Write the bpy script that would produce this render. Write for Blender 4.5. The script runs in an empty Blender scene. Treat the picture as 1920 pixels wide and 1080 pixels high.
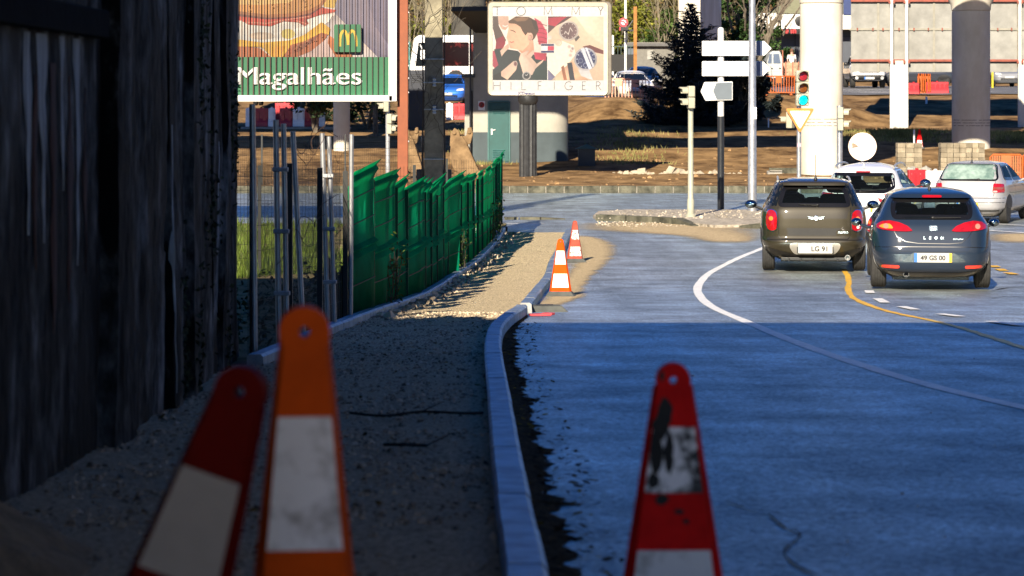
import bpy, bmesh, math, random
from mathutils import Vector, Matrix, noise
random.seed(7)
R = math.radians
scene = bpy.context.scene
C = scene.collection
# ------------------------------------------------------------------ camera, sky, sun, exposure
F = 5000.0; VH = 185.0; ZC = 2.9          # focal length in photo pixels, horizon row, eye height over the far road
cd = bpy.data.cameras.new('camera'); cam = bpy.data.objects.new('camera', cd); C.objects.link(cam)
cam.location = (0, 0, ZC); cam.rotation_euler = (R(90), 0, 0)
cd.sensor_width = 36; cd.lens = F / 1920 * 36; cd.shift_y = -(540 - VH) / 1920
cd.clip_start = .1; cd.clip_end = 3000
cd.dof.use_dof = True; cd.dof.focus_distance = 43; cd.dof.aperture_fstop = 5.2
scene.camera = cam
SUN_EL = R(27); SUN_DX = .25                # shadows fall away from the camera, a little to the right
TAN = math.tan(SUN_EL) * math.hypot(1, SUN_DX)   # drop per metre of Y
w = bpy.data.worlds.new('World'); scene.world = w; w.use_nodes = True
nt = w.node_tree; bg = nt.nodes['Background']
sky = nt.nodes.new('ShaderNodeTexSky'); sky.sky_type = 'NISHITA'; sky.sun_disc = False
sky.sun_elevation = SUN_EL; sky.sun_rotation = math.atan2(-SUN_DX, -1) % (2 * math.pi)
sky.air_density = 1.0; sky.dust_density = .05; sky.ozone_density = 3.5; sky.altitude = 800
hs = nt.nodes.new('ShaderNodeHueSaturation'); hs.inputs['Saturation'].default_value = 1.3
nt.links.new(sky.outputs[0], hs.inputs['Color']); mu = nt.nodes.new('ShaderNodeVectorMath'); mu.operation = 'MULTIPLY'; mu.inputs[1].default_value = (.74, .93, 1.30)
nt.links.new(hs.outputs[0], mu.inputs[0]); nt.links.new(mu.outputs[0], bg.inputs['Color'])
bg.inputs['Strength'].default_value = .038
sl = bpy.data.lights.new('sun', 'SUN'); sl.energy = 5.0; sl.angle = R(.5); sl.color = (1, .87, .68)
so = bpy.data.objects.new('sun', sl); C.objects.link(so)
so.rotation_euler = Vector((SUN_DX, 1, -TAN)).to_track_quat('-Z', 'Y').to_euler()
so.location = (-20, -60, 60)
vs = scene.view_settings; vs.view_transform = 'Standard'; vs.look = 'None'; vs.exposure = 1.25; vs.gamma = 1
scene.cycles.max_bounces = 6; scene.cycles.transparent_max_bounces = 24
scene.cycles.use_denoising = True

# ------------------------------------------------------------------ helpers
def P(u, v, Y): return Vector(((u - 960) * Y / F, Y, ZC - (v - VH) * Y / F))
def tab(t, x):
    if x <= t[0][0]: return t[0][1]
    for (a, b), (c, d) in zip(t, t[1:]):
        if x <= c: return b + (d - b) * (x - a) / (c - a)
    return t[-1][1]
HT = [(-80, 1.0), (-4, 1.0), (33, 2.583), (36, 2.70), (39, 2.80), (42, 2.865), (46, 2.9), (82.2, 2.9)]
ET = [(82.2, .2), (86, .25), (90, .3), (95, .32), (100, .5), (106, 1.05), (112, 1.65), (122, 2.3), (130, 2.9), (139, 3.4), (156, 3.6),
      (166, 4.2), (185, 8.5), (205, 13), (240, 14), (700, 12)]
def bz(Y): return ZC - tab(HT, Y) if Y < 82.2 else tab(ET, Y)
def gz(X, Y):
    z = bz(Y)
    if Y > 82.5:
        a = min(1, (Y - 82.5) / 4) * (1 - min(1, max(0, (Y - 132) / 4)) if Y < 160 else min(1, (Y - 160) / 10) * 4)
        z += a * (.13 * noise.noise(Vector((X * .22, Y * .35, 0))) + .07 * noise.noise(Vector((X * .8, Y * 1.1, 3))))
        d = math.hypot((X - 4.6) / 2.8, (Y - 118) / 4.2)      # heap by the spruce
        if d < 1: z += .95 * (1 - d * d)
        d = math.hypot((X - 13.2) / 3.6, (Y - 121) / 4)
        if d < 1: z += .75 * (1 - d * d)
        if X > 12.5: z -= .38 * math.exp(-((Y - 117) / 4.5) ** 2)
    return z
def G(u, v):                                  # photo pixel -> point on the road surface
    lo, hi = 1.5, 82.0
    for _ in range(50):
        Y = (lo + hi) / 2
        if VH + F * (ZC - bz(Y)) / Y > v: lo = Y
        else: hi = Y
    return Vector(((u - 960) * Y / F, Y, bz(Y)))

MATS = {}
def sock(n, k): return n.inputs[k]
def mat(name, col, rough=.6, metal=0.0, var=.12, scale=5.0, bump=0.0, bscale=80.0, col2=None, spec=.5, coat=0.0, island=0.0, trans=0.0, emit=0.0, stretch=None, detail=6, sheen=0, thr=None):
    if name in MATS: return MATS[name]
    m = bpy.data.materials.new(name); m.use_nodes = True; MATS[name] = m
    t = m.node_tree; b = t.nodes['Principled BSDF']; out = t.nodes['Material Output']
    b.inputs['Roughness'].default_value = rough; b.inputs['Metallic'].default_value = metal
    b.inputs['Specular IOR Level'].default_value = spec; b.inputs['Coat Weight'].default_value = coat; b.inputs['Coat Roughness'].default_value = .04
    tc = t.nodes.new('ShaderNodeTexCoord'); src = tc.outputs['Object']
    if stretch:
        mp = t.nodes.new('ShaderNodeMapping'); mp.inputs['Scale'].default_value = stretch
        t.links.new(src, mp.inputs[0]); src = mp.outputs[0]
    c1 = tuple(max(0, c * (1 - var)) for c in col) + (1,)
    c2 = tuple((col2 or tuple(min(1, c * (1 + var)) for c in col))) + (1,)
    nz = t.nodes.new('ShaderNodeTexNoise'); nz.inputs['Scale'].default_value = scale; nz.inputs['Detail'].default_value = detail; nz.inputs['Roughness'].default_value = .65
    t.links.new(src, nz.inputs['Vector'])
    rp = t.nodes.new('ShaderNodeValToRGB'); e = rp.color_ramp.elements
    lo, hi = thr or (.35, .65)
    e[0].position = lo; e[1].position = hi; e[0].color = c1; e[1].color = c2
    t.links.new(nz.outputs['Fac'], rp.inputs[0]); cout = rp.outputs[0]
    if island:
        ge = t.nodes.new('ShaderNodeNewGeometry'); mr = t.nodes.new('ShaderNodeMapRange')
        mr.inputs['To Min'].default_value = 1 - island; mr.inputs['To Max'].default_value = 1 + island
        t.links.new(ge.outputs['Random Per Island'], mr.inputs['Value'])
        mx = t.nodes.new('ShaderNodeVectorMath'); mx.operation = 'SCALE'
        t.links.new(cout, mx.inputs[0]); t.links.new(mr.outputs[0], mx.inputs['Scale']); cout = mx.outputs[0]
    t.links.new(cout, b.inputs['Base Color'])
    if bump:
        n2 = t.nodes.new('ShaderNodeTexNoise'); n2.inputs['Scale'].default_value = bscale; n2.inputs['Detail'].default_value = 5
        t.links.new(src, n2.inputs['Vector'])
        bp = t.nodes.new('ShaderNodeBump'); bp.inputs['Strength'].default_value = min(1, bump); bp.inputs['Distance'].default_value = .02
        t.links.new(n2.outputs['Fac'], bp.inputs['Height']); t.links.new(bp.outputs[0], b.inputs['Normal'])
    if emit:
        t.links.new(cout, b.inputs['Emission Color']); b.inputs['Emission Strength'].default_value = emit
    if trans:
        tr = t.nodes.new('ShaderNodeBsdfTranslucent'); t.links.new(cout, tr.inputs['Color'])
        ms = t.nodes.new('ShaderNodeMixShader'); ms.inputs[0].default_value = trans
        t.links.new(b.outputs[0], ms.inputs[1]); t.links.new(tr.outputs[0], ms.inputs[2]); t.links.new(ms.outputs[0], out.inputs[0])
    return m
def glass(name, tint, k):                     # thin tinted pane
    if name in MATS: return MATS[name]
    m = bpy.data.materials.new(name); m.use_nodes = True; MATS[name] = m; t = m.node_tree
    out = t.nodes['Material Output']; b = t.nodes['Principled BSDF']; b.inputs['Base Color'].default_value = (.01, .012, .014, 1); b.inputs['Roughness'].default_value = .03
    tr = t.nodes.new('ShaderNodeBsdfTransparent'); tr.inputs[0].default_value = tint + (1,)
    ms = t.nodes.new('ShaderNodeMixShader'); ms.inputs[0].default_value = k
    t.links.new(tr.outputs[0], ms.inputs[1]); t.links.new(b.outputs[0], ms.inputs[2]); t.links.new(ms.outputs[0], out.inputs[0])
    return m

class MB:
    def __init__(s): s.v = []; s.f = []; s.c = []; s.fc = []
    def add(s, vs, fs, col=None):
        o = len(s.v); s.v += [tuple(p) for p in vs]; s.f += [tuple(i + o for i in f) for f in fs]
        s.fc += [col] * len(fs); return s
    def box(s, c, d, M=None):
        x, y, z = d[0] / 2, d[1] / 2, d[2] / 2
        vs = [Vector((a * x, b * y, e * z)) for a in (-1, 1) for b in (-1, 1) for e in (-1, 1)]
        vs = [(M @ p if M else p) + Vector(c) for p in vs]
        return s.add(vs, [(0, 1, 3, 2), (4, 6, 7, 5), (0, 4, 5, 1), (2, 3, 7, 6), (0, 2, 6, 4), (1, 5, 7, 3)])
    def tube(s, pts, r, n=8, cap=True):
        pts = [Vector(p) for p in pts]; k = len(pts)
        rs = r if isinstance(r, (list, tuple)) else [r] * k
        vs = []; fs = []
        for i, p in enumerate(pts):
            d = (pts[min(i + 1, k - 1)] - pts[max(i - 1, 0)]).normalized()
            a = d.orthogonal().normalized() if i == 0 else (a - d * a.dot(d)).normalized()
            b = d.cross(a)
            for j in range(n):
                t = 2 * math.pi * j / n; vs.append(p + (a * math.cos(t) + b * math.sin(t)) * rs[i])
        for i in range(k - 1):
            for j in range(n):
                fs.append((i * n + j, i * n + (j + 1) % n, (i + 1) * n + (j + 1) % n, (i + 1) * n + j))
        if cap: fs.append(tuple(range(n))[::-1]); fs.append(tuple(range((k - 1) * n, k * n)))
        return s.add(vs, fs)
    def lathe(s, prof, n=24, c=(0, 0, 0), M=None, a0=0, a1=2 * math.pi):
        vs = []; fs = []; full = abs(a1 - a0 - 2 * math.pi) < 1e-6; m = n if full else n + 1
        for r, z in prof:
            for j in range(m):
                t = a0 + (a1 - a0) * j / n; p = Vector((r * math.cos(t), r * math.sin(t), z))
                vs.append((M @ p if M else p) + Vector(c))
        for i in range(len(prof) - 1):
            for j in range(n):
                k = (j + 1) % m; fs.append((i * m + j, i * m + k, (i + 1) * m + k, (i + 1) * m + j))
        if full:
            if prof[0][0] > 1e-5: fs.append(tuple(range(m))[::-1])
            if prof[-1][0] > 1e-5: fs.append(tuple(range((len(prof) - 1) * m, len(prof) * m)))
        return s.add(vs, fs)
    def prism(s, poly, d0, d1, ax='y', M=None, c=(0, 0, 0)):
        mp = {'y': lambda a, b, d: Vector((a, d, b)), 'x': lambda a, b, d: Vector((d, a, b)), 'z': lambda a, b, d: Vector((a, b, d))}[ax]
        n = len(poly)
        vs = [mp(a, b, d0) for a, b in poly] + [mp(a, b, d1) for a, b in poly]
        vs = [(M @ p if M else p) + Vector(c) for p in vs]
        fs = [tuple(range(n)), tuple(range(n, 2 * n))[::-1]] + [(i, i + n, (i + 1) % n + n, (i + 1) % n) for i in range(n)]
        return s.add(vs, fs)
    def ell(s, c, r, nu=14, nv=9, M=None):
        prof = [(math.sin(math.pi * i / nv), -math.cos(math.pi * i / nv)) for i in range(nv + 1)]
        vs = []; fs = []
        for q, z in prof:
            for j in range(nu):
                t = 2 * math.pi * j / nu; p = Vector((q * math.cos(t) * r[0], q * math.sin(t) * r[1], z * r[2]))
                vs.append((M @ p if M else p) + Vector(c))
        for i in range(nv):
            for j in range(nu):
                fs.append((i * nu + j, i * nu + (j + 1) % nu, (i + 1) * nu + (j + 1) % nu, (i + 1) * nu + j))
        return s.add(vs, fs)
    def text(s, body, size, c=(0, 0, 0), off=0, ext=.002, fit=None, back=False, align='CENTER', M=None):
        cu = bpy.data.curves.new('t', 'FONT'); cu.body = body; cu.size = size; cu.offset = off; cu.extrude = ext; cu.align_x = align; cu.resolution_u = 4
        o = bpy.data.objects.new('t', cu); C.objects.link(o); bpy.context.view_layer.update()
        me = bpy.data.meshes.new_from_object(o.evaluated_get(bpy.context.evaluated_depsgraph_get()))
        xs = [p.co.x for p in me.vertices]; k = (fit / (max(xs) - min(xs))) if fit and xs else 1
        sg = -1 if back else 1
        vs = [Vector((sg * p.co.x * k, -sg * p.co.z, p.co.y)) for p in me.vertices]
        s.add([(M @ p if M else p) + Vector(c) for p in vs], [tuple(p.vertices) for p in me.polygons])
        bpy.data.objects.remove(o); bpy.data.curves.remove(cu); bpy.data.meshes.remove(me); return s
    def build(s, name, m, parent=None, smooth=True, bevel=0, fix=True, label=None, ang=35, loc=None):
        me = bpy.data.meshes.new(name); me.from_pydata(s.v, [], s.f)
        if fix:
            bm = bmesh.new(); bm.from_mesh(me); bmesh.ops.recalc_face_normals(bm, faces=bm.faces); bm.to_mesh(me); bm.free()
        if smooth:
            me.polygons.foreach_set('use_smooth', [True] * len(me.polygons)); me.set_sharp_from_angle(angle=R(ang))
        if any(s.fc):
            a = me.color_attributes.new('Col', 'FLOAT_COLOR', 'CORNER'); i = 0
            dat = []
            for p, c in zip(me.polygons, s.fc):
                if isinstance(c, list):
                    for q in c: dat += list(q) + [1]
                else: dat += list((c or (.5, .5, .5)) + (1,)) * p.loop_total
            a.data.foreach_set('color', dat)
        me.materials.append(m)
        o = bpy.data.objects.new(name, me); C.objects.link(o); o.parent = parent
        if loc is not None: o.location = loc
        if bevel:
            b = o.modifiers.new('bevel', 'BEVEL'); b.width = bevel; b.segments = 2; b.limit_method = 'ANGLE'; b.angle_limit = R(40); b.harden_normals = False
        if label: o['label'] = label
        return o
def thing(name, label, cat, loc=(0, 0, 0), rz=0, group=None, rot=None):
    o = bpy.data.objects.new(name, None); C.objects.link(o); o.empty_display_size = .3
    o.location = loc; o.rotation_euler = rot or (0, 0, rz); o['label'] = label; o['category'] = cat
    if group: o['group'] = group
    return o
def tag(o, label, cat, group=None):
    o['label'] = label; o['category'] = cat
    if group: o['group'] = group
    return o
def struct(o, kind='structure', label=None):
    o['kind'] = kind
    if label: o['label'] = label
    return o
def dup(o, loc, rz=None, label=None):
    r = o.copy(); C.objects.link(r); r.location = loc
    if rz is not None: r.rotation_euler = (0, 0, rz)
    if label: r['label'] = label
    for ch in list(o.children):
        c = ch.copy(); C.objects.link(c); c.parent = r
        for g in list(ch.children):
            d = g.copy(); C.objects.link(d); d.parent = c
    return r
def circ(cx, cy, r, n=20, ry=None): return [(cx + r * math.cos(2 * math.pi * i / n), cy + (ry or r) * math.sin(2 * math.pi * i / n)) for i in range(n)]
def rrect(x0, y0, x1, y1, r, n=4):
    p = []
    for cx, cy, a in ((x1 - r, y1 - r, 0), (x0 + r, y1 - r, 90), (x0 + r, y0 + r, 180), (x1 - r, y0 + r, 270)):
        p += [(cx + r * math.cos(R(a + 90 * i / n)), cy + r * math.sin(R(a + 90 * i / n))) for i in range(n + 1)]
    return p
def stroke(pts, wd):                          # thick 2D polyline -> quads
    q = []
    for (a, b), (c, d) in zip(pts, pts[1:]):
        L = math.hypot(c - a, d - b) or 1; nx, ny = -(d - b) / L * wd / 2, (c - a) / L * wd / 2
        ex, ey = (c - a) / L * wd * .3, (d - b) / L * wd * .3
        q.append([(a + nx - ex, b + ny - ey), (c + nx + ex, d + ny + ey), (c - nx + ex, d - ny + ey), (a - nx - ex, b - ny - ey)])
    return q
def attr_mat(name, rough=.5, coat=0, var=.08):   # print colours come from the mesh
    if name in MATS: return MATS[name]
    m = bpy.data.materials.new(name); m.use_nodes = True; MATS[name] = m; t = m.node_tree; b = t.nodes['Principled BSDF']
    a = t.nodes.new('ShaderNodeVertexColor'); a.layer_name = 'Col'
    nz = t.nodes.new('ShaderNodeTexNoise'); nz.inputs['Scale'].default_value = 9; nz.inputs['Detail'].default_value = 8
    mr = t.nodes.new('ShaderNodeMapRange'); mr.inputs['To Min'].default_value = 1 - var; mr.inputs['To Max'].default_value = 1 + var
    mx = t.nodes.new('ShaderNodeVectorMath'); mx.operation = 'SCALE'
    tc = t.nodes.new('ShaderNodeTexCoord'); t.links.new(tc.outputs['Object'], nz.inputs['Vector'])
    t.links.new(nz.outputs['Fac'], mr.inputs['Value']); t.links.new(a.outputs['Color'], mx.inputs[0]); t.links.new(mr.outputs[0], mx.inputs['Scale'])
    t.links.new(mx.outputs[0], b.inputs['Base Color']); b.inputs['Roughness'].default_value = rough; b.inputs['Coat Weight'].default_value = coat
    return m
def srgb(r, g, b):
    f = lambda c: (c / 255 / 12.92) if c < 10 else ((c / 255 + .055) / 1.055) ** 2.4
    return (f(r), f(g), f(b))
DIM = .30
class Art:                                     # flat print traced in photo pixels, layered on a board at distance Y
    def __init__(s, u0, v0, k): s.u0, s.v0, s.k = u0, v0, k; s.m = MB(); s.n = 0; s.st = .0012
    def pt(s, u, v): return ((u - s.u0) * s.k, (s.v0 - v) * s.k)
    def poly(s, pts, rgb, dim=DIM, same=False):
        s.n += 0 if same else 1; d = -s.st * s.n; c = tuple(x * dim for x in srgb(*rgb))
        q = [s.pt(*p) for p in pts]
        cs = []
        for a, b in q:
            f = 1 + .55 * noise.noise(Vector((a * 2.3, b * 2.3, s.n * .7))) + .3 * noise.noise(Vector((a * 7, b * 7, s.n))); h = .10 * noise.noise(Vector((a * 3, b * 3, s.n + 50)))
            cs.append(tuple(max(0, min(1, x * f * (1 + h * e))) for x, e in zip(c, (1, 0, -1))))
        s.m.add([(a, d, b) for a, b in q], [tuple(range(len(q)))]); s.m.fc[-1] = cs; return s
    def strokes(s, pts, wd, rgb, dim=DIM):
        s.n += 1; q = [Vector(p) for p in pts]; L = []
        closed = (q[0] - q[-1]).length < 1e-4
        for i, p in enumerate(q):
            a = q[i - 1] if i else (q[-2] if closed else None); b = q[i + 1] if i < len(q) - 1 else (q[1] if closed else None)
            e0 = (p - a).normalized() if a is not None else (b - p).normalized(); e1 = (b - p).normalized() if b is not None else e0
            nr = Vector((-e0.y - e1.y, e0.x + e1.x)); nr = nr.normalized() if nr.length > 1e-6 else Vector((-e0.y, e0.x))
            c = max(.5, nr.dot(Vector((-e0.y, e0.x)))); L.append((p + nr * wd / 2 / c, p - nr * wd / 2 / c))
        d = -s.st * s.n; c = tuple(x * dim for x in srgb(*rgb)); vs = [(s.pt(*w)[0], d, s.pt(*w)[1]) for pr in L for w in pr]
        s.m.add(vs, [(2 * i, 2 * i + 2, 2 * i + 3, 2 * i + 1) for i in range(len(L) - 1)], c)
        return s
# ------------------------------------------------------------------ materials of the setting
asphalt = mat('asphalt', (.30, .268, .21), rough=.30, var=.25, scale=1.1, bump=.6, bscale=70, col2=(.36, .322, .25), spec=0.0)
def grain(m, sc, lo, hi, st=None):            # fine aggregate speckle over the base colour
    t = m.node_tree; b = t.nodes['Principled BSDF']; l = b.inputs['Base Color'].links[0]; src = l.from_socket
    tc = t.nodes.new('ShaderNodeTexCoord'); n = t.nodes.new('ShaderNodeTexNoise'); n.inputs['Scale'].default_value = sc; n.inputs['Detail'].default_value = 3; n.inputs['Roughness'].default_value = .8
    if st: mp = t.nodes.new('ShaderNodeMapping'); mp.inputs['Scale'].default_value = st; t.links.new(tc.outputs['Object'], mp.inputs[0])
    mr = t.nodes.new('ShaderNodeMapRange'); mr.inputs['From Min'].default_value = .3; mr.inputs['From Max'].default_value = .7; mr.inputs['To Min'].default_value = lo; mr.inputs['To Max'].default_value = hi
    mx = t.nodes.new('ShaderNodeVectorMath'); mx.operation = 'SCALE'
    t.links.new(mp.outputs[0] if st else tc.outputs['Object'], n.inputs['Vector']); t.links.new(n.outputs['Fac'], mr.inputs['Value']); t.links.new(src, mx.inputs[0]); t.links.new(mr.outputs[0], mx.inputs['Scale']); t.links.new(mx.outputs[0], b.inputs['Base Color'])
grain(asphalt, 30, .45, 1.55); grain(asphalt, .5, .82, 1.18); grain(asphalt, 1, .85, 1.15, (1.6, .10, 1)); grain(asphalt, 160, .5, 1.5)
def sky_tint_gloss(m, tint, rough, ior, k=4):          # blue skylight painted into the gloss at low angles
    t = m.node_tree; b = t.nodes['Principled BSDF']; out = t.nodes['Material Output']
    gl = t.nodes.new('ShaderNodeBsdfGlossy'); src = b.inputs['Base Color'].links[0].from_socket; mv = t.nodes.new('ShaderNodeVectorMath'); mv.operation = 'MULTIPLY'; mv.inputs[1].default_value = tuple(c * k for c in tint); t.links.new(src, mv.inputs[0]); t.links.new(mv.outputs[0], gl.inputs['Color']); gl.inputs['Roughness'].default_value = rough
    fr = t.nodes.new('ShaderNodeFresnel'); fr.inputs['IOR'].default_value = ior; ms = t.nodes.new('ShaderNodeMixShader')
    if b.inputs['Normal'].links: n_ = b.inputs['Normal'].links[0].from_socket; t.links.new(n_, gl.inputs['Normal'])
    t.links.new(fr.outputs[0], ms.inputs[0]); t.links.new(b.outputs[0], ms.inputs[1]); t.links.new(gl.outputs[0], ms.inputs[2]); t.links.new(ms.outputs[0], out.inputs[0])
sky_tint_gloss(asphalt, (.46, .68, .97), .40, 1.23, 3.8)
asphalt_far = mat('asphalt_far', (.12, .12, .125), rough=.7, var=.15, scale=.8, bump=.2, bscale=60)
earth = mat('earth', (.10, .055, .024), rough=.95, var=.35, scale=.9, bump=.9, bscale=7, col2=(.31, .195, .09), detail=12, spec=.1)
gravel = mat('gravel', (.46, .36, .225), rough=.95, var=.5, scale=38, bump=1, bscale=110, col2=(.76, .62, .40), detail=8, spec=.15)
verge_m = mat('verge', (.10, .11, .035), rough=.95, var=.4, scale=2.2, bump=.6, bscale=30, col2=(.22, .17, .09), spec=.1)
kerb_m = mat('kerb_concrete', (.27, .27, .27), rough=.45, var=.2, scale=7, bump=.2, bscale=90, col2=(.37, .37, .36), spec=.9)
kerb_m.node_tree.nodes['Principled BSDF'].inputs['Specular Tint'].default_value = (.25, .6, 1, 1)  # blue tint stands in for sky colour on the kerb
kerb_old = mat('kerb_mossy', (.04, .042, .028), rough=.9, var=.4, scale=3, bump=.4, bscale=40, col2=(.13, .125, .09))
cobble_m = mat('cobble', (.30, .26, .20), rough=.85, var=.5, scale=9, bump=1, bscale=9, col2=(.50, .44, .35), detail=3)
white_paint = mat('white_paint', (.84, .85, .86), rough=.45, spec=.6, var=.3, scale=9, bump=.2, bscale=140, col2=(.88, .88, .86))
yellow_paint = mat('yellow_paint', (.62, .36, .03), rough=.6, var=.25, scale=7, bump=.2, bscale=140)
yellow_worn = mat('yellow_worn', (.58, .40, .06), rough=.4, var=.3, scale=12, bump=.2, bscale=140, col2=(.72, .48, .05), spec=.2)
concrete = mat('concrete', (.26, .25, .22), rough=.85, var=.14, scale=2.2, bump=.15, bscale=40, col2=(.34, .325, .29))
white_wall = mat('white_render', (.34, .325, .28), rough=.85, var=.1, scale=1.5, bump=.12, bscale=30)
sky_tint_gloss(kerb_m, (.5, .74, 1.0), .45, 1.3, 1.9)
for q in (kerb_m,): q.node_tree.nodes['Principled BSDF'].inputs['Specular IOR Level'].default_value = .1
litter_m = mat('leaf_litter', (.008, .007, .006), rough=.95, var=.6, scale=25, bump=1, bscale=60, col2=(.10, .07, .038), spec=.03)
crack_m = mat('crack', (.012, .012, .012), rough=.6)

def scatter_mat(name, col, col2, sc, lo, hi):
    m = mat(name, col, rough=.95, var=.3, scale=30, col2=col2, bump=.5, bscale=120, spec=.1)
    t = m.node_tree; out = t.nodes['Material Output']; b = t.nodes['Principled BSDF']
    tc = t.nodes.new('ShaderNodeTexCoord'); n = t.nodes.new('ShaderNodeTexNoise'); n.inputs['Scale'].default_value = sc; n.inputs['Detail'].default_value = 9; n.inputs['Roughness'].default_value = .75
    mr = t.nodes.new('ShaderNodeMapRange'); mr.inputs['From Min'].default_value = lo; mr.inputs['From Max'].default_value = hi
    tr = t.nodes.new('ShaderNodeBsdfTransparent'); ms = t.nodes.new('ShaderNodeMixShader')
    vc = t.nodes.new('ShaderNodeVertexColor'); vc.layer_name = 'Col'; sp = t.nodes.new('ShaderNodeSeparateColor'); t.links.new(vc.outputs[0], sp.inputs[0])
    ad = t.nodes.new('ShaderNodeMath'); ad.operation = 'ADD'; ad.inputs[1].default_value = -.62; a2 = t.nodes.new('ShaderNodeMath'); a2.operation = 'ADD'; t.links.new(sp.outputs[0], ad.inputs[0]); t.links.new(ad.outputs[0], a2.inputs[1])
    t.links.new(tc.outputs['Object'], n.inputs['Vector']); t.links.new(n.outputs['Fac'], a2.inputs[0]); t.links.new(a2.outputs[0], mr.inputs['Value']); t.links.new(mr.outputs[0], ms.inputs[0])
    t.links.new(tr.outputs[0], ms.inputs[1]); t.links.new(b.outputs[0], ms.inputs[2]); t.links.new(ms.outputs[0], out.inputs[0])
    return m
sand_m = scatter_mat('spilled_sand', (.38, .29, .17), (.58, .46, .29), 6, .02, .85)

# ------------------------------------------------------------------ ground sheet
KR1 = [(2, .06), (7.6, -.02), (10.4, -.073), (14.4, -.127), (18.6, -.186), (21.7, -.226), (24.8, -.225), (27.4, -.137), (30.4, .05)]
KR2 = [(31.2, .085), (33.7, .17), (38, .33), (41.5, .5), (45.6, .62), (49.6, .82), (54.5, 1.04), (57.2, 1.17)]
KL = [(19.6, -1.85), (20.2, -1.81), (24.6, -1.67), (28.6, -1.49), (34.8, -1.11), (40.9, -.9), (46.3, -.555), (52.5, -.26), (57.5, -.14), (62, -.05)]
def smooth_tab(t, y):
    return (tab(t, y - .8) + tab(t, y - .3) + tab(t, y) + tab(t, y + .3) + tab(t, y + .8)) / 5
def kr(Y): return smooth_tab(KR1, Y) if Y < 30.8 else smooth_tab(KR2, Y)
def kl(Y): return smooth_tab(KL, Y)
def frange(a, b, s):
    n = max(1, round((b - a) / s)); return [a + (b - a) * i / n for i in range(n + 1)]
xs = [-400, -200, -100, -60] + frange(-44, 48, .75) + [60, 100, 200, 400]
ys = [-80, -40, -20, -4] + frange(2, 80, 3) + [82.1, 82.3] + frange(82.8, 135, .5) + frange(137, 210, 3) + [240, 300, 450, 700, 1200]
m = MB(); nx = len(xs)
vs = [(x, y, (bz(y) - .1) if y < 82.2 else gz(x, y)) for y in ys for x in xs]
m.add(vs, [(j * nx + i, j * nx + i + 1, (j + 1) * nx + i + 1, (j + 1) * nx + i) for j in range(len(ys) - 1) for i in range(nx - 1)])
g = struct(m.build('ground', earth, fix=False), label='bare brown earth of the building site rising to the wooded slope')
# road: near carriageway and the crossing road
def strip(name, rows, m_, label=None, kind='structure'):     # rows (Y, xl, xr, z)
    b = MB(); vs = []; fs = []
    for y, a, c, z in rows: vs += [(a, y, z), (c, y, z)]
    for i in range(len(rows) - 1): fs.append((2 * i, 2 * i + 1, 2 * i + 3, 2 * i + 2))
    b.add(vs, fs); return struct(b.build(name, m_, fix=False), kind, label)
rows = [(y, kr(y) + .1, 60, bz(y)) for y in frange(-40, 57, .5)] + [(57.4, .9, 60, bz(57.4)), (58.2, -.1, 60, bz(58)), (60.4, -.1, 60, bz(60)), (61.6, -60, 60, 0)] + [(y, -60, 60, 0) for y in (66, 74, 81.95)]
strip('road', rows, asphalt, 'grey asphalt road curving right to the crossing')
# far road on the rise
b = MB(); yy = frange(133.2, 152, .6); xx = frange(13.4, 46, 2)
b.add([(x, y, gz(x, y) + .06) for y in yy for x in xx], [(j * len(xx) + i, j * len(xx) + i + 1, (j + 1) * len(xx) + i + 1, (j + 1) * len(xx) + i) for j in range(len(yy) - 1) for i in range(len(xx) - 1)])
struct(b.build('far_road', asphalt_far, fix=False), label='pale asphalt road behind the steel hoarding')
b = MB()
for x0, x1, y in ((14, 20, 136.2), (15, 30, 134.3), (20, 34, 143)):
    q = frange(x0, x1, 1); b.add([(x, y + d, gz(x, y + d) + .09) for x in q for d in (0, .25)], [(2 * i, 2 * i + 2, 2 * i + 3, 2 * i + 1) for i in range(len(q) - 1)])
struct(b.build('far_road_marking', white_paint, fix=False))
# pavement under construction
b = MB(); vs = []; fs = []; rws = frange(-6, 57, .12); nc = 9
for y in rws:
    a = -2.35 if y < 19.7 else kl(y) - .05; c = kr(y) + .05
    for i in range(nc):
        x = a + (c - a) * i / (nc - 1)
        vs.append((x, y, bz(y) + .045 + .022 * noise.noise(Vector((x * 2.2, y * 1.6, 5))) + (.012 * noise.noise(Vector((x * 9, y * 7, 1))) if 0 < i < nc - 1 else 0) - (.03 if 20.0 < y < 21.6 else 0)))
for j in range(len(rws) - 1):
    for i in range(nc - 1): fs.append((j * nc + i, j * nc + i + 1, (j + 1) * nc + i + 1, (j + 1) * nc + i))
b.add(vs, fs); struct(b.build('pavement', gravel, fix=False), label='unpaved pavement bed of sandy gravel between two kerbs')
rows = [(y, -60, -2.2 if y < 19.6 else kl(y) - .06, bz(y) + .03) for y in frange(-30, 61.4, .7)]
strip('verge', rows, verge_m, 'rough grassy verge left of the green fence')

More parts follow.
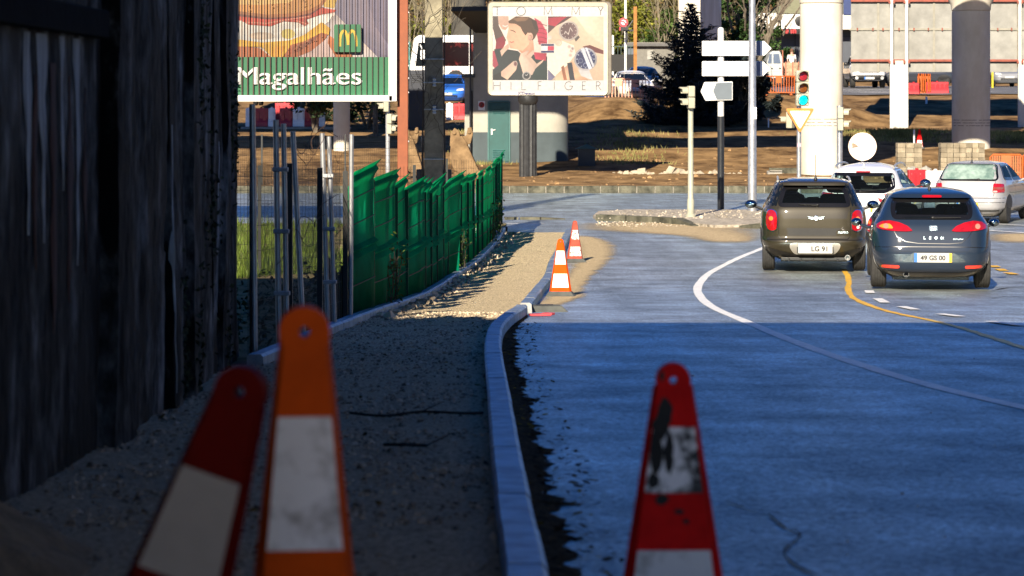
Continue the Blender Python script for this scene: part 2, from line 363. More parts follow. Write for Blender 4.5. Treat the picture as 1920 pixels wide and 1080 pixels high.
# kerbs: separate stones along the traced lines
def kerb(name, fn, y0, y1, side, m_, wd=.135, top=.12, step=1.0, label=None):
    b = MB(); y = y0
    while y < y1 - .05:
        ye = min(y1, y + step * (.55 if 23 < y < 31 and side > 0 else 1)); sub = frange(y + .004, ye - .004, .25)
        jit = random.uniform(-.0025, .0025); jx = random.uniform(-.002, .002); ch = .014
        vs = []; fs = []; sec = [(0, -.12), (0, top - ch), (ch, top), (wd - ch * 1.4, top), (wd, top - ch * 1.4), (wd + .012, -.12)]
        for q in sub:
            for dx, dz in sec: vs.append((fn(q) + dx + jx, q, bz(q) + dz + (jit if dz > 0 else 0)))
        k = len(sec)
        for i in range(len(sub) - 1):
            for j in range(k): fs.append((i * k + j, i * k + (j + 1) % k, (i + 1) * k + (j + 1) % k, (i + 1) * k + j))
        fs += [tuple(range(k)), tuple(range((len(sub) - 1) * k, len(sub) * k))[::-1]]
        b.add(vs, fs); y = ye
    return struct(b.build(name, m_, smooth=False), label=label)
kerb('kerb', kr, 2, 30.5, 1, kerb_m, label='new concrete kerb between gravel bed and road, near run')
kerb('kerb', kr, 31.15, 57.2, 1, kerb_m, label='new concrete kerb between gravel bed and road, far run')
kerb('kerb', lambda y: kl(y) - .12, 19.65, 57.6, -1, kerb_m, wd=.12, top=.13, label='concrete kerb at the foot of the green fence')
b = MB(); x = -32.0
while x < 40:
    L = .56; b.box((x + L / 2, 82.12, .08), (L - .025, .2, .27 + random.uniform(-.01, .01))); x += L
struct(b.build('kerb', kerb_old, bevel=.015, smooth=False), label='old mossy kerb along the far side of the crossing road')
b = MB(); x = -32.0
while x < 40: b.box((x, 82.14, .07), (.03, .2, .25)); x += .56
struct(b.build('kerb_mortar', mat('mortar', (.24, .22, .18), var=.2), smooth=False))
# traffic island with cobbles and broken kerb stones
out = [G(u, v) for u, v in ((1112, 409), (1122, 401), (1180, 397.5), (1300, 398), (1420, 398), (1640, 400), (1640, 424), (1420, 426), (1340, 428), (1302, 424), (1262, 418), (1180, 415), (1120, 414))]
b = MB(); n = len(out); b.add([(p.x, p.y, .07) for p in out] + [(p.x, p.y, -.05) for p in out], [tuple(range(n))] + [(i, (i + 1) % n, n + (i + 1) % n, n + i) for i in range(n)])
struct(b.build('traffic_island', cobble_m, smooth=False), label='cobbled traffic island with broken kerb')
b = MB()
def kseg(u0, v0, u1, v1, h=.15, wd=.2, h1=None):
    a, c = G(u0, v0), G(u1, v1); d = (c - a).normalized(); nrm = Vector((-d.y, d.x, 0)) * wd
    h1 = h if h1 is None else h1
    b.add([a + Vector((0, 0, -.05)), c + Vector((0, 0, -.05)), c + nrm + Vector((0, 0, -.05)), a + nrm + Vector((0, 0, -.05)), a + Vector((0, 0, h)), c + Vector((0, 0, h1)), c + nrm + Vector((0, 0, h1)), a + nrm + Vector((0, 0, h))],
          [(3, 2, 1, 0), (4, 5, 6, 7), (0, 1, 5, 4), (1, 2, 6, 5), (2, 3, 7, 6), (3, 0, 4, 7)])
for s in ((1117, 414, 1172, 416), (1175, 416.5, 1222, 418.5), (1226, 418.5, 1262, 421), (1266, 421, 1300, 425, .15, .2, .03), (1386, 428, 1440, 429, .06, .2, .15), (1440, 429, 1520, 429)): kseg(*s)
for s in ((946, 412, 972, 412, .06), (975, 412, 1012, 412, .06), (1015, 412, 1060, 411.5, .06, .2, .02)): kseg(*s)
struct(b.build('island_kerb', kerb_old, smooth=False), label='worn kerb stones edging the cobbled island')

# road markings and loose sand
def catmull(p, n=6):
    p = [Vector(q) for q in p]; o = []
    for i in range(len(p) - 1):
        a, b_, c, d = p[max(i - 1, 0)], p[i], p[i + 1], p[min(i + 2, len(p) - 1)]
        for k in range(n):
            t = k / n; o.append(.5 * (2 * b_ + (c - a) * t + (2 * a - 5 * b_ + 4 * c - d) * t * t + (3 * b_ - a - 3 * c + d) * t ** 3))
    return o + [p[-1]]
def ribbon(name, uv, wd, m_, dz=.004, n=8, jag=0, label=None):
    pts = catmull([G(u, v) for u, v in uv], n); b = MB(); vs = []
    for i, p in enumerate(pts):
        d = pts[min(i + 1, len(pts) - 1)] - pts[max(i - 1, 0)]; nr = Vector((-d.y, d.x, 0)).normalized()
        w_ = wd * (tab([(0, 1), (1, 1)], 0)) / 2
        for s in (-1, 1):
            q = p + nr * s * (w_ + random.uniform(-jag, jag)); vs.append((q.x, q.y, bz(q.y) + dz))
    b.add(vs, [(2 * i, 2 * i + 2, 2 * i + 3, 2 * i + 1) for i in range(len(pts) - 1)])
    return struct(b.build(name, m_, fix=False), label=label)
ribbon('lane_line', [(1450, 458), (1424, 468), (1372, 490), (1328, 514), (1309, 537), (1313, 556), (1338, 577), (1400, 604), (1490, 641), (1600, 680), (1740, 722), (1920, 765), (2150, 815)], .125, white_paint, jag=.006, label='solid white lane line bending round to the right')
ribbon('lane_line', [(1583, 505), (1592, 528), (1590, 545), (1605, 562), (1650, 580), (1690, 590), (1740, 600)], .09, yellow_paint, dz=.006, jag=.012, label='wobbly yellow temporary lane line')
ribbon('lane_line', [(1740, 600), (1800, 615), (1860, 634), (1920, 653), (2010, 684)], .085, yellow_worn, dz=.006, jag=.012)
def dashes(name, segs, wd, m_):
    b = MB()
    for u0, v0, u1, v1 in segs:
        a, c = G(u0, v0), G(u1, v1); d = (c - a).normalized(); nr = Vector((-d.y, d.x, 0)) * wd / 2
        q = [a - nr, c - nr, c + nr, a + nr]; b.add([(p.x, p.y, bz(p.y) + .013) for p in q], [(3, 2, 1, 0)] if (q[1] - q[0]).cross(q[2] - q[1]).z < 0 else [(0, 1, 2, 3)])
    struct(b.build(name, m_, fix=False))
dashes('lane_dashes', [(1629, 546, 1632, 551), (1645, 561, 1660, 569), (1690, 576, 1717, 582), (1762, 590, 1802, 595), (1855, 604, 1915, 612), (1325, 377.3, 1500, 377.3), (1780, 428, 1930, 438), (1790, 417, 1930, 424), (930, 420, 1020, 420)], .13, white_paint)
dashes('lane_dashes', [(1861, 499, 1869, 502), (1873, 505, 1883, 509), (1888, 512, 1903, 515.5)], .16, yellow_paint)
def spill(name, rows, m_, dz, jag=6, step=1.0, label=None):
    b = MB(); vs = []; al = []; n = 0; v = rows[0][0]; v1 = rows[-1][0]; K = 9
    while v <= v1:
        a = tab([(r[0], r[1]) for r in rows], v) + jag * noise.noise(Vector((v * .23, 1, 0))) - 12; c = tab([(r[0], r[2]) for r in rows], v) + jag * 2 * noise.noise(Vector((v * .3, 7, 0))) + 12
        ev = min(1, (v - rows[0][0]) / 5, (v1 - v) / 7)
        for i in range(K):
            f = i / (K - 1); p = G(a + (c - a) * f, v); vs.append((p.x, p.y, bz(p.y) + dz)); al.append(min(1, 3.2 * min(f, 1 - f)) * max(0, ev))
        n += 1; v += step
    fs = [(K * i + j, K * i + j + 1, K * i + K + j + 1, K * i + K + j) for i in range(n - 1) for j in range(K - 1)]
    b.add(vs, fs); b.fc = [[(al[q],) * 3 for q in f] for f in fs]
    return struct(b.build(name, m_, fix=False), label=label)
spill('sand_spill', [(441, 1062, 1095), (450, 1068, 1130), (460, 1075, 1152), (475, 1078, 1152), (490, 1085, 1138), (505, 1075, 1122), (520, 1064, 1104), (540, 1046, 1090), (556, 1032, 1095), (568, 1012, 1060), (580, 1000, 1030)], sand_m, .009, label='sand spilled on the road beside the two far cones')
spill('sand_spill', [(414, 1150, 1300), (419, 1080, 1440), (426, 1060, 1440), (431, 1075, 1440), (436, 1150, 1440), (442, 1260, 1430), (449, 1300, 1420), (458, 1345, 1400)], sand_m, .010, 10, label='thin sand swept across the road before the island')
spill('sand_spill', [(436, 1860, 2000), (444, 1845, 2000), (450, 1850, 2000), (458, 1870, 2000)], sand_m, .010, 14)
def polyline(name, uvs, wd, m_, dz=.007, kind='structure'):
    b = MB()
    for uv in uvs:
        pts = [G(u, v) for u, v in uv]; pts = catmull(pts, 5); vs = []
        for i, p in enumerate(pts):
            d = pts[min(i + 1, len(pts) - 1)] - pts[max(i - 1, 0)]; nr = Vector((-d.y, d.x, 0)).normalized() * wd * random.uniform(.3, 1.2)
            for s in (-1, 1): q = p + nr * s; vs.append((q.x, q.y, bz(q.y) + dz))
        b.add(vs, [(2 * i, 2 * i + 1, 2 * i + 3, 2 * i + 2) for i in range(len(pts) - 1)])
    struct(b.build(name, m_, fix=False))
polyline('road_cracks', [[(1360, 942), (1400, 955), (1440, 962), (1500, 966), (1560, 968), (1640, 964)], [(1440, 965), (1470, 990), (1500, 1005), (1470, 1035), (1490, 1060), (1530, 1080)], [(1340, 880), (1390, 888), (1430, 893)], [(1470, 992), (1520, 1000), (1545, 998)], [(1380, 900), (1420, 905)],
                         [(1080, 716), (1150, 713), (1225, 712)], [(1510, 562), (1560, 564), (1650, 566)]], .007, crack_m)
polyline('road_cracks', [[(1860, 545), (1890, 540), (1920, 538)], [(1855, 468), (1880, 470), (1920, 472)], [(1860, 560), (1890, 556), (1920, 557)]], .02, crack_m)
# wet leaf litter in the gutter
b = MB(); vs = []; ysl = frange(5.5, 30, .045)
for y in ysl:
    wdt = .10 + .06 * noise.noise(Vector((y * .9, 0, 0))) + .07 * noise.noise(Vector((y * 4, 2, 0))) + .03 * noise.noise(Vector((y * 15, 2, 0))) + (.12 * random.random() ** 12); wdt = max(.03, wdt)
    if y > 24: wdt *= max(.12, (30 - y) / 7)
    x0 = kr(y) + .11
    vs += [(x0, y, bz(y) + .02), (x0 + .04 + wdt * .45, y, bz(y) + .016 + .008 * random.random()), (x0 + .04 + wdt, y, bz(y) + .003)]
b.add(vs, [(3 * i + k, 3 * i + k + 1, 3 * i + k + 4, 3 * i + k + 3) for i in range(len(ysl) - 1) for k in (0, 1)])
struct(b.build('gutter_litter', litter_m, fix=False), 'stuff', 'dark wet leaves and dirt heaped in the gutter')
def leaf_scatter(name, n, fx, m_, size, kind='stuff', label=None, flat=.35):
    b = MB()
    for _ in range(n):
        x, y, z = fx(); s = size * random.uniform(.5, 1.3); a = random.uniform(0, 6.28); t = random.uniform(-flat, flat); t2 = random.uniform(-flat, flat)
        M = Matrix.Rotation(a, 3, 'Z') @ Matrix.Rotation(t, 3, 'X') @ Matrix.Rotation(t2, 3, 'Y')
        q = [M @ Vector(p) * s + Vector((x, y, z + s * .25)) for p in ((-1, 0, 0), (-.3, -.45, .1), (.5, -.35, .05), (1, 0, .15), (.45, .4, 0), (-.35, .42, .1))]
        b.add(q, [(0, 1, 2, 3, 4, 5)])
    return struct(b.build(name, m_, fix=False, smooth=False), kind, label)
lf = mat('dead_leaf', (.07, .042, .02), rough=.95, spec=.02, var=.4, scale=3, island=.85, col2=(.22, .13, .03))
lfd = mat('dead_leaf_dark', (.03, .022, .015), rough=.95, spec=.02, var=.4, scale=3, island=.9, col2=(.13, .085, .04))
def f1():
    y = 6 + 22 * random.random() ** 1.3; return kr(y) + .15 + .28 * random.random() ** 1.6, y, bz(y) + .012
leaf_scatter('fallen_leaves', 520, f1, lfd, .022, label='dead leaves lying along the gutter')
def f1b():
    y = 6 + 20 * random.random() ** 1.3; return kr(y) + .15 + .34 * random.random() ** 1.3, y, bz(y) + .012
leaf_scatter('fallen_leaves', 130, f1b, mat('dead_leaf_yellow', (.28, .19, .02), rough=.95, spec=.02, var=.4, island=.7), .022)
def f2():
    y = 7 + 20 * random.random(); a = -1.9 if y < 20 else kl(y); return a + (kr(y) - a) * random.random(), y, bz(y) + .06
leaf_scatter('fallen_leaves', 420, f2, lf, .02, label='brown leaves scattered over the gravel bed')
def stones(name, n, fx, m_, lo, hi, label=None):
    b = MB()
    for _ in range(n):
        x, y, z = fx(); s = random.uniform(lo, hi) * (1 + 1.2 * random.random() ** 8); M = Matrix.Rotation(random.uniform(0, 6.28), 3, 'Z')
        j = lambda: random.uniform(.6, 1.2)
        q = [Vector((-s * j(), -s * j(), 0)), Vector((s * j(), -s * j(), 0)), Vector((s * j(), s * j(), 0)), Vector((-s * j(), s * j(), 0)), Vector((-s * .5, -s * .4 * j(), s * j())), Vector((s * .6, -s * .3, s * j())), Vector((s * .1, s * .6, s * j()))]
        b.add([M @ p + Vector((x, y, z)) for p in q], [(0, 1, 5, 4), (1, 2, 6, 5), (2, 3, 6), (3, 0, 4, 6), (4, 5, 6)])
    return struct(b.build(name, m_, fix=False, smooth=False), 'stuff', label)
pebble = mat('pebble', (.44, .33, .22), rough=.9, var=.2, scale=9, island=.75, col2=(.45, .38, .28))
def f3():
    y = 6.2 + 24 * random.random() ** 1.25; a = -1.95 if y < 19.7 else kl(y); return a + (kr(y) - a) * random.random(), y, bz(y) + .045 + .022 * noise.noise(Vector((0, y * 1.6, 5)))
stones('gravel_stones', 13000, f3, pebble, .004, .010, 'loose gravel stones on the pavement bed')
def f4():
    y = 28 + 28 * random.random(); return kl(y) + .02 + .25 * random.random() ** 2, y, bz(y) + .04
stones('gravel_stones', 700, f4, pebble, .015, .035, 'rubble along the foot of the fence kerb')
def f5():
    x = random.uniform(-14, 26); y = 83 + 26 * random.random() ** 1.4; return x, y, gz(x, y) - .02
stones('earth_clods', 900, f5, mat('clod', (.18, .10, .045), rough=1, var=.3, island=.6, col2=(.30, .19, .09)), .02, .06, 'clods and stones strewn over the bare earth')
def f5b():
    x = random.uniform(3.5, 7.8); y = 90 + 3 * random.random(); return x, y, gz(x, y) - .02
stones('earth_clods', 55, f5b, mat('pale_rubble', (.36, .31, .23), rough=1, var=.2), .05, .14, 'pale rubble on the earth bank')
# sand heap in the near left corner
b = MB(); vs = []; N = 40
for j in range(N + 1):
    for i in range(N + 1):
        x = -2.1 + 1.25 * i / N; y = 6.6 + 3.2 * j / N; d = math.hypot((x + 1.92) / .62, (y - 8.2) / 1.5)
        z = .42 * max(0, 1 - d) ** 1.1 + .03 * noise.noise(Vector((x * 7, y * 5, 0))) * (d < 1.05)
        vs.append((x, y, bz(y) + .03 + z))
b.add(vs, [(j * (N + 1) + i, j * (N + 1) + i + 1, (j + 1) * (N + 1) + i + 1, (j + 1) * (N + 1) + i) for j in range(N) for i in range(N)])
o = b.build('sand_heap', mat('heap_sand', (.26, .19, .11), rough=.95, var=.3, scale=9, bump=.6, bscale=60, spec=.1), fix=False); tag(o, 'heap of brown sand against the dark timber wall', 'sand heap')
def f6():
    p = G(random.uniform(1050, 1920), 640 + 440 * random.random()); return p.x, p.y, p.z + .002
def f7():
    p = G(random.uniform(1118, 1430), 0) if False else G(random.uniform(1118, 1440), random.choice((random.uniform(399, 426), random.gauss(419, 4)))); return p.x, p.y, .065 if p.y > 63 else .0
stones('island_stones', 800, f7, mat('cobble_stone', (.30, .26, .20), rough=.9, var=.3, island=.6, col2=(.5, .44, .35)), .010, .026, 'loose pale stones and cobbles on the worn traffic island')
stones('road_chips', 40, f6, mat('pale_chip', (.75, .75, .72), var=.2), .003, .007, 'small pale chips lying on the shaded asphalt')
# twigs
tw = mat('twig_bark', (.03, .022, .016), rough=.9)
for uv, lab in (([(655, 800), (720, 802), (790, 798), (870, 799), (905, 796)], 'long bent twig lying across the gravel beside the kerb'), ([(720, 860), (760, 864), (800, 862)], 'short twig on the gravel nearer the cones')):
    b = MB(); pts = [G(u, v) + Vector((0, 0, .065 + .012 * random.random())) for u, v in uv]; b.tube(catmull(pts, 4), .008, 6)
    for k in (1, 2): b.tube([pts[k], pts[k] + Vector((.12, .25 * (-1) ** k, .03))], [.005, .002], 5)
    tag(b.build('twig', tw), lab, 'twig', 'twigs on the gravel')
# ------------------------------------------------------------------ viaducts
deck_m = mat('deck_concrete', (.33, .32, .30), rough=.9, var=.15, scale=.6)
top = 10.4
t = thing('viaduct', 'broad concrete viaduct deck over the near road, unseen, outline shaped for its shadow', 'viaduct', (0, 0, 0))
b = MB(); b.prism([(-40, -10.6), (50, -10.6), (50, 9.6), (-5.9, 9.6), (-5.75, 15.5), (-5.4, 22.4), (-40, 22.4)], top - 1.2, top, 'z'); b.build('deck', deck_m, t, smooth=False)  # unseen deck, outline shaped to cast the road and verge shade
t = thing('viaduct', 'concrete viaduct deck carried by the two round pillars', 'viaduct', (0, 0, 0))
b = MB(); b.prism([(11, 89.2), (70, 89.2), (70, 97.2), (11, 97.2)], 9.2, top, 'z'); b.build('deck', deck_m, t, smooth=False)
b = MB(); b.prism([(-70, 89.2), (-8, 89.2), (-8, 86.7), (-1.2, 86.7), (-1.2, 89.2), (10.99, 89.2), (10.99, 93), (-70, 93)], 9.35, 9.9, 'z'); b.prism([(-70, 96), (10.99, 96), (10.99, 99.4), (-70, 99.4)], 9.35, 9.9, 'z'); b.build('deck', deck_m, t, smooth=False)  # front tab of the slab is added to shade the kiosk wall
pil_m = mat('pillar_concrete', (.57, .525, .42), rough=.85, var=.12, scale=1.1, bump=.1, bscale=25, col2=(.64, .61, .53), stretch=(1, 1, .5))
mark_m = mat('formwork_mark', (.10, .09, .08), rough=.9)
pil_g = mat('shade_toned_concrete', (.055, .052, .044), rough=.9, var=.2, scale=1.1, col2=(.08, .076, .064))  # darker copy of the pillar concrete, shade put into the colour
def pillar(label, u0, u1, Y, zc, ztop, zb, marks=True, pil_m=pil_m):
    r = (u1 - u0) / 2 * Y / F; x = ((u0 + u1) / 2 - 960) * Y / F
    t = thing('viaduct_pillar', label, 'pillar', (x, Y, zb), group='round viaduct pillars')
    b = MB(); b.lathe([(r, -.4), (r, zc - zb)], 40); b.build('shaft', pil_m, t)
    if ztop > zc:
        b = MB(); b.lathe([(r * .97, zc - zb), (r * 1.03, zc - zb + .03), (r * 1.06, zc - zb + .25), (r * 1.25, zc - zb + .5), (r * 1.6, zc - zb + .9), (r * 1.9, zc - zb + 1.3), (r * 2.0, ztop - zb)], 40); b.build('capital', pil_m, t)
    if marks:
        b = MB(); zm = ZC - (236 - VH) * Y / F - zb
        for k in range(3):
            a = 3.4
            while a < 6.0:
                d = random.uniform(.08, .3); b.lathe([(r + .003, zm + k * .11), (r + .003, zm + k * .11 + .022)], 4, a0=a, a1=a + d); a += d + random.choice((.02, .02, .05, .12))
        b.build('casting_marks', mark_m, t, fix=False)
    return t
pillar('thick sunlit white concrete pillar behind the traffic light', 1500, 1580, 90, 6.1, 9.2, .2)
pillar('round shaded concrete pillar in front of the grey steel hoarding', 1785, 1856, 105, 6.35, 9.2, .6)
pillar('slim grey concrete column standing behind the wire mesh fence', 625, 656, 105, 9.35, 9.3, .6, False)
pillar('concrete pillar with shade painted into its colour, rising behind the kiosk canopy', 846, 911, 158, 18, 13, 3.2, False, pil_g)
# square pillar behind the spruce
t = thing('viaduct_pillar', 'angular concrete pillar behind the spruce, its left side sunlit', 'pillar', (P(1313, 0, 126).x, 126, 2.4))
b = MB(); a = R(-24); M = Matrix.Rotation(a, 3, 'Z')
b.box(Matrix.Rotation(R(-14), 3, 'Z') @ Vector((-.52, 3, 5)), (1.04, 6, 11), Matrix.Rotation(R(-14), 3, 'Z')); b.build('shaft', pil_m, t, smooth=False)

for nm, x0, x1, y0_, y1_, h, lab in (('left', -40, -7.2, -8, 19.5, 10.3, 'unseen grey block added behind the weathered wall to cut sky light'), ('right', 13, 40, -8, 34, 10.3, 'long unseen grey block added right of the road to cut sky light')):  # unseen blocks added to cut sky light over the near road
    t = thing('building', lab, 'building', ((x0 + x1) / 2, (y0_ + y1_) / 2, 1)); b = MB(); b.box((0, 0, h / 2 - .6), (x1 - x0, y1_ - y0_, h - 1.2)); b.build('wall', deck_m, t, smooth=False)
    b = MB(); b.box((0, 0, .5), (x1 - x0 + .3, y1_ - y0_ + .3, 1.0)); b.build('plinth', kerb_m, t, smooth=False)
# ------------------------------------------------------------------ dark weathered wall, left
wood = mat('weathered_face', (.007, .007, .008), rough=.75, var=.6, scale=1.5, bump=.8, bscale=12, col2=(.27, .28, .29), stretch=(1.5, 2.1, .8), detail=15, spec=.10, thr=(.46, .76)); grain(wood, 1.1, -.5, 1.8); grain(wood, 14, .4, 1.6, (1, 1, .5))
pale = mat('pale_streak', (.34, .36, .38), rough=.8, var=.5, scale=3, stretch=(3, 9, .3), bump=.3, bscale=14)
rust = mat('rust_stain', (.075, .028, .016), rough=.9, var=.5, scale=4, stretch=(3, 9, .4))
moss_m = mat('moss', (.02, .032, .008), rough=.95, var=.5, scale=14, bump=1, bscale=50, island=.4)
def wx(y): return -1.96 - max(0, y - 15.5) * .038
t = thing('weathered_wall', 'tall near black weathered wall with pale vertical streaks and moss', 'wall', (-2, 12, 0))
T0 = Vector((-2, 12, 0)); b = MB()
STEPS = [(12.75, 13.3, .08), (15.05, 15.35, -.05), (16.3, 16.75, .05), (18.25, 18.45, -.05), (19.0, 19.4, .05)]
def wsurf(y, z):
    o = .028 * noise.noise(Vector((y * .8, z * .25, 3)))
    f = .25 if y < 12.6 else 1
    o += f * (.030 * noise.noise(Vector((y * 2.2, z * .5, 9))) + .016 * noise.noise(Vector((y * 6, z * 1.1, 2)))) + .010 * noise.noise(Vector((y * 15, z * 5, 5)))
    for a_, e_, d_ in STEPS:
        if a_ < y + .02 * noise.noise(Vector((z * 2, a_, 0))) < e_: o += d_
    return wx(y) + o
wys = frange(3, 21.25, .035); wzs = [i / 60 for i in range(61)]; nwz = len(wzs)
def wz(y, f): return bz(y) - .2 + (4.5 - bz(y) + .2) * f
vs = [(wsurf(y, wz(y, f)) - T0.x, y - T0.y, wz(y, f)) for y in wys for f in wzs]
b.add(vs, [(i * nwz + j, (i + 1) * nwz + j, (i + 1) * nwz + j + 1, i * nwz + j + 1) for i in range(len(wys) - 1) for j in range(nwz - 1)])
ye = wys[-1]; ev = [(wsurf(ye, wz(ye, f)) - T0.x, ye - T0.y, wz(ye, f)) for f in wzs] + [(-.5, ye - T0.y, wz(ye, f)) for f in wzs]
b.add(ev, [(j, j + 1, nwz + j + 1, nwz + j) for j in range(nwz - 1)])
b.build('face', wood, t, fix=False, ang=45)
b = MB(); b.box((.0, -5.6, 3.25), (.2, 12.4, .13)); b.build('ledge', mat('ledge_timber', (.004, .004, .005), rough=.9, spec=.03, var=.4, scale=4, bump=.4, bscale=20), t, bevel=.01)
b = MB(); b.box((-.55, 1.2, 2.2), (.1, 17.0, 4.6)); b.build('backing', mat('tar', (.012, .012, .014), rough=.9), t, smooth=False)
for nm, m_, lst in (('pale_streak', pale, ((10.75, .14, 2.35, 3.17, .8), (11.1, .20, 2.3, 3.17, 1.2), (11.55, .10, 2.5, 3.17, .7), (12.0, .17, 2.15, 3.17, .9), (15.4, .10, 1.2, 2.75, .6), (16.9, .07, 2.9, 3.9, .8), (18.7, .05, 1.4, 2.6, .6),   )),
                    ('rust_stain', rust, ((10.92, .14, 2.2, 3.0, .5), (11.33, .16, 1.9, 3.05, .5), (11.78, .18, 2.0, 3.0, .6), (12.25, .10, 2.1, 2.95, .5)))):
    b = MB()
    for y, wd, z0, z1, tp in lst:
        n = 10; vs = []
        for i in range(n + 1):
            z = z0 + (z1 - z0) * i / n; ww = wd * (.15 + .85 * (i / n) ** tp) * (1 + .9 * noise.noise(Vector((y * 5, z * 2.2, 0)))) * (1 if z1 > 3 else math.sin(math.pi * min(.98, max(.02, i / n))) ** .7)
            for d, s in ((.0, -1), (.008, -.6), (.008, .6), (.0, 1)): yq = y + s * ww / 2 + .06 * noise.noise(Vector((z * 1.3, y * 3, 4))); vs.append((wsurf(yq, z) + .004 + d * .5 - T0.x, yq - T0.y, z))
        b.add(vs, [(4 * i + k, 4 * i + k + 1, 4 * i + k + 5, 4 * i + k + 4) for i in range(n) for k in range(3)])
    b.build(nm, m_, t, fix=False)
b = MB()
for cy, cz, n in ((16.2, 1.3, 200), (17.2, 3.3, 300), (18.2, 2.1, 160), (19.4, .8, 260), (20.4, 2.7, 160)):
    for _ in range(n):
        y = random.gauss(cy, .3); z = random.gauss(cz, .32); s = random.uniform(.012, .03); M = Matrix.Rotation(random.uniform(0, 6), 3, 'X') @ Matrix.Rotation(random.uniform(-.6, .6), 3, 'Z')
        b.add([M @ Vector(p) * s + Vector((wsurf(y, z) + random.uniform(0, .03) - T0.x, y - T0.y, z)) for p in ((0, -1, 0), (.3, 0, -.8), (.1, 1, 0), (.4, 0, .8))], [(0, 1, 2, 3)])
b.build('moss', moss_m, t, fix=False, smooth=False)

# ------------------------------------------------------------------ green fence of stepped panels
green = mat('green_sheet', (.002, .44, .235), rough=.6, var=.2, scale=1.2, col2=(.006, .58, .32), trans=.84, spec=.08)
green_o = mat('green_steel', (.003, .06, .035), rough=.5, var=.15, scale=3, spec=.1)
t = thing('green_fence', 'bent green sheet fence stepping down along the gravel pavement', 'fence', (0, 0, 0))
NP = 24; y0 = 28.2; L = 1.33
for k in range(NP):
    ya = y0 + k * L; yb = ya + L - random.uniform(.07, .2); h = 1.5 + .13 * max(0, (k - 14) / 9) + random.uniform(-.03, .05) - (.07 if 2 < k < 8 else 0)
    rot = random.uniform(.03, .11) if k < 11 else random.uniform(0, .03)
    xa = kl(ya) - .17 - rot * .6; xb = kl(yb) - .17 + rot; zb = bz((ya + yb) / 2) + .1 - .02
    lean = random.uniform(-.04, .05); tl = random.uniform(.05, .13) if k < 11 else random.uniform(.0, .05)
    # profile: (height, outward offset) with folded ridges at mid and top
    hm = h * random.uniform(.36, .41)
    prof = [(0, 0), (hm - .05, 0), (hm - .02, .05), (hm + .03, .012), (hm + .06, .052), (hm + .10, .0), (h - .2, 0), (h - .15, .02), (h - .10, .055), (h - .06, .03), (h, .085)]
    P0 = len(prof)
    def panel(pr, th):
        b = MB(); vs = []; n = len(pr); nn = 7
        for i in range(nn):
            f = i / (nn - 1); x = xa + (xb - xa) * f; yy_ = ya + (yb - ya) * f
            for hz, ofs in pr:
                w_ = ofs + lean * hz + .010 * noise.noise(Vector((k * 3.1, f * 2, hz * 2)))
                vs.append((x + w_, yy_, zb + hz + tl * f * (hz / h) ** .5))
        for i in range(nn - 1):
            for j in range(n - 1): b.add([], []); 
        fs = [(i * n + j, (i + 1) * n + j, (i + 1) * n + j + 1, i * n + j + 1) for i in range(nn - 1) for j in range(n - 1)]
        b.add(vs, fs); return b
    o = panel(prof, .004).build('panel', green, t, fix=False, ang=20)
    s = o.modifiers.new('solid', 'SOLIDIFY'); s.thickness = .006
    b = MB()
    for hz in (hm * .5, hm + (h - hm) * .36, hm + (h - hm) * .66):
        b = MB(); b.tube([(xa + lean * hz + .006, ya, zb + hz), (xb + lean * hz + .006, yb, zb + hz + tl * (hz / h) ** .5)], .008, 5); b.build('seam', green_o, o)
    b = MB(); q = yb + .05; b.box((kl(q) - .15 + rot * .5, q, zb + h / 2 - .06), (.045, .05, h - .12)); b.build('post', green_o, t, smooth=False)  # dark strip standing in for the shaded gap between panels

t = thing('light_block_boards', 'uneven dark boards added behind the lower half of the green fence to block backlight', 'boards', (0, 0, 0)); b = MB(); y = 27.6  # boards added to keep backlight off the lower fence
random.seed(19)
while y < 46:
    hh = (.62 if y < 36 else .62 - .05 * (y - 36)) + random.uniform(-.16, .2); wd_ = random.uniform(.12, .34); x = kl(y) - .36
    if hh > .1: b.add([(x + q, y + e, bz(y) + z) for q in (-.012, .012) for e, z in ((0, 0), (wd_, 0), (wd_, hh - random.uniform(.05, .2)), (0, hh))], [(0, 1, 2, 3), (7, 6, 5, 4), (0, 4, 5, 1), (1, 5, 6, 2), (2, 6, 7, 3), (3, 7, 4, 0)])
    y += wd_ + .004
b.build('boards', mat('light_block_board', (.014, .013, .012), rough=.9), t, smooth=False)
# ------------------------------------------------------------------ leaning steel posts and wire mesh, left
galv = mat('galvanised', (.45, .46, .48), rough=.38, metal=.75, var=.2, scale=6, col2=(.58, .59, .6))
galv_dull = mat('galvanised_dull', (.36, .37, .38), rough=.55, metal=.4, var=.2, scale=6)
wire_m = mat('dark_wire', (.02, .022, .022), rough=.5, metal=.3)
rusty = mat('rusty_wire', (.07, .035, .02), rough=.8)
def spost(label, u0, v0, u1, Y, double=False, cap=False):
    base = P(u1, VH + (ZC - bz(Y)) * F / Y, Y); tp = P(u0, v0, Y); base.z -= .1
    t = thing('fence_post', label, 'post', base, group='steel tube posts by the wire mesh')
    b = MB(); d = tp - base; b.tube([(0, 0, 0), d], .024, 12); b.build('tube', galv, t)
    if double:
        b = MB(); o = Vector((.062, .02, 0)); b.tube([o, o + d * .985], .022, 12); b.build('tube', galv, t)
        for f in (.3, .55, .8): b = MB(); b.box(Vector((.031, 0, 0)) + d * f, (.13, .07, .035)); b.build('clamp', galv_dull, t, bevel=.005)
    return t
spost('thin dark tube post right beside the end of the timber wall', 473, 195, 478, 20.6)
spost('double steel tube post with clamps, second from the timber wall', 517, 225, 524, 21.9, True)
spost('steel tube post leaning left, between the two double posts', 549, 246, 571, 23.4)
spost('double steel tube post with clamps, next to the single end post', 604, 250, 616, 25.5, True)
spost('single straight steel tube post beside the first green panel', 659, 252, 657, 27.2)
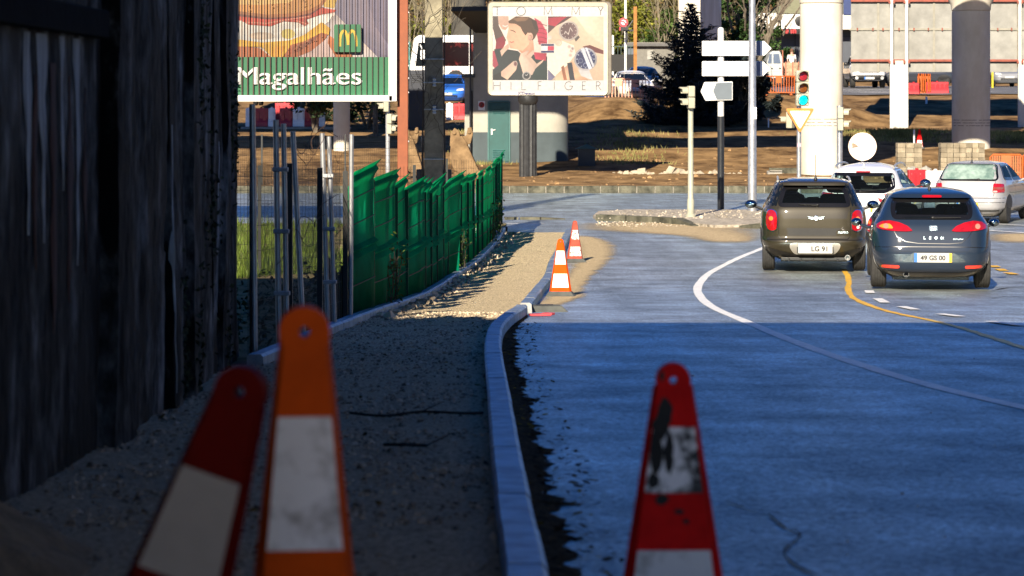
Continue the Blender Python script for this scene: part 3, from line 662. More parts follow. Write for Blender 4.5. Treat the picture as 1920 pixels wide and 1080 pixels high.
def wire_panel(name, label, p0, p1, h, dv, dh, r=.0022, folds=True, m_=wire_m, group=None, posts=True):
    p0 = Vector(p0); p1 = Vector(p1); t = thing(name, label, 'fence', p0, group=group); d = p1 - p0; L = d.length; e = d / L; nr = Vector((-e.y, e.x, 0)).normalized()
    b = MB(); n = int(L / dv)
    def off(z): return .0 if not folds else .03 * (math.exp(-((z - h * .93) / .05) ** 2) + math.exp(-((z - h * .5) / .05) ** 2))
    for i in range(n + 1):
        q = d * (i / n); b.tube([q + nr * off(z) + Vector((0, 0, z)) for z in ((0, h * .45, h * .5, h * .55, h * .88, h * .93, h * .98, h) if folds else (0, h))], r, 3, False)
    z = .05
    while z < h:
        b.tube([nr * off(z) + Vector((0, 0, z)), d + nr * off(z) + Vector((0, 0, z))], r * 1.2, 3, False); z += dh
    b.build('mesh', m_, t, fix=False)
    if posts:
        k = max(1, round(L / 2.5))
        for i in range(k + 1): b = MB(); b.box(d * (i / k) + Vector((0, 0, h / 2)) - nr * .04, (.05, .05, h + .05)); b.build('post', m_, t, smooth=False)
    return t
def vz(X, Y): return Vector((X, Y, bz(Y) + .02))
wire_panel('wire_fence', 'sagging wire mesh between the leaning steel posts', vz(-2.05, 20.7), vz(-1.74, 27.2), 1.55, .05, .2, r=.0018)
wire_panel('wire_fence', 'dark wire mesh fence crossing the grass below the burger hoarding', vz(-6.6, 43), vz(-1.6, 43.6), 1.75, .055, .22, r=.003)
wire_panel('wire_fence', 'dark wire mesh fence between the concrete pole and green fence end', vz(P(838, 0, 62.5).x, 62.5), vz(P(938, 0, 62.5).x, 62.5), 1.45, .055, .2, r=.003)
wire_panel('wire_fence', 'dark wire mesh fence at the far kerb seen below the traffic signal', Vector((-10.4, 83.2, .2)), Vector((-2.6, 83.2, .2)), 1.55, .06, .22, r=.0035)
b = MB(); tg = thing('loose_wire', 'tangle of loose rusty wire hanging on the steel posts', 'wire', vz(-1.9, 23))
for k in range(9):
    a = Vector((random.uniform(-.12, .05), random.uniform(-1.6, 3.6), random.uniform(.5, 1.75))); pts = [a + Vector((.16 * i * random.uniform(.2, 1.2) * .3, .32 * i, .10 * math.sin(i * 1.7 + k) + .04 * i)) for i in range(6)]
    b.tube(catmull(pts, 4), .003, 4)
b.build('strands', rusty, tg)
# ------------------------------------------------------------------ burger hoarding
poster = attr_mat('printed_poster', .45, var=.2)
white_metal = mat('white_metal', (.78, .78, .76), rough=.4, var=.05, scale=3)
cream_metal = mat('cream_metal', (.42, .39, .29), rough=.45, var=.1, scale=5)
black_metal = mat('black_metal', (.02, .021, .024), rough=.4, var=.2, scale=5)
orange_post = mat('orange_post', (.22, .060, .022), rough=.7, var=.12, scale=3)
Yb = 60.0; k = Yb / F
t = thing('hoarding', 'big hoarding advertising a burger, beside the orange brown post', 'hoarding', P(745, 190, Yb))
U0, V0 = 745, 190; Z = lambda x, y: (440 + x / 4.909, y / 4.909)
a = Art(U0, V0, k)
a.poly([(80, -82), (730, -82), (730, 179), (80, 179)], (244, 226, 214))
a.poly([Z(945, -420), Z(1420, -420), Z(1420, 525), Z(1315, 525), Z(930, 130)], (128, 118, 148))
a.poly([Z(945, -420), Z(1100, -420), Z(1300, 250), Z(1420, 420), Z(1420, 525), Z(1200, 400), Z(930, 130)], (150, 140, 168))
a.poly([Z(930, 130), Z(1010, 220), Z(1170, 395), Z(1315, 525), Z(1000, 525), Z(860, 400), Z(800, 250)], (226, 214, 216))
a.poly([Z(790, -420), Z(950, -420), Z(940, 0), Z(915, 75), Z(820, 62)], (250, 205, 85))
a.poly([Z(-1400, -420), Z(900, -420), Z(840, 10), Z(800, 62), Z(700, 122), Z(560, 152), Z(300, 168), Z(60, 135), Z(-1400, 100)], (176, 104, 46)); a.poly([Z(-1400, -420), Z(880, -420), Z(830, -20), Z(780, 40), Z(680, 92), Z(540, 122), Z(300, 135), Z(60, 105), Z(-1400, 70)], (214, 148, 72))
a.poly([Z(-1400, -420), Z(700, -420), Z(640, -60), Z(500, 25), Z(250, 45), Z(-1400, 20)], (238, 190, 112))
a.poly([Z(-1400, 95), Z(60, 130), Z(300, 166), Z(560, 150), Z(700, 120), Z(800, 60), Z(850, 85), Z(720, 150), Z(560, 180), Z(300, 192), Z(50, 165), Z(-1400, 135)], (120, 42, 22))
a.poly([Z(-1400, 135), Z(55, 152), Z(300, 180), Z(560, 166), Z(700, 138), Z(800, 72), Z(936, 92), Z(920, 112), Z(800, 132), Z(660, 180), Z(682, 222), Z(655, 243), Z(585, 205), Z(450, 196), Z(330, 242), Z(130, 226), Z(-1400, 200)], (212, 66, 38))
for q in (((100, 205), (300, 215), (420, 190)), ((350, 205), (520, 175), (700, 150)), ((560, 190), (650, 215), (670, 232))): a.strokes([Z(*p) for p in q], 2, (242, 150, 118))
a.poly([Z(-1400, 200), Z(60, 190), Z(130, 229), Z(330, 246), Z(450, 200), Z(585, 208), Z(640, 246), Z(690, 215), Z(660, 182), Z(800, 138), Z(905, 130), Z(870, 200), Z(800, 240), Z(640, 322), Z(500, 372), Z(260, 392), Z(60, 372), Z(-1400, 350)], (252, 244, 232))
a.poly([Z(*p) for p in circ(490, 312, 66, 20, 46)], (252, 226, 120))
a.poly([Z(*p) for p in circ(250, 330, 120, 16, 34)], (238, 214, 190))
a.poly([Z(-1400, 400), Z(55, 425), Z(230, 442), Z(335, 525), Z(-1400, 525)], (196, 104, 44))
a.poly([Z(450, 525), Z(520, 408), Z(640, 378), Z(850, 252), Z(862, 315), Z(800, 402), Z(700, 472), Z(575, 525)], (196, 102, 40))
a.poly([Z(470, 515), Z(540, 425), Z(650, 395), Z(800, 300), Z(700, 400), Z(600, 470)], (172, 80, 30))
a.poly([Z(-1400, 350), Z(55, 365), Z(250, 392), Z(500, 372), Z(640, 322), Z(800, 203), Z(882, 262), Z(872, 322), Z(800, 300), Z(640, 382), Z(520, 412), Z(445, 525), Z(345, 525), Z(250, 432), Z(60, 428), Z(-1400, 400)], (252, 190, 44))
a.poly([Z(330, 500), Z(360, 430), Z(470, 425), Z(420, 520), Z(370, 525)], (238, 162, 26))
a.poly([Z(575, 525), Z(700, 474), Z(866, 340), Z(935, 525)], (228, 196, 190))
a.poly([Z(866, 322), Z(1000, 412), Z(1092, 525), Z(930, 525), Z(858, 398)], (212, 116, 46))
a.n += 1
for _ in range(60):
    x, y = random.uniform(60, 780), random.uniform(-150, 110)
    if y < 150 - x * .12: a.poly([Z(*p) for p in circ(x, y, random.uniform(3, 6), 5)], random.choice(((244, 206, 140), (226, 176, 104), (204, 146, 78))))
for _ in range(26): x = random.uniform(480, 840); a.poly([Z(*p) for p in circ(x, 470 - (x - 480) * .38 + random.uniform(-25, 30), random.uniform(3, 6), 5)], random.choice(((236, 180, 120), (150, 66, 24))))
a.poly([(80, 107.2), (730, 107.2), (730, 178.5), (80, 178.5)], (26, 148, 94))
a.poly([Z(p[0], p[1]) for p in rrect(918, 226, 1170, 480, 18)], (18, 140, 84))
def arch(x0, x1, x2, yb, yt): return [(x0, yb)] + [(x0 + (x1 - x0) * (1 - math.cos(q)), yb - (yb - yt) * math.sin(q) ** .62) for q in [R(9 * i) for i in range(1, 11)]] + [(x1 + (x2 - x1) * math.sin(q), yt + (yb - 14 - yt) * (1 - math.cos(q)) ** .85) for q in [R(10 * i) for i in range(1, 10)]]
L_ = arch(972, 1012, 1047, 428, 284); Rr = [(2 * 1047 - x, y) for x, y in L_]
for s in (L_, Rr): a.strokes([Z(*p) for p in s], 4.6, (255, 205, 40), .36)
pn = a.m.build('advert', poster, t, smooth=False, fix=False)
b = MB()
for q in (-1, 0, 1): b.text('Magalhães', 44, (q * 1.15, q * .02, 0), off=0, ext=0, fit=(1175 - 30) / 4.909, align='LEFT')
xs_ = [p[0] for p in b.v]; zs_ = [p[2] for p in b.v]
sc_ = (42.5 / ((max(zs_) - min(zs_)))) ; zmin = min(zs_)
b.v = [((440 + 22 / 4.909 - U0 + p[0] - min(xs_)) * k, -.17 + p[1], (V0 - 169 + (p[2] - zmin) * sc_) * k) for p in b.v]
b.build('lettering', mat('white_print', (.46, .46, .45), rough=.5, var=.04), pn, smooth=False)
b = MB(); i = 0
x = 75.0
while x > -1500: x -= 52
while x < 1420:
    wd = 1.1 + 1.0 * max(0, min(1, (1000 - x) / 900)); u = 440 + x / 4.909
    if u > 80: b.box(((u - U0) * k, -.19, 50 * k * 0 + (V0 - 48.5) * k), (wd * k, .016, 260 * k))
    x += 52
b.build('slat_gaps', mat('slat_gap', (.05, .028, .022), rough=.8), pn, smooth=False)
b = MB(); zt = (V0 + 82) * k + .12
b.box((-.09, -.16, zt / 2), (15 * k, .40, zt)); b.box(((80 - U0) * k, -.16, zt / 2), (15 * k, .40, zt))
b.box(((80 - U0) * k / 2, -.16, .065), ((U0 - 80) * k - .18, .40, .14)); b.box(((80 - U0) * k / 2, -.16, zt + .05), ((U0 - 80) * k, .40, .14))
b.build('frame', white_metal, t, bevel=.012)
b = MB(); b.box(((80 - U0) * k / 2, .12, zt / 2), ((U0 - 80) * k, .12, zt)); b.build('back_panel', galv_dull, t, smooth=False)
b = MB(); b.box((.125, .02, (zt - 2.9) / 2), (.235, .26, zt + 3.2)); po = b.build('post', orange_post, t, bevel=.01)
b = MB(); b.box((-7.6, .1, -1.45), (.24, .26, 3.0)); b.build('post', orange_post, t, bevel=.01)
for z in (-2.2, -.9, .2, .52, .8, 1.3, 2.0): b = MB(); b.ell((.252, -.05, z), (.018, .02, .02), 8, 5); b.build('bolt', white_metal, po)

# ------------------------------------------------------------------ light box with the watch advert
Yt = 90.0; k = Yt / F; U0, V0 = 990, 327
t = thing('light_box', 'cream framed poster light box with watch advert on a fluted dark column', 'billboard', P(U0, V0, Yt))
pt = lambda u, v: ((u - U0) * k, (V0 - v) * k)
x0, z0 = pt(914, 180); x1, z1 = pt(1147, 3)
b = MB(); b.prism(rrect(x0, z0, x1, z1, .16, 6), -.22, .22, 'y'); b.build('housing', mat('bronze_housing', (.17, .15, .12), rough=.4, metal=.3, var=.1), t, bevel=.04)
x0, z0 = pt(916, 178.5); x1, z1 = pt(1139, 5)
b = MB(); o = rrect(x0, z0, x1, z1, .14, 6); xi0, zi0 = pt(923, 172.5); xi1, zi1 = pt(1132, 12.5); inn = rrect(xi0, zi0, xi1, zi1, .05, 6); n = len(o)
b.add([(p[0], -.27, p[1]) for p in o] + [(p[0], -.25, p[1]) for p in inn] + [(p[0], -.2, p[1]) for p in o], [(i, (i + 1) % n, n + (i + 1) % n, n + i) for i in range(n)] + [(i, 2 * n + i, 2 * n + (i + 1) % n, (i + 1) % n) for i in range(n)])
b.build('bezel', cream_metal, t, fix=False)
a = Art(U0, V0, k); Z = lambda x, y: (900 + x / 4.909, y / 4.909)
W_ = lambda pts, rgb, dim=.33: a.poly([Z(*p) for p in pts], rgb, dim)
W_([(105, 55), (1145, 55), (1145, 860), (105, 860)], (252, 252, 252), .34)
W_([(118, 150), (618, 150), (618, 738), (118, 738)], (250, 232, 222))
W_([(118, 150), (165, 150), (175, 240), (240, 370), (220, 420), (150, 400), (118, 260)], (96, 80, 74))
W_([(165, 150), (262, 150), (268, 240), (235, 280), (200, 270), (170, 215)], (240, 200, 180)); a.strokes([Z(208, 236), Z(232, 246), Z(256, 236)], 2, (255, 250, 245))
W_([(150, 360), (215, 330), (235, 400), (200, 470), (140, 470)], (150, 40, 62)); W_([(118, 470), (185, 455), (196, 600), (160, 655), (118, 610)], (176, 66, 84))
W_([(500, 165), (560, 200), (618, 300), (618, 430), (540, 410), (520, 300)], (206, 62, 92)); 
for y in (230, 270, 310, 350, 390): a.strokes([Z(530, y - 10), Z(575, y - 5), Z(617, y + 10)], 1.2, (150, 34, 62))
W_([(128, 455), (200, 446), (350, 470), (400, 520), (480, 500), (618, 520), (618, 738), (118, 738), (118, 640), (170, 600)], (44, 56, 60)); W_([(500, 640), (618, 560), (618, 738), (480, 738)], (34, 60, 62)); W_([(130, 690), (250, 640), (300, 738), (118, 738)], (36, 40, 44))
W_([(492, 480), (612, 492), (606, 560), (510, 545)], (198, 52, 84))
W_([(380, 395), (490, 370), (498, 480), (410, 520), (345, 455)], (222, 166, 138))
W_([(266, 212), (330, 205), (420, 230), (470, 300), (450, 410), (392, 470), (340, 455), (278, 446), (264, 405), (244, 345), (252, 310), (262, 270)], (242, 190, 160))
W_([(264, 215), (262, 195), (330, 152), (450, 158), (520, 195), (540, 280), (505, 350), (480, 378), (478, 320), (440, 300), (418, 330), (392, 290), (372, 250), (330, 222)], (92, 64, 46)); W_([(300, 175), (380, 158), (450, 170), (420, 195), (340, 200)], (128, 94, 68)); W_([(470, 180), (520, 200), (538, 280), (500, 270)], (66, 46, 36))
W_(circ(462, 340, 26, 14, 38), (238, 190, 168)); a.strokes([Z(452, 330), Z(470, 325), Z(472, 350)], 1.2, (196, 140, 120)); a.strokes([Z(280, 278), Z(305, 285), Z(330, 300)], 1.6, (110, 80, 66)); a.strokes([Z(272, 384), Z(292, 392), Z(312, 384)], 1.6, (200, 110, 104))
W_([(195, 660), (310, 562), (346, 590), (332, 645), (252, 735), (195, 700)], (246, 210, 188)); W_([(358, 545), (372, 500), (440, 462), (452, 470), (420, 520), (490, 460), (502, 480), (470, 530), (522, 588), (590, 546), (572, 575), (510, 632), (480, 690), (400, 690)], (248, 214, 194))
W_([(185, 470), (225, 430), (262, 400), (270, 440), (220, 490), (200, 520)], (240, 200, 178))
W_(circ(428, 697, 40), (196, 192, 190)); W_(circ(428, 697, 29), (60, 62, 70)); a.strokes([Z(428, 697), Z(440, 680)], 1, (230, 230, 230)); a.strokes([Z(428, 697), Z(415, 690)], 1, (230, 230, 230)); W_(circ(326, 588, 20, 14, 28), (210, 190, 180)); W_(circ(326, 588, 13, 14, 19), (140, 90, 90))
W_([(625, 153), (1135, 153), (1135, 740), (625, 740)], (250, 224, 196))
W_([(880, 153), (1135, 153), (1135, 420), (1000, 330)], (252, 232, 206)); W_([(625, 153), (850, 153), (770, 205), (700, 240), (625, 310)], (92, 62, 66)); W_([(625, 165), (800, 155), (740, 200), (690, 245), (625, 230)], (206, 58, 84))
W_([(625, 430), (740, 372), (862, 420), (880, 500), (800, 600), (690, 705), (625, 640)], (255, 244, 226), .35); W_([(625, 640), (690, 705), (660, 738), (625, 738)], (120, 116, 150)); W_([(700, 690), (800, 600), (850, 560), (940, 690), (1000, 740), (690, 740)], (236, 190, 158))
W_([(800, 580), (845, 575), (872, 738), (825, 738)], (48, 52, 66)); W_([(745, 620), (770, 600), (800, 738), (770, 738)], (176, 110, 80))
W_([(940, 430), (1010, 415), (1135, 465), (1135, 500), (1040, 480)], (120, 60, 58)); W_([(900, 640), (1000, 640), (1040, 740), (930, 700)], (226, 224, 226))
W_(circ(722, 395, 32), (236, 206, 184)); W_(circ(722, 395, 22), (250, 226, 208)); W_(circ(640, 345, 20), (224, 214, 206))
for cx, cy in ((820, 430), (840, 470), (830, 510), (850, 450)): W_(circ(cx, cy, 18), (228, 214, 208)); W_(circ(cx, cy, 9), (196, 170, 160))
W_(circ(815, 285, 92, 28), (206, 196, 190)); W_(circ(815, 285, 76, 28), (124, 96, 100))
for q in range(12): cq, sq = math.cos(q * math.pi / 6), math.sin(q * math.pi / 6); a.strokes([Z(815 + 60 * cq, 285 + 60 * sq), Z(815 + 72 * cq, 285 + 72 * sq)], 1.2, (230, 210, 205))
for q in ((770, 320), (810, 270), (830, 300), (875, 240)): pass
a.strokes([Z(775, 315), Z(785, 290), Z(812, 318), Z(830, 255), Z(850, 290)], 1.4, (240, 226, 220)); W_([(868, 360), (905, 325), (918, 345), (880, 385)], (90, 82, 84))
W_(circ(970, 545, 106, 28), (190, 188, 196)); W_(circ(970, 545, 90, 28), (44, 52, 102))
for q in range(12): cq, sq = math.cos(q * math.pi / 6), math.sin(q * math.pi / 6); a.strokes([Z(970 + 70 * cq, 545 + 70 * sq), Z(970 + 86 * cq, 545 + 86 * sq)], 1.6, (200, 206, 226))
for cx, cy in ((925, 560), (1010, 540), (970, 600)): W_(circ(cx, cy, 22), (150, 160, 196)); W_(circ(cx, cy, 17), (52, 60, 112))
W_([(925, 450), (955, 440), (1030, 630), (1000, 640)], (236, 236, 246)); W_([(965, 440), (985, 440), (1050, 610), (1036, 622)], (226, 228, 240))
W_([(558, 403), (684, 403), (684, 489), (558, 489)], (240, 240, 244)); W_([(562, 406), (680, 406), (680, 424), (562, 424)], (52, 52, 98)); W_([(562, 468), (680, 468), (680, 486), (562, 486)], (52, 52, 98)); W_([(562, 426), (621, 426), (621, 466), (562, 466)], (255, 255, 255), .35); W_([(621, 426), (680, 426), (680, 466), (621, 466)], (206, 60, 90))
def seg(lines, wd=.95, rgb=(70, 62, 68)):
    for l in lines: a.strokes([Z(*p) for p in l], wd, rgb)
y0_, y1_ = 66, 142
seg([((125, y0_), (190, y0_)), ((158, y0_), (158, y1_))]); seg([[(x, y) for x, y in circ(378, 104, 40, 24)] + [(418, 104)]])
for cx in (625, 880): seg([((cx - 36, y1_), (cx - 33, y0_), (cx, y1_ - 10), (cx + 33, y0_), (cx + 36, y1_))])
seg([((1085, y0_), (1108, 104), (1131, y0_)), ((1108, 104), (1108, y1_))])
y0_, y1_ = 752, 826; g2 = (120, 112, 120)
seg([((126, y0_), (126, y1_)), ((186, y0_), (186, y1_)), ((126, 788), (186, 788))], 0.85, g2); seg([((285, y0_), (285, y1_))], 0.85, g2); seg([((384, y0_), (384, y1_), (424, y1_))], 0.85, g2)
seg([((566, y0_), (534, y0_), (534, y1_)), ((534, 788), (560, 788))], 0.85, g2); seg([((682, y0_), (682, y1_))], 0.85, g2); seg([[(815 + 36 * math.cos(R(q)), 789 + 38 * math.sin(R(q))) for q in range(-50, -361, -20)] + [(851, 792), (822, 792)]], 0.85, g2)
seg([((972, y0_), (940, y0_), (940, y1_), (972, y1_)), ((940, 788), (966, 788))], 0.85, g2); seg([((1068, y1_), (1068, y0_), (1090, y0_), (1104, 764), (1100, 784), (1068, 790)), ((1084, 790), (1108, y1_))], 0.85, g2)
for q in range(len(a.m.v)): x_, y_, z_ = a.m.v[q]; a.m.v[q] = (x_, -.222 + y_ * .1, z_)
pn = a.m.build('advert', poster, t, smooth=False, fix=False)
b = MB(); b.text('JCDecaux', .12, (0, 0, 0), off=.004, ext=.002, fit=33 * k); cx, cz = pt(987, 177.3)
b.v = [(p[0] + cx, p[1] - .275, p[2] * 1.1 + cz) for p in b.v]; b.build('lettering', mat('navy_print', (.06, .06, .16), rough=.5), t, smooth=False)
b = MB()
sec = []
for i in range(28):
    q = 2 * math.pi * i / 28; rr = .29 * (1 + .06 * (1 if i % 2 else -1)); sec.append((rr * math.cos(q), rr * math.sin(q) * .8))
b.prism(sec, -.3, (V0 - 196) * k, 'z'); h = (V0 - 196) * k
b.build('column', mat('column_dark', (.030, .031, .032), rough=.45, metal=.2, var=.3, scale=5), t, ang=20)
b = MB(); b.lathe([(.27, h), (.34, h + .12), (.33, h + .28)], 24); b.build('column_head', MATS['column_dark'], t)

# ------------------------------------------------------------------ kiosk
Yk = 100.0; k = Yk / F; U0, V0 = 975, 305
t = thing('kiosk', 'small white kiosk with grey plinth, teal door and dark canopy', 'kiosk', P(U0, V0, Yk))
pt = lambda u, v: ((u - U0) * k, (V0 - v) * k)
xa, xb = pt(887, 0)[0], pt(1066, 0)[0]; rr = .75
def plan(o=0): return [(xa - o, 4.2), (xa - o, -o)] + [(xb - rr + (rr + o) * math.sin(R(q)), rr - (rr + o) * math.cos(R(q))) for q in range(0, 91, 9)] + [(xb + o, 4.2)]
zs = pt(0, 248)[1]; zt = 5.0
b = MB(); b.prism(plan(.012), -.4, zs, 'z'); b.build('plinth', mat('blue_grey_render', (.055, .075, .085), rough=.85, var=.12, scale=1.5), t)
b = MB(); b.prism(plan(), zs, zt, 'z'); b.build('wall', white_wall, t)
xd0, zd1 = pt(917, 192); xd1, zd0 = pt(954, 303)
teal = mat('teal_paint', (.010, .072, .070), rough=.5, var=.12, scale=2)
b = MB(); b.box(((xd0 + xd1) / 2, -.02, (zd0 + zd1) / 2), (xd1 - xd0, .05, zd1 - zd0)); d = b.build('door', teal, t, bevel=.006)
for z0_, n in ((zd1 - .42, 5), (zd0 + .16, 5)):
    b = MB(); b.box(((xd0 + xd1) / 2, -.045, z0_ + .13), (.5, .01, .36))
    for i in range(n): b.box(((xd0 + xd1) / 2, -.052, z0_ + i * .065), (.46, .02, .03), Matrix.Rotation(.5, 3, 'X'))
    b.build('vent', mat('teal_vent', (.02, .09, .09), rough=.5), d, smooth=False)
b = MB(); b.box((xd0 + .1, -.055, zd0 + 1.12), (.05, .02, .22)); b.tube([(xd0 + .1, -.06, zd0 + 1.16), (xd0 + .24, -.09, zd0 + 1.20)], .015, 6); b.build('handle', white_metal, d)
b = MB(); b.box((xd0 - .03, -.03, (zd0 + zd1) / 2), (.05, .08, zd1 - zd0 + .08)); b.box((xd1 + .03, -.03, (zd0 + zd1) / 2), (.05, .08, zd1 - zd0 + .08)); b.box(((xd0 + xd1) / 2, -.03, zd1 + .04), (xd1 - xd0, .08, .06)); b.build('door_frame', mat('teal_frame', (.04, .12, .12), rough=.5), t, smooth=False)
xn, zn = pt(903, 198)
b = MB(); b.box((xn, -.012, zn), (.25, .02, .34)); s = b.build('notice', white_metal, t, smooth=False, label='white notice with a red ring around a raised hand')
b = MB(); M = Matrix.Rotation(R(90), 3, 'X'); b.lathe([(.085, 0), (.11, 0), (.11, .006), (.085, .006), (.085, 0)], 24, (xn, -.024, zn + .03), M); b.box((xn, -.026, zn + .03), (.2, .004, .02), Matrix.Rotation(R(45), 3, 'Y')); b.build('red_ring', mat('sign_red', (.55, .03, .03), rough=.5, var=.05), s)
b = MB(); b.ell((xn, -.024, zn + .02), (.035, .004, .045), 10, 6)
for i in range(4): b.box((xn - .03 + .02 * i, -.024, zn + .07), (.013, .004, .06))
b.build('hand', black_metal, s, smooth=False)
xl = pt(846, 0)[0]; b = MB(); zf = pt(0, 0)[1]
# canopy: soffit slopes up towards the street
f0 = P(846, 21, 94) - t.location; f1 = P(1010, 16, 94) - t.location; zc = P(0, 62, 100).z - t.location.z
q = [(f0.x, f0.y, f0.z), (xb + .6, f0.y, f0.z + .05), (xb + .6, .1, zc), (xa + .1, .1, zc)]
q += [(x_, y_, z_ + .16) for x_, y_, z_ in q]
b.add(q, [(0, 1, 2, 3), (7, 6, 5, 4), (0, 4, 5, 1), (1, 5, 6, 2), (2, 6, 7, 3), (3, 7, 4, 0)])
b.add([(xa + .1, .1, zc), (xb + .6, .1, zc), (xb + .6, 4.5, zc), (xa + .1, 4.5, zc), (xa + .1, .1, zc + .2), (xb + .6, .1, zc + .2), (xb + .6, 4.5, zc + .2), (xa + .1, 4.5, zc + .2)], [(3, 2, 1, 0), (4, 5, 6, 7), (1, 2, 6, 5), (2, 3, 7, 6), (3, 0, 4, 7)])
b.build('canopy', mat('dark_canopy', (.006, .007, .011), rough=.6, var=.2), t, smooth=False)
b = MB(); b.box((xa - .17, 1.4, pt(0, 160)[1] / 2 + .3), (.3, 2.4, pt(0, 160)[1])); b.build('annexe', mat('annexe_wall', (.30, .29, .25), rough=.9, var=.15), t, smooth=False)
b = MB(); b.box((xa - .18, 1.3, pt(0, 152)[1] + .2), (.5, 2.8, .14)); b.build('annexe_roof', black_metal, t, smooth=False)
b = MB(); b.box((xa - .07, .18, pt(0, 200)[1] / 2 + .35), (.1, .1, 2.6)); b.build('annexe_door', black_metal, t, smooth=False)
b = MB(); b.tube([(xa - .1, -.08, -.2), (xa - .1, -.08, zt + .2)], .035, 8); b.build('drainpipe', black_metal, t)

# ------------------------------------------------------------------ concrete pole with creeper
Yp = 64.0; k = Yp / F
t = thing('utility_pole', 'square concrete utility pole overgrown with bare creeper stems', 'pole', (P(813.5, 0, Yp).x, Yp, 0))
b = MB(); wv = 18.5 * k
b.add([(s * wv * (1 if z < 1 else .8), s2 * wv * (1 if z < 1 else .8), z) for z in (-.4, 9) for s, s2 in ((-1, -1), (1, -1), (1, 1), (-1, 1))], [(3, 2, 1, 0), (4, 5, 6, 7), (0, 1, 5, 4), (1, 2, 6, 5), (2, 3, 7, 6), (3, 0, 4, 7)])
b.build('shaft', mat('pole_concrete', (.22, .195, .135), rough=.9, var=.3, scale=2.5, bump=.4, bscale=40, col2=(.32, .29, .2)), t, bevel=.02)
b = MB(); b.box((.0, .06, .45), (65 * k, .5, 1.5)); b.build('plinth', mat('dark_plinth', (.05, .05, .05), rough=.9, var=.3), t, bevel=.015)
for v in (111, 155, 205, 298): z = ZC - (v - VH) * k; b = MB(); b.box((0, 0, z), (2 * wv + .03, 2 * wv + .03, .022)); b.build('strap', galv, t, smooth=False)
for v in (155, 206):
    b = MB(); z = ZC - (v - VH) * k; b.lathe([(.03, -.1), (.055, -.08), (.035, -.03), (.06, .0), (.035, .05), (.05, .09), (.02, .11)], 12, (.02, -wv - .06, z)); b.tube([(.02, -wv - .06, z), (.16, -wv - .06, z + .01)], .012, 5)
    b.build('insulator', mat('porcelain', (.42, .45, .45), rough=.25), t)
b = MB(); b.tube([(-wv - .03, -.05, -.3), (-wv - .03, -.05, 2.05)], .028, 10); b.build('conduit', galv, t)
stem = mat('creeper_stem', (.05, .04, .03), rough=.9, var=.3)
b = MB()
for i in range(46):
    x = random.choice((-wv - .02, wv + .02)) + random.uniform(-.05, .05); z = random.uniform(1.6, 5.2); p = [Vector((x, -wv - .02, z))]
    dx = random.uniform(-.12, .12) if x < 0 else random.uniform(-.12, .12)
    for j in range(7): p.append(p[-1] + Vector((dx + random.uniform(-.07, .07), random.uniform(-.02, .01), random.uniform(.02, .2))))
    b.tube(catmull(p, 3), random.uniform(.003, .008), 4, False)
for i in range(10):
    s = random.choice((-1, 1)); p = [Vector((s * (wv + .02), -wv, random.uniform(2.5, 4.8)))]
    for j in range(6): p.append(p[-1] + Vector((s * random.uniform(.0, .12), -.02, random.uniform(-.22, .12))))
    b.tube(catmull(p, 3), .004, 4, False)
for s in (-1, 1): b.tube([(s * (wv + .015), -wv + .02, -.2), (s * (wv + .03), -wv - .01, 1.5), (s * (wv + .01), -wv, 3), (s * (wv + .03), -wv, 4.5), (s * (wv + .0), -wv, 6)], [.03, .025, .02, .014, .008], 6)
b.build('creeper', stem, t)

# ------------------------------------------------------------------ traffic lights and signs
sig_cream = mat('signal_housing', (.34, .33, .25), rough=.5, var=.08, scale=6)
lens_black = mat('lens_black', (.01, .01, .01), rough=.4)
sign_white = mat('sign_white', (.80, .80, .78), rough=.35, var=.04, scale=4)
sign_grey = mat('sign_grey', (.10, .125, .15), rough=.5, var=.06, scale=4)
sign_orange = mat('sign_orange', (.62, .19, .035), rough=.45, var=.25, scale=5)
post_cream = mat('post_cream', (.32, .32, .25), rough=.55, var=.12, scale=6)
dark_post = mat('dark_post', (.016, .018, .022), rough=.35, var=.2)
def lens(nm, col, e=0): return mat(nm, col, rough=.15, var=.1, scale=9, emit=e)
LR = lens('red_lens', (.22, .012, .02), .12); LA = lens('amber_lens', (.13, .04, .008), .08); LG = lens('green_lens', (.0, .55, .55), 1.5)
def visor(b, c, M, r=.105, L=.2):
    pr = []; vs = []; n = 12; fs = []
    for i in range(n + 1):
        q = R(-25 + 230 * i / n)
        for rr_ in (r, r - .008):
            for y in (0, -L * (1 if 40 < (-25 + 230 * i / n) < 140 else .7)): vs.append(M @ Vector((rr_ * math.cos(q), y, rr_ * math.sin(q))) + Vector(c))
    for i in range(n):
        o = i * 4
        fs += [(o, o + 1, o + 5, o + 4), (o + 2, o + 6, o + 7, o + 3), (o + 1, o + 3, o + 7, o + 5)]
    b.add(vs, fs)
def signal(parent, z, n, yaw, lenses, off=(0, 0), hs=.31, name='signal_head', wd=.3):
    M = Matrix.Rotation(yaw, 3, 'Z'); c = Vector((off[0], off[1], z))
    b = MB()
    for i in range(n): b.box(c + Vector((0, 0, hs * (n - 1 - i))), (wd, .16, hs - .012), M)
    h = b.build(name, sig_cream, parent, bevel=.02)
    for i in range(n):
        cc = c + Vector((0, 0, hs * (n - 1 - i))) + M @ Vector((0, -.085, 0))
        b = MB(); visor(b, cc, M, wd * .43, .2); b.build('visor', sig_cream if lenses else sig_cream, h)
        b = MB(); b.lathe([(wd * .42, 0), (wd * .42, .004), (0, .006)], 20, cc, M @ Matrix.Rotation(R(90), 3, 'X')); b.build('reflector', lens_black, h)
        if lenses: b = MB(); b.lathe([(wd * .36, .004), (wd * .33, .02), (wd * .2, .032), (0, .036)], 20, cc, M @ Matrix.Rotation(R(90), 3, 'X')); b.build('lens', lenses[i], h)
    return h
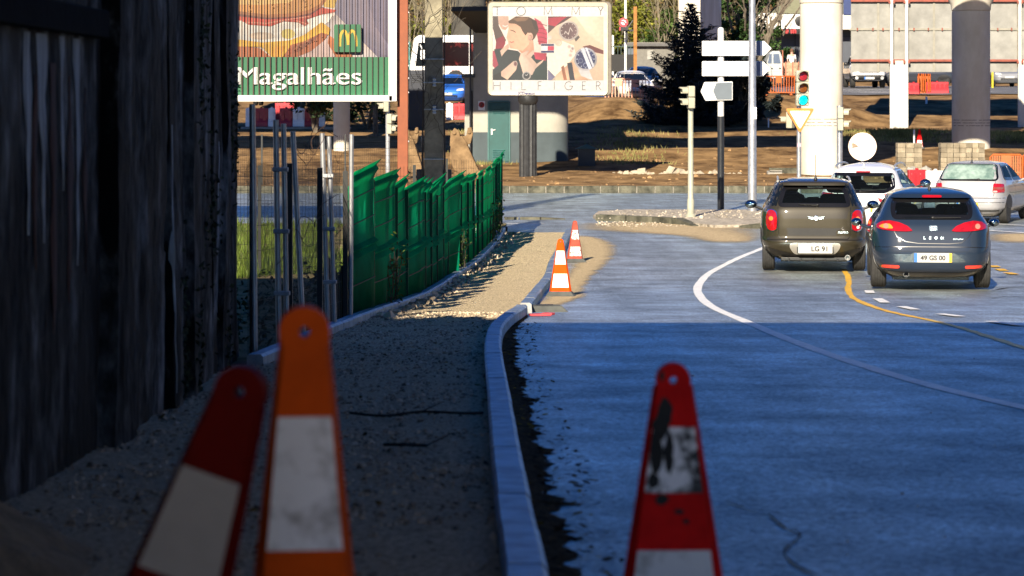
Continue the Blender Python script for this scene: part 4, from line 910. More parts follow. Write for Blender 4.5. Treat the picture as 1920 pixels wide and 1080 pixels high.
# main traffic light with give way sign
Y = 66.0; k = Y / F; bp = P(1498, 0, Y)
t = thing('traffic_light', 'three lamp traffic light showing green above an upright pole by the parked cars', 'traffic light', (bp.x, Y, 0))
b = MB(); b.tube([(0, 0, -.2), (0, 0, ZC + 52 * k)], .055, 14); b.tube([(0, 0, -.05), (0, 0, .25)], .09, 14); b.build('pole', galv, t)
signal(t, ZC + (185 - 188.5) * k + .01, 3, R(6), [LR, LA, LG], (.06, -.16), .295, wd=.31)
b = MB(); b.box((0, -.062, ZC - (272 - 185) * k), (.09, .004, .1)); b.build('sticker', mat('sticker', (.42, .3, .36), rough=.5, var=.3, scale=30), t, smooth=False)
tri = thing('give_way_sign', 'white give way triangle with faded orange border under the green signal', 'road sign', P(1499, 225, Y) + Vector((0, -.12, 0)))
def ptri(w_, top_, bot_, r):
    out = []; cs = [(-w_, top_), (w_, top_), (0, bot_)]
    for i in range(3):
        p, a0, a1 = Vector(cs[i]), Vector(cs[i - 1]), Vector(cs[(i + 1) % 3])
        d0, d1 = (a0 - p).normalized(), (a1 - p).normalized()
        for f in range(6):
            s = f / 5; out.append(tuple(p + d0 * r * (1 - s) ** 2 + d1 * r * s ** 2))
    return out
b = MB(); b.prism(ptri(27.5 * k, 22 * k, -25 * k, .08), -.012, .012); b.build('plate', sign_orange, tri, smooth=False)
b = MB(); b.prism(ptri(20 * k, 17 * k, -17 * k, .05), -.016, -.0125); b.build('face', sign_white, tri, smooth=False)
b = MB(); b.box((0, .06, 0), (.2, .1, .05)); b.build('bracket', galv, tri, smooth=False)
signal(t, ZC - (225 - 185) * k, 1, R(-120), None, (-.2, .1), .42, name='pedestrian_head', wd=.2)
# second signal seen side on
Y = 74.0; k = Y / F
t = thing('traffic_light', 'two lamp signal seen side on at the right edge of the white pillar', 'traffic light', (P(1574, 0, Y).x, Y, 0))
b = MB(); b.tube([(0, 0, -.2), (0, 0, ZC - 13 * k)], .075, 14); b.build('pole', galv, t)
signal(t, ZC - (234 - 185) * k, 2, R(78), None, (.03, -.08), .33, wd=.28)
# round disc
Y = 72.0; k = Y / F
t = thing('traffic_mirror', 'round white disc with orange rim on a thin pole behind the parked cars', 'traffic mirror', (P(1617, 0, Y).x, Y, 0))
b = MB(); b.tube([(0, .06, -.2), (0, .06, ZC - 80 * k)], .032, 10); b.build('pole', galv, t)
M = Matrix.Rotation(R(90), 3, 'X'); zc = ZC - (275 - 185) * k
b = MB(); b.lathe([(0, -.03), (26.5 * k, -.03), (26.5 * k, .03), (25.8 * k, .035)], 40, (0, 0, zc), M); b.build('rim', mat('pale_rim', (.6, .42, .3), rough=.5), t)
b = MB(); b.lathe([(25.9 * k, .032), (25.7 * k, .036), (15 * k, .05), (0, .06)], 40, (0, 0, zc), M); dsc = b.build('disc', sign_white, t)
b = MB(); b.prism([(-20 * k, -.02), (-9 * k, .0), (-9 * k, .03), (-15 * k, .09), (-20 * k, .11)], -.085, -.062, c=(0, 0, zc)); b.build('bracket_tab', mat('tab_brown', (.25, .18, .12), rough=.6), dsc, smooth=False)
# pedestrian signal on the island
base = G(1295, 412); Y = base.y; k = Y / F
t = thing('traffic_light', 'slim cream signal post standing on the cobbled island', 'traffic light', base)
b = MB(); zt_ = ZC + (185 - 163) * k; b.lathe([(.13, 0), (.13, .05), (.085, .09), (.085, .42), (.068, .45), (.062, zt_ - .3)], 16, (0, 0, .06)); b.build('pole', post_cream, t)
signal(t, ZC - (193 - 185) * k - base.z + .0, 2, R(-82), None, (-.0, -.08), .275, wd=.25)
# direction signpost
base = G(1351.5, 397); Y = base.y; k = Y / F; V = lambda v: ZC - (v - VH) * k - base.z
t = thing('signpost', 'signpost with three blank arrow boards, dark below and white above', 'signpost', base)
b = MB(); b.tube([(0, 0, -.1), (0, 0, V(218))], .088, 18); b.build('lower_post', dark_post, t)
b = MB(); b.tube([(0, 0, V(218)), (0, 0, V(56))], .082, 18); b.ell((0, 0, V(56)), (.082, .082, .07)); b.build('upper_post', mat('post_white', (.6, .6, .57), rough=.5, var=.08), t)
X = lambda u: (u - 1351.5) * k
for (ua, ub, va, vb, tip) in ((1315.5, 1432, 77, 105, 1446), (1315.5, 1430, 115, 143, 1444)):
    b = MB(); b.prism([(X(ua), V(vb)), (X(ub), V(vb)), (X(tip), V((va + vb) / 2)), (X(ub), V(va)), (X(ua), V(va))], -.15, -.10); s = b.build('arrow_board', sign_white, t, bevel=.02, smooth=False)
    b = MB(); b.box((X(1421), -.153, V((va + vb) / 2)), (7 * k, .004, 27 * k)); b.build('stripe', mat('stripe_navy', (.09, .11, .19), rough=.5), s, smooth=False)
b = MB(); b.prism([(X(1322), V(189)), (X(1373), V(188)), (X(1373), V(153)), (X(1320), V(154)), (X(1313), V(172))], -.15, -.10); s = b.build('arrow_board', sign_white, t, bevel=.02, smooth=False, label='short blank white board pointing left, half under a painted shadow')
b = MB(); b.prism([(X(1343), V(187)), (X(1371.5), V(186.5)), (X(1371.5), V(154.5)), (X(1342), V(155.5)), (X(1336), V(171))], -.157, -.151); b.build('shadow_patch', sign_grey, s, smooth=False)  # grey patch paints a shadow onto the white board
# lamp mast
base = G(1410.5, 401); Y = base.y; k = Y / F
t = thing('lamp_mast', 'tall galvanised lamp mast rising out of the picture', 'lamp post', base)
b = MB(); b.lathe([(.115, -.1), (.105, 2.6), (.10, 2.62), (.08, 5.2), (.05, 9.2)], 16); b.build('mast', galv, t)
b = MB(); b.box((.055, -.09, ZC - (212 - 185) * k), (.09, .02, .3)); b.build('label_plate', sign_white, t, smooth=False)
b = MB(); b.tube([(0, 0, 9.1), (-.3, -.1, 9.5), (-1.2, -.3, 9.7), (-1.7, -.4, 9.7)], .035, 8); b.build('arm', galv, t); b = MB(); b.ell((-2.0, -.45, 9.68), (.4, .16, .08)); b.build('lamp', sign_grey, t)
# signal behind the hoarding
Y = 86.0; k = Y / F
t = thing('traffic_light', 'signal post half in shade below the burger hoarding', 'traffic light', (P(727, 0, Y).x, Y, .2))
b = MB(); b.tube([(0, 0, -.2), (0, 0, 4.2)], .07, 12); b.build('pole', galv_dull, t)
signal(t, ZC - (212 - 185) * k - .2 + .2, 2, R(-80), None, (-.06, -.1), .33, wd=.3); signal(t, ZC - (236 - 185) * k - .3, 2, R(70), None, (.1, -.1), .33, wd=.3)
# no left turn sign
Y = 128.0; k = Y / F; bp = P(1173, 0, Y); gb = gz(bp.x, Y)
t = thing('no_turn_sign', 'round white sign with red ring banning a turn, on a white post', 'road sign', (bp.x, Y, gb))
b = MB(); b.tube([(0, .05, -.2), (0, .05, 9 - gb)], .055, 10); b.build('pole', sign_white, t)
zc = ZC - (42 - 185) * k - gb; xc = (1169 - 1173) * k
b = MB(); b.lathe([(0, -.01), (8.6 * k, -.01), (8.6 * k, .01), (7 * k, .012)], 28, (xc, -.03, zc), M); b.build('ring', mat('sign_red2', (.55, .04, .06), rough=.5, var=.1), t)
b = MB(); b.lathe([(7 * k, .011), (0, .014)], 28, (xc, -.03, zc), M); fc = b.build('face', sign_white, t)
b = MB()
for q in stroke([(-4, 1), (1, 2), (3, -1), (3, -4)], 1.6) + stroke([(-4.5, 3.5), (4.5, -3.5)], 1.2): b.prism([(x * k, z * k) for x, z in q], -.055, -.046, c=(xc, 0, zc))
b.build('arrow', mat('sign_red2', (.55, .04, .06)), fc, smooth=False)
b = MB(); b.box((xc, -.02, ZC - (54 - 185) * k - gb), (.4, .02, .16)); b.build('plate', MATS['sign_red2'], t, smooth=False)
t = thing('gantry_post', 'rusty orange post with a dark arm behind the no turn sign', 'post', (P(1191, 0, 127).x, 127, gz(P(1191, 0, 127).x, 127)))
b = MB(); b.box((0, 0, 2.2), (.16, .16, 4.7)); b.build('post', mat('rusty_post', (.30, .13, .03), rough=.8, var=.3), t, smooth=False)
k = 127 / F; zz = lambda v: ZC - (v - VH) * k - t.location.z; b = MB(); b.box((-.28, 0, zz(57)), (.6, .1, .08)); b.box((-.52, -.1, zz(54)), (.36, .3, .16)); b.tube([(-.45, 0, zz(58)), (-.1, 0, zz(38))], .03, 6); b.box((-.42, 0, zz(66)), (.12, .12, .5)); b.build('arm', black_metal, t, smooth=False)
# ------------------------------------------------------------------ cars
from mathutils.geometry import delaunay_2d_cdt
tyre_m = mat('tyre', (.022, .022, .022), rough=.85, var=.35, scale=9)
rim_m = mat('alloy', (.42, .42, .43), rough=.35, metal=.7, var=.1)
trim = mat('black_trim', (.012, .012, .013), rough=.45, var=.2)
seal_m = mat('window_seal', (.006, .006, .007), rough=.25)
inter_m = mat('interior', (.016, .016, .018), rough=.8, var=.3, scale=8)
glass_m = glass('car_glass', (.80, .94, .92), .22)
glass_dark = mat('dark_glass', (.006, .008, .010), rough=.06, var=.1)
red_lamp = mat('red_lamp', (.30, .005, .008), rough=.12, coat=1, var=.2, scale=14)
amber_lamp = mat('amber_lamp', (.75, .20, .02), rough=.12, coat=1)
clear_lamp = mat('clear_lamp', (.62, .60, .58), rough=.12, coat=1)
chrome = mat('chrome', (.75, .75, .76), rough=.12, metal=1, var=.03)
plate_w = mat('plate_white', (.42, .42, .41), rough=.45, var=.04)
plate_b = mat('plate_blue', (.02, .14, .50), rough=.45)
plate_y = mat('plate_yellow', (.75, .48, .02), rough=.45)
plate_k = mat('plate_black', (.01, .01, .012), rough=.6)
def paint(name, col, metal=.25, rough=.32, spec=.12): return mat(name, col, rough=rough, metal=metal, coat=1.0, var=.05, scale=2, spec=spec)
def inside(p, poly):
    x, y = p; r = False; j = len(poly) - 1
    for i in range(len(poly)):
        a, b_ = poly[i], poly[j]
        if (a[1] > y) != (b_[1] > y) and x < (b_[0] - a[0]) * (y - a[1]) / (b_[1] - a[1]) + a[0]: r = not r
        j = i
    return r
def refine(poly, s=.04):
    o = []
    for i in range(len(poly)):
        a, b_ = Vector(poly[i]), Vector(poly[(i + 1) % len(poly)]); n = max(1, int((b_ - a).length / s))
        o += [tuple(a + (b_ - a) * (q / n)) for q in range(n)]
    return o
def roundp(poly, r=.05, n=4):
    o = []
    for i in range(len(poly)):
        p, a, b_ = Vector(poly[i]), Vector(poly[i - 1]), Vector(poly[(i + 1) % len(poly)])
        ra = min(r, (a - p).length * .45); rb = min(r, (b_ - p).length * .45); A = p + (a - p).normalized() * ra; B = p + (b_ - p).normalized() * rb
        for q in range(n + 1): s = q / n; o.append(tuple(A * (1 - s) ** 2 + p * 2 * s * (1 - s) + B * s * s))
    return o
def grow(poly, d):                             # offset a polygon outward by d (negative: inward)
    n = len(poly); ar = sum(poly[i][0] * poly[(i + 1) % n][1] - poly[(i + 1) % n][0] * poly[i][1] for i in range(n)); sg = 1 if ar > 0 else -1; o = []
    for i in range(n):
        p, a, b_ = Vector(poly[i]), Vector(poly[i - 1]), Vector(poly[(i + 1) % n]); e0 = (p - a).normalized(); e1 = (b_ - p).normalized()
        nr = (Vector((e0.y, -e0.x)) + Vector((e1.y, -e1.x))) * sg; L = nr.length or 1; nr = nr / L; c = max(.4, nr.dot(Vector((e0.y, -e0.x)) * sg)); o.append(tuple(p + nr * d / c))
    return o
def mir(poly): return [(-a, b_) for a, b_ in poly]
class Car:
    def __init__(s, prof, n=6.5):
        s.p = prof; s.n = n; s.z0 = prof[0][0]; s.z1 = prof[-1][0]
    def par(s, z):
        z = min(max(z, s.z0), s.z1); r = []
        for k in (1, 2, 3):
            t = [(q[0], q[k]) for q in s.p]; r.append((tab(t, z - .022) + 2 * tab(t, z) + tab(t, z + .022)) / 4)
        return r
    def rear(s, x, z):
        w_, a, f = s.par(z); q = min(abs(x) / w_, .992); return (a + f) / 2 - (f - a) / 2 * (1 - q ** s.n) ** (1 / s.n)
    def front(s, x, z):
        w_, a, f = s.par(z); q = min(abs(x) / w_, .992); return (a + f) / 2 + (f - a) / 2 * (1 - q ** s.n) ** (1 / s.n)
    def side(s, y, z):
        w_, a, f = s.par(z); q = min(abs(y - (a + f) / 2) / ((f - a) / 2), .995); return w_ * (1 - q ** s.n) ** (1 / s.n)
    def map(s, sd, a, b_, off):
        if sd == 'rear': return (a, s.rear(a, b_) - off, b_)
        if sd == 'front': return (a, s.front(a, b_) + off, b_)
        return ((s.side(a, b_) + off) * (1 if sd == 'right' else -1), a, b_)
    def shell(s, cuts, nzl=58, nr=28, ns=26):
        zs = [s.z0 + (s.z1 - s.z0) * i / nzl for i in range(nzl + 1)]; b = MB(); vs = []; uv = []
        for z in zs:
            w_, a, f = s.par(z); yc, h = (a + f) / 2, (f - a) / 2; qm = .965; rm = (1 - qm ** s.n) ** (1 / s.n); row = []
            for i in range(nr + 1): x = (-qm + 2 * qm * i / nr); row.append((x * w_, yc - h * (1 - abs(x) ** s.n) ** (1 / s.n), 'rear'))
            for i in range(1, ns): r = -rm + 2 * rm * i / ns; row.append((w_ * (1 - abs(r) ** s.n) ** (1 / s.n), yc + h * r, 'right'))
            for i in range(nr + 1): x = (qm - 2 * qm * i / nr); row.append((x * w_, yc + h * (1 - abs(x) ** s.n) ** (1 / s.n), 'front'))
            for i in range(1, ns): r = rm - 2 * rm * i / ns; row.append((-w_ * (1 - abs(r) ** s.n) ** (1 / s.n), yc + h * r, 'left'))
            vs += [(p[0], p[1], z) for p in row]; uv += [p[2] for p in row]; m = len(row)
        fs = []
        for j in range(nzl):
            for i in range(m):
                q = (j * m + i, j * m + (i + 1) % m, (j + 1) * m + (i + 1) % m, (j + 1) * m + i); sd = uv[q[0]]
                drop = False
                for pl in cuts.get(sd, []):
                    if all(inside(((vs[k][0], vs[k][2]) if sd in ('rear', 'front') else (vs[k][1], vs[k][2])), pl) for k in q): drop = True; break
                if not drop: fs.append(q)
        fs += [tuple(range(m))[::-1], tuple(range(nzl * m, nzl * m + m))]
        return b.add(vs, fs)
    def patch(s, sd, poly, off=.006, step=.045, b=None, skirt=.014):
        b = b or MB(); poly = refine(poly, step); n = len(poly)
        xs_ = [p[0] for p in poly]; zs_ = [p[1] for p in poly]; pts = [Vector(p) for p in poly]
        inn = grow(poly, -step * .5)
        x = min(xs_) + step / 2
        while x < max(xs_):
            z = min(zs_) + step / 2
            while z < max(zs_):
                if inside((x, z), inn) and inside((x, z), poly): pts.append(Vector((x, z)))
                z += step
            x += step
        v2, e2, f2, *_ = delaunay_2d_cdt(pts, [], [list(range(n))], 1, 1e-5)
        top = [s.map(sd, p.x, p.y, off) for p in v2]
        b.add(top, [tuple(f) for f in f2])
        if skirt:
            lo = [s.map(sd, p[0], p[1], off) for p in poly] + [s.map(sd, p[0], p[1], off - skirt) for p in poly]
            b.add(lo, [(i, (i + 1) % n, n + (i + 1) % n, n + i) for i in range(n)])
        return b
    def ring(s, sd, outer, inner, off=.004, b=None):
        b = b or MB(); n = len(outer); vs = [s.map(sd, p[0], p[1], off) for p in outer] + [s.map(sd, p[0], p[1], off) for p in inner] + [s.map(sd, p[0], p[1], off - .012) for p in outer]
        return b.add(vs, [(i, (i + 1) % n, n + (i + 1) % n, n + i) for i in range(n)] + [(i, 2 * n + i, 2 * n + (i + 1) % n, (i + 1) % n) for i in range(n)])
    def line(s, sd, pts, wd=.008, off=.0025, b=None):
        b = b or MB(); q = []
        for a, c in zip(pts, pts[1:]):
            n = max(1, int(math.hypot(c[0] - a[0], c[1] - a[1]) / .05)); q += [(a[0] + (c[0] - a[0]) * i / n, a[1] + (c[1] - a[1]) * i / n) for i in range(n)]
        q.append(pts[-1]); L = []
        for i, p in enumerate(q):
            d = Vector(q[min(i + 1, len(q) - 1)]) - Vector(q[max(i - 1, 0)]); nr = Vector((-d.y, d.x)).normalized() * wd / 2; L += [tuple(Vector(p) + nr), tuple(Vector(p) - nr)]
        return b.add([s.map(sd, a, c, off) for a, c in L], [(2 * i, 2 * i + 2, 2 * i + 3, 2 * i + 1) for i in range(len(q) - 1)])
def wheel(t, x, y, r, wd, sg, spokes=7, steer=0):
    M = Matrix.Rotation(steer, 3, 'Z') @ Matrix.Rotation(R(90) * sg, 3, 'Y')
    h = wd / 2; pr = [(r * .66, -h * .9), (r * .86, -h), (r * .97, -h * .86)]
    k = 5
    for i in range(k):
        a = -h * .8 + 1.6 * h * i / k; e = 1.6 * h / k; pr += [(r, a + e * .12), (r, a + e * .8), (r * .975, a + e * .86), (r * .975, a + e * 1.04)]
    pr += [(r * .97, h * .86), (r * .86, h), (r * .66, h * .9)]
    b = MB(); b.lathe(pr, 36, (x, y, r), M); w_ = b.build('wheel', tyre_m, t, ang=30)
    b = MB(); b.lathe([(r * .67, h * .86), (r * .63, h * .9), (r * .60, h * .55), (r * .2, h * .45), (0, h * .5)], 28, (x, y, r), M)
    for i in range(spokes):
        q = 2 * math.pi * i / spokes; Q = M @ Matrix.Rotation(q, 3, 'Z')
        b.box(Vector((x, y, r)) + Q @ Vector((r * .37, 0, h * .72)), (r * .54, r * .13, h * .22), Q)
    b.lathe([(r * .16, h * .4), (r * .16, h * .88), (0, h * .9)], 14, (x, y, r), M)
    b.build('rim', rim_m, w_); return w_
def make_car(name, label, loc, head, prof, pm, rearwin=None, wind=None, sidewin=None, wh=(.31, .2, .80, 3.4, .74), n=6.5, cut=True, group=None, seam=None, mirror=None, interior=True):
    t = thing(name, label, 'car', loc, -head, group=group); c = Car(prof, n)
    cuts = {}
    if cut:
        if rearwin: cuts['rear'] = [grow(rearwin, -.012)]
        if wind: cuts['front'] = [grow(wind, -.012)]
        if sidewin: cuts['left'] = cuts['right'] = [grow(q, -.012) for q in sidewin]
    body = c.shell(cuts).build('body', pm, t, ang=50)
    gm = glass_m if cut else glass_dark
    def win(sd, poly, nm, b=None):
        pl = refine(roundp(poly, .09), .04)
        o = c.patch(sd, pl, .002, .06, skirt=0).build(nm, gm, t, ang=60)
        c.ring(sd, grow(pl, .018), grow(pl, -.05 if cut else -.012), .005).build('window_seal', seal_m, o, ang=60)
        return o
    if rearwin: win('rear', rearwin, 'rear_window')
    if wind: win('front', wind, 'windscreen')
    for q in sidewin or []:
        for sd in ('left', 'right'): win(sd, q, 'side_window')
    r, wd, ya, yb, xt = wh
    for sd, sg in (('left', -1), ('right', 1)):
        for y in (ya, yb):
            arch_ = [(y + (r + .055) * math.cos(R(q)), max(r + (r + .055) * math.sin(R(q)), c.z0 + .005)) for q in range(-40, 221, 10)]
            c.patch(sd, arch_, .004, .06).build('wheel_arch', trim, t, ang=60)
            wheel(t, sg * xt, y, r, wd, sg)
    b = MB(); b.box((0, (ya + yb) / 2, c.z0 + .02), (1.1, yb - ya + .6, .12)); b.box((0, ya, r), (1.3, .12, .12)); b.box((0, .45, c.z0 + .06), (.95, .4, .1)); b.build('underbody', trim, t, smooth=False)
    if cut and interior and rearwin:
        b = MB(); zb = rearwin[0][1] if rearwin else 1.0; w_ = c.par(zb)[0]
        zb = min(p[1] for p in rearwin)
        b.box((0, 1.9, zb - .22), (w_ * 1.86, 2.6, .2))
        for x in (-.38, .38):
            b.add([], []); b.prism(rrect(x - .25, zb - .2, x + .25, zb + .14, .08), 1.95, 2.1); b.prism(rrect(x - .14, zb + .16, x + .14, zb + .36, .07), 1.97, 2.08); b.tube([(x - .05, 2.03, zb + .1), (x - .05, 2.03, zb + .2)], .01, 5); b.tube([(x + .05, 2.03, zb + .1), (x + .05, 2.03, zb + .2)], .01, 5)
        b.prism(rrect(-.6, zb - .2, .6, zb + .03, .06), 1.0, 1.16)
        for x in (-.36, 0, .36): b.prism(rrect(x - .12, zb - .05, x + .12, zb + .12, .05), 1.02, 1.12)
        b.box((0, 2.7, zb - .02), (1.2, .3, .12)); b.lathe([(.17, 0), (.19, .015), (.17, .03)], 20, (-.36, 2.5, zb + .02), Matrix.Rotation(R(70), 3, 'X')); b.box((0, 2.45, max(p[1] for p in rearwin) - .08), (.24, .03, .07))
        b.build('seats', inter_m, t, bevel=.01, smooth=False)
    if seam:
        b = MB()
        for sd, pts in seam: c.line(sd, pts, b=b)
        b.build('panel_gaps', seal_m, body, fix=False)
    if mirror:
        y, z, rx, rz, mm = mirror
        for sg in (-1, 1):
            x = c.side(y, z) * sg; b = MB(); b.ell((x + sg * (.09 + rx), y, z + .06), (rx, .07, rz), 14, 9); b.tube([(x - sg * .03, y + .02, z - .04), (x + sg * .12, y + .01, z + .02)], .025, 8); o = b.build('mirror', mm, t)
            b = MB(); b.ell((x + sg * (.09 + rx), y - .045, z + .06), (rx * .86, .035, rz * .82), 14, 8); b.build('mirror_glass', mat('mirror_glass', (.25, .32, .38), rough=.03, metal=1, var=0), o)
    return t, c, body
def antenna(t, x, y, z, h=.45, tilt=.15):
    b = MB(); b.lathe([(.035, 0), (.022, .03), (.008, .07)], 10, (x, y, z)); b.tube([(x, y, z + .05), (x, y - h * tilt * 1.5, z + h)], .005, 5); b.build('antenna', trim, t)
def plate_txt(t, c, x, z, wd, h, txt, off=.02, eu=True, yel=True, size=.075, lab=None):
    y = c.rear(x, z) - off
    b = MB(); b.prism(rrect(x - wd / 2, z - h / 2, x + wd / 2, z + h / 2, .01, 2), y, y + .012); p = b.build('number_plate', plate_w, t, smooth=False)
    if eu: b = MB(); b.box((x - wd / 2 + .022, y - .001, z), (.044, .006, h - .004)); b.build('blue_band', plate_b, p, smooth=False)
    if yel: b = MB(); b.box((x + wd / 2 - .02, y - .001, z), (.04, .006, h - .004)); b.build('yellow_band', plate_y, p, smooth=False)
    if txt: b = MB(); b.text(txt, size, (x + (.0 if yel else .01), y - .004, z - size * .36), ext=.001, off=.003); b.build('characters', plate_k, p, smooth=False)
    return p
def wiper(t, c, x0, z0, x1, z1):
    b = MB(); pts = [Vector(c.map('rear', x0 + (x1 - x0) * i / 6, z0 + (z1 - z0) * i / 6, .03)) for i in range(7)]; b.tube(pts, [.016, .014, .012, .011, .010, .009, .006], 6)
    b.ell(c.map('rear', x0, z0, .015), (.035, .03, .025), 10, 6); b.build('wiper', trim, t)
def lamp(t, c, poly, nm, m_, off=.016, sd='rear', parent=None, label=None):
    return c.patch(sd, refine(roundp(poly, .03), .03), off, .04, skirt=.03).build(nm, m_, parent or t, ang=50, label=label)

# --- olive crossover hatchback
olive = paint('olive_paint', (.030, .026, .016), .15, .42)
g1 = G(1527, 512)
pr = [(.20, .60, .26, 3.95), (.26, .72, .14, 4.02), (.34, .83, .05, 4.08), (.45, .88, .0, 4.1), (.54, .89, .0, 4.1), (.57, .89, .035, 4.1), (.75, .895, .05, 4.07), (.9, .885, .07, 3.98), (.98, .87, .085, 3.6), (1.04, .85, .10, 3.1), (1.09, .81, .12, 2.95), (1.3, .71, .26, 2.45), (1.44, .645, .36, 2.1), (1.475, .62, .36, 1.98), (1.50, .575, .42, 1.85), (1.53, .47, .62, 1.6), (1.548, .25, .95, 1.3)]
rw = [(-.60, 1.10), (.60, 1.10), (.50, 1.425), (-.50, 1.425)]
wsn = [(-.66, 1.09), (.66, 1.09), (.54, 1.42), (-.54, 1.42)]
sw = [[(.45, 1.12), (1.25, 1.12), (1.25, 1.42), (.62, 1.42)], [(1.33, 1.12), (2.75, 1.12), (2.2, 1.42), (1.33, 1.42)]]
t, c, body = make_car('parked_car', 'olive grey crossover hatchback stopped left of the dark blue hatchback', g1, R(5.5), pr, olive, rw, wsn, sw, (.335, .21, .78, 3.37, .755), seam=[('rear', [(-.60, 1.08), (-.585, .60), (-.54, .555), (.54, .555), (.585, .60), (.60, 1.08)]), ('rear', [(-.88, .545), (.88, .545)]), ('left', [(1.29, .4), (1.29, 1.1)]), ('right', [(1.29, .4), (1.29, 1.1)])], mirror=(2.75, .97, .105, .075, trim))
for sg in (-1, 1): c.patch('rear', [(sg * .625, 1.10), (sg * .775, 1.10), (sg * .625, 1.435), (sg * .515, 1.435)], .003, .05, skirt=.005).build('pillar_panel', glass_dark, t, ang=50)
c.patch('rear', [(-.56, 1.43), (.56, 1.43), (.52, 1.462), (-.52, 1.462)], .004, .05, skirt=.005).build('window_header', glass_dark, t, ang=50)
o = c.patch('rear', [(-.85, .42), (-.66, .205), (.66, .205), (.85, .42), (.60, .375), (.36, .31), (-.36, .31), (-.60, .375)], .012).build('lower_bumper', trim, t, ang=50)
c.patch('rear', roundp([(-.40, .50), (.42, .50), (.43, .42), (.34, .30), (-.33, .30), (-.41, .42)], .06), .022).build('plate_surround', mat('silver_trim', (.42, .41, .38), rough=.3, metal=.5), t, ang=50)
plate_txt(t, c, .015, .405, .56, .155, '    LG 91', .045, False, False, .115)
b = MB(); b.prism(rrect(-.285, .315, .315, .495, .02), c.rear(0, .4) - .035, c.rear(0, .4) - .028); b.build('plate_frame', trim, t, smooth=False)
for sg in (-1, 1):
    pl = [(sg * x, z) for x, z in ((.625, .72), (.69, .69), (.765, .71), (.80, .80), (.80, .93), (.765, 1.03), (.69, 1.04), (.635, 1.0), (.615, .88))]
    o = c.patch('rear', roundp(grow(pl, .014), .03), .010, .03).build('tail_light', chrome, t, ang=50); l = lamp(t, c, pl, 'red_lens', red_lamp, .018, parent=o)
    c.patch('rear', circ(sg * .715, .895, .036, 14), .021, .02, skirt=.006).build('indicator', amber_lamp, o); c.patch('rear', circ(sg * .72, .755, .026, 12), .021, .02, skirt=.006).build('reverse_lamp', clear_lamp if sg > 0 else red_lamp, o)
    c.patch('rear', circ(sg * .57, .445, .026, 14), .003, .02, skirt=.004).build('bumper_cap', olive, t)
    b = MB(); b.tube([(sg * .60, y, c.z1 - .055 + .05 * math.sin(math.pi * (y - .5) / 2.0) ** .4) for y in [.52 + .1 * i for i in range(19)]], .018, 8); b.build('roof_rail', MATS['silver_trim'], t)
c.patch('rear', [(-.52, 1.44), (.52, 1.44), (.50, 1.475), (-.50, 1.475)], .10, .06, skirt=.12).build('spoiler', olive, t, ang=40)
c.patch('rear', [(-.11, 1.405), (.14, 1.405), (.14, 1.425), (-.11, 1.425)], .012, .03).build('brake_light', mat('dim_lamp', (.35, .42, .40), rough=.2), t)
b = MB()
y_ = c.rear(.03, .9) - .012
for sg in (-1, 1): b.prism([(.03 + sg * .03, .92), (.03 + sg * .14, .935), (.03 + sg * .11, .91), (.03 + sg * .13, .905), (.03 + sg * .09, .885), (.03 + sg * .03, .885)], y_, y_ + .014)
b.lathe([(.046, -.004), (.046, .012), (.036, .016), (0, .016)], 20, (.03, y_ + .006, .902), Matrix.Rotation(R(90), 3, 'X')); b.build('emblem', chrome, t, smooth=False)
b = MB(); b.text('COOPER D', .045, (.47, c.rear(.47, .66) - .006, .655), off=.001, fit=.17); b.build('lettering', chrome, t, smooth=False)
b = MB(); M_ = Matrix.Rotation(R(90), 3, 'X'); b.lathe([(.0, -.05), (.03, -.05), (.033, .03), (.045, .03), (.045, -.08)], 18, (.545, .05, .255), M_); b.build('exhaust', mat('dull_chrome', (.25, .25, .25), rough=.45, metal=.8), t)
b = MB(); b.box((0, .16, .225), (1.1, .06, .05))
for i in range(5): b.box((-.42 + i * .2, .13, .215), (.025, .1, .06))
b.build('diffuser', trim, t, bevel=.008, smooth=False)
wiper(t, c, .05, 1.12, -.26, 1.135); antenna(t, .03, .62, 1.525, .42)

# --- dark blue hatchback
blue = paint('slate_blue_paint', (.010, .019, .037), .0, .5)
g2 = G(1748, 546)
pr = [(.17, .58, .30, 4.0), (.22, .70, .14, 4.1), (.30, .80, .03, 4.2), (.40, .86, .0, 4.3), (.56, .882, .0, 4.3), (.62, .885, .014, 4.3), (.70, .885, .040, 4.2), (.78, .88, .062, 4.05), (.86, .872, .088, 3.8), (.95, .845, .132, 3.3), (1.02, .80, .19, 2.98), (1.05, .775, .21, 2.9), (1.2, .70, .38, 2.5), (1.31, .635, .52, 2.2), (1.36, .60, .53, 2.05), (1.39, .565, .60, 1.95), (1.42, .49, .78, 1.8), (1.445, .36, 1.0, 1.65), (1.458, .2, 1.2, 1.5)]
rw = roundp([(-.55, 1.045), (.56, 1.045), (.585, 1.16), (.55, 1.315), (-.55, 1.315), (-.575, 1.16)], .06)
wsn = [(-.62, 1.03), (.62, 1.03), (.54, 1.33), (-.54, 1.33)]
sw = [[(.62, 1.06), (1.6, 1.03), (1.6, 1.34), (.95, 1.34)], [(1.68, 1.03), (2.75, 1.03), (2.2, 1.34), (1.68, 1.34)]]
t, c, body = make_car('parked_car', 'dark blue hatchback with oval red tail lights, nearest of the stopped cars', g2, R(6.5), pr, blue, rw, wsn, sw, (.325, .225, .78, 3.36, .755), seam=[('rear', [(-.55, .87), (-.50, .78), (-.38, .715), (-.2, .69), (.25, .685), (.42, .70), (.52, .78), (.57, .86)]), ('rear', [(-.86, .625), (-.5, .64), (.5, .64), (.86, .62)]), ('left', [(1.64, .35), (1.64, 1.03)]), ('right', [(1.64, .35), (1.64, 1.03)])], mirror=(2.62, .82, .085, .065, blue))
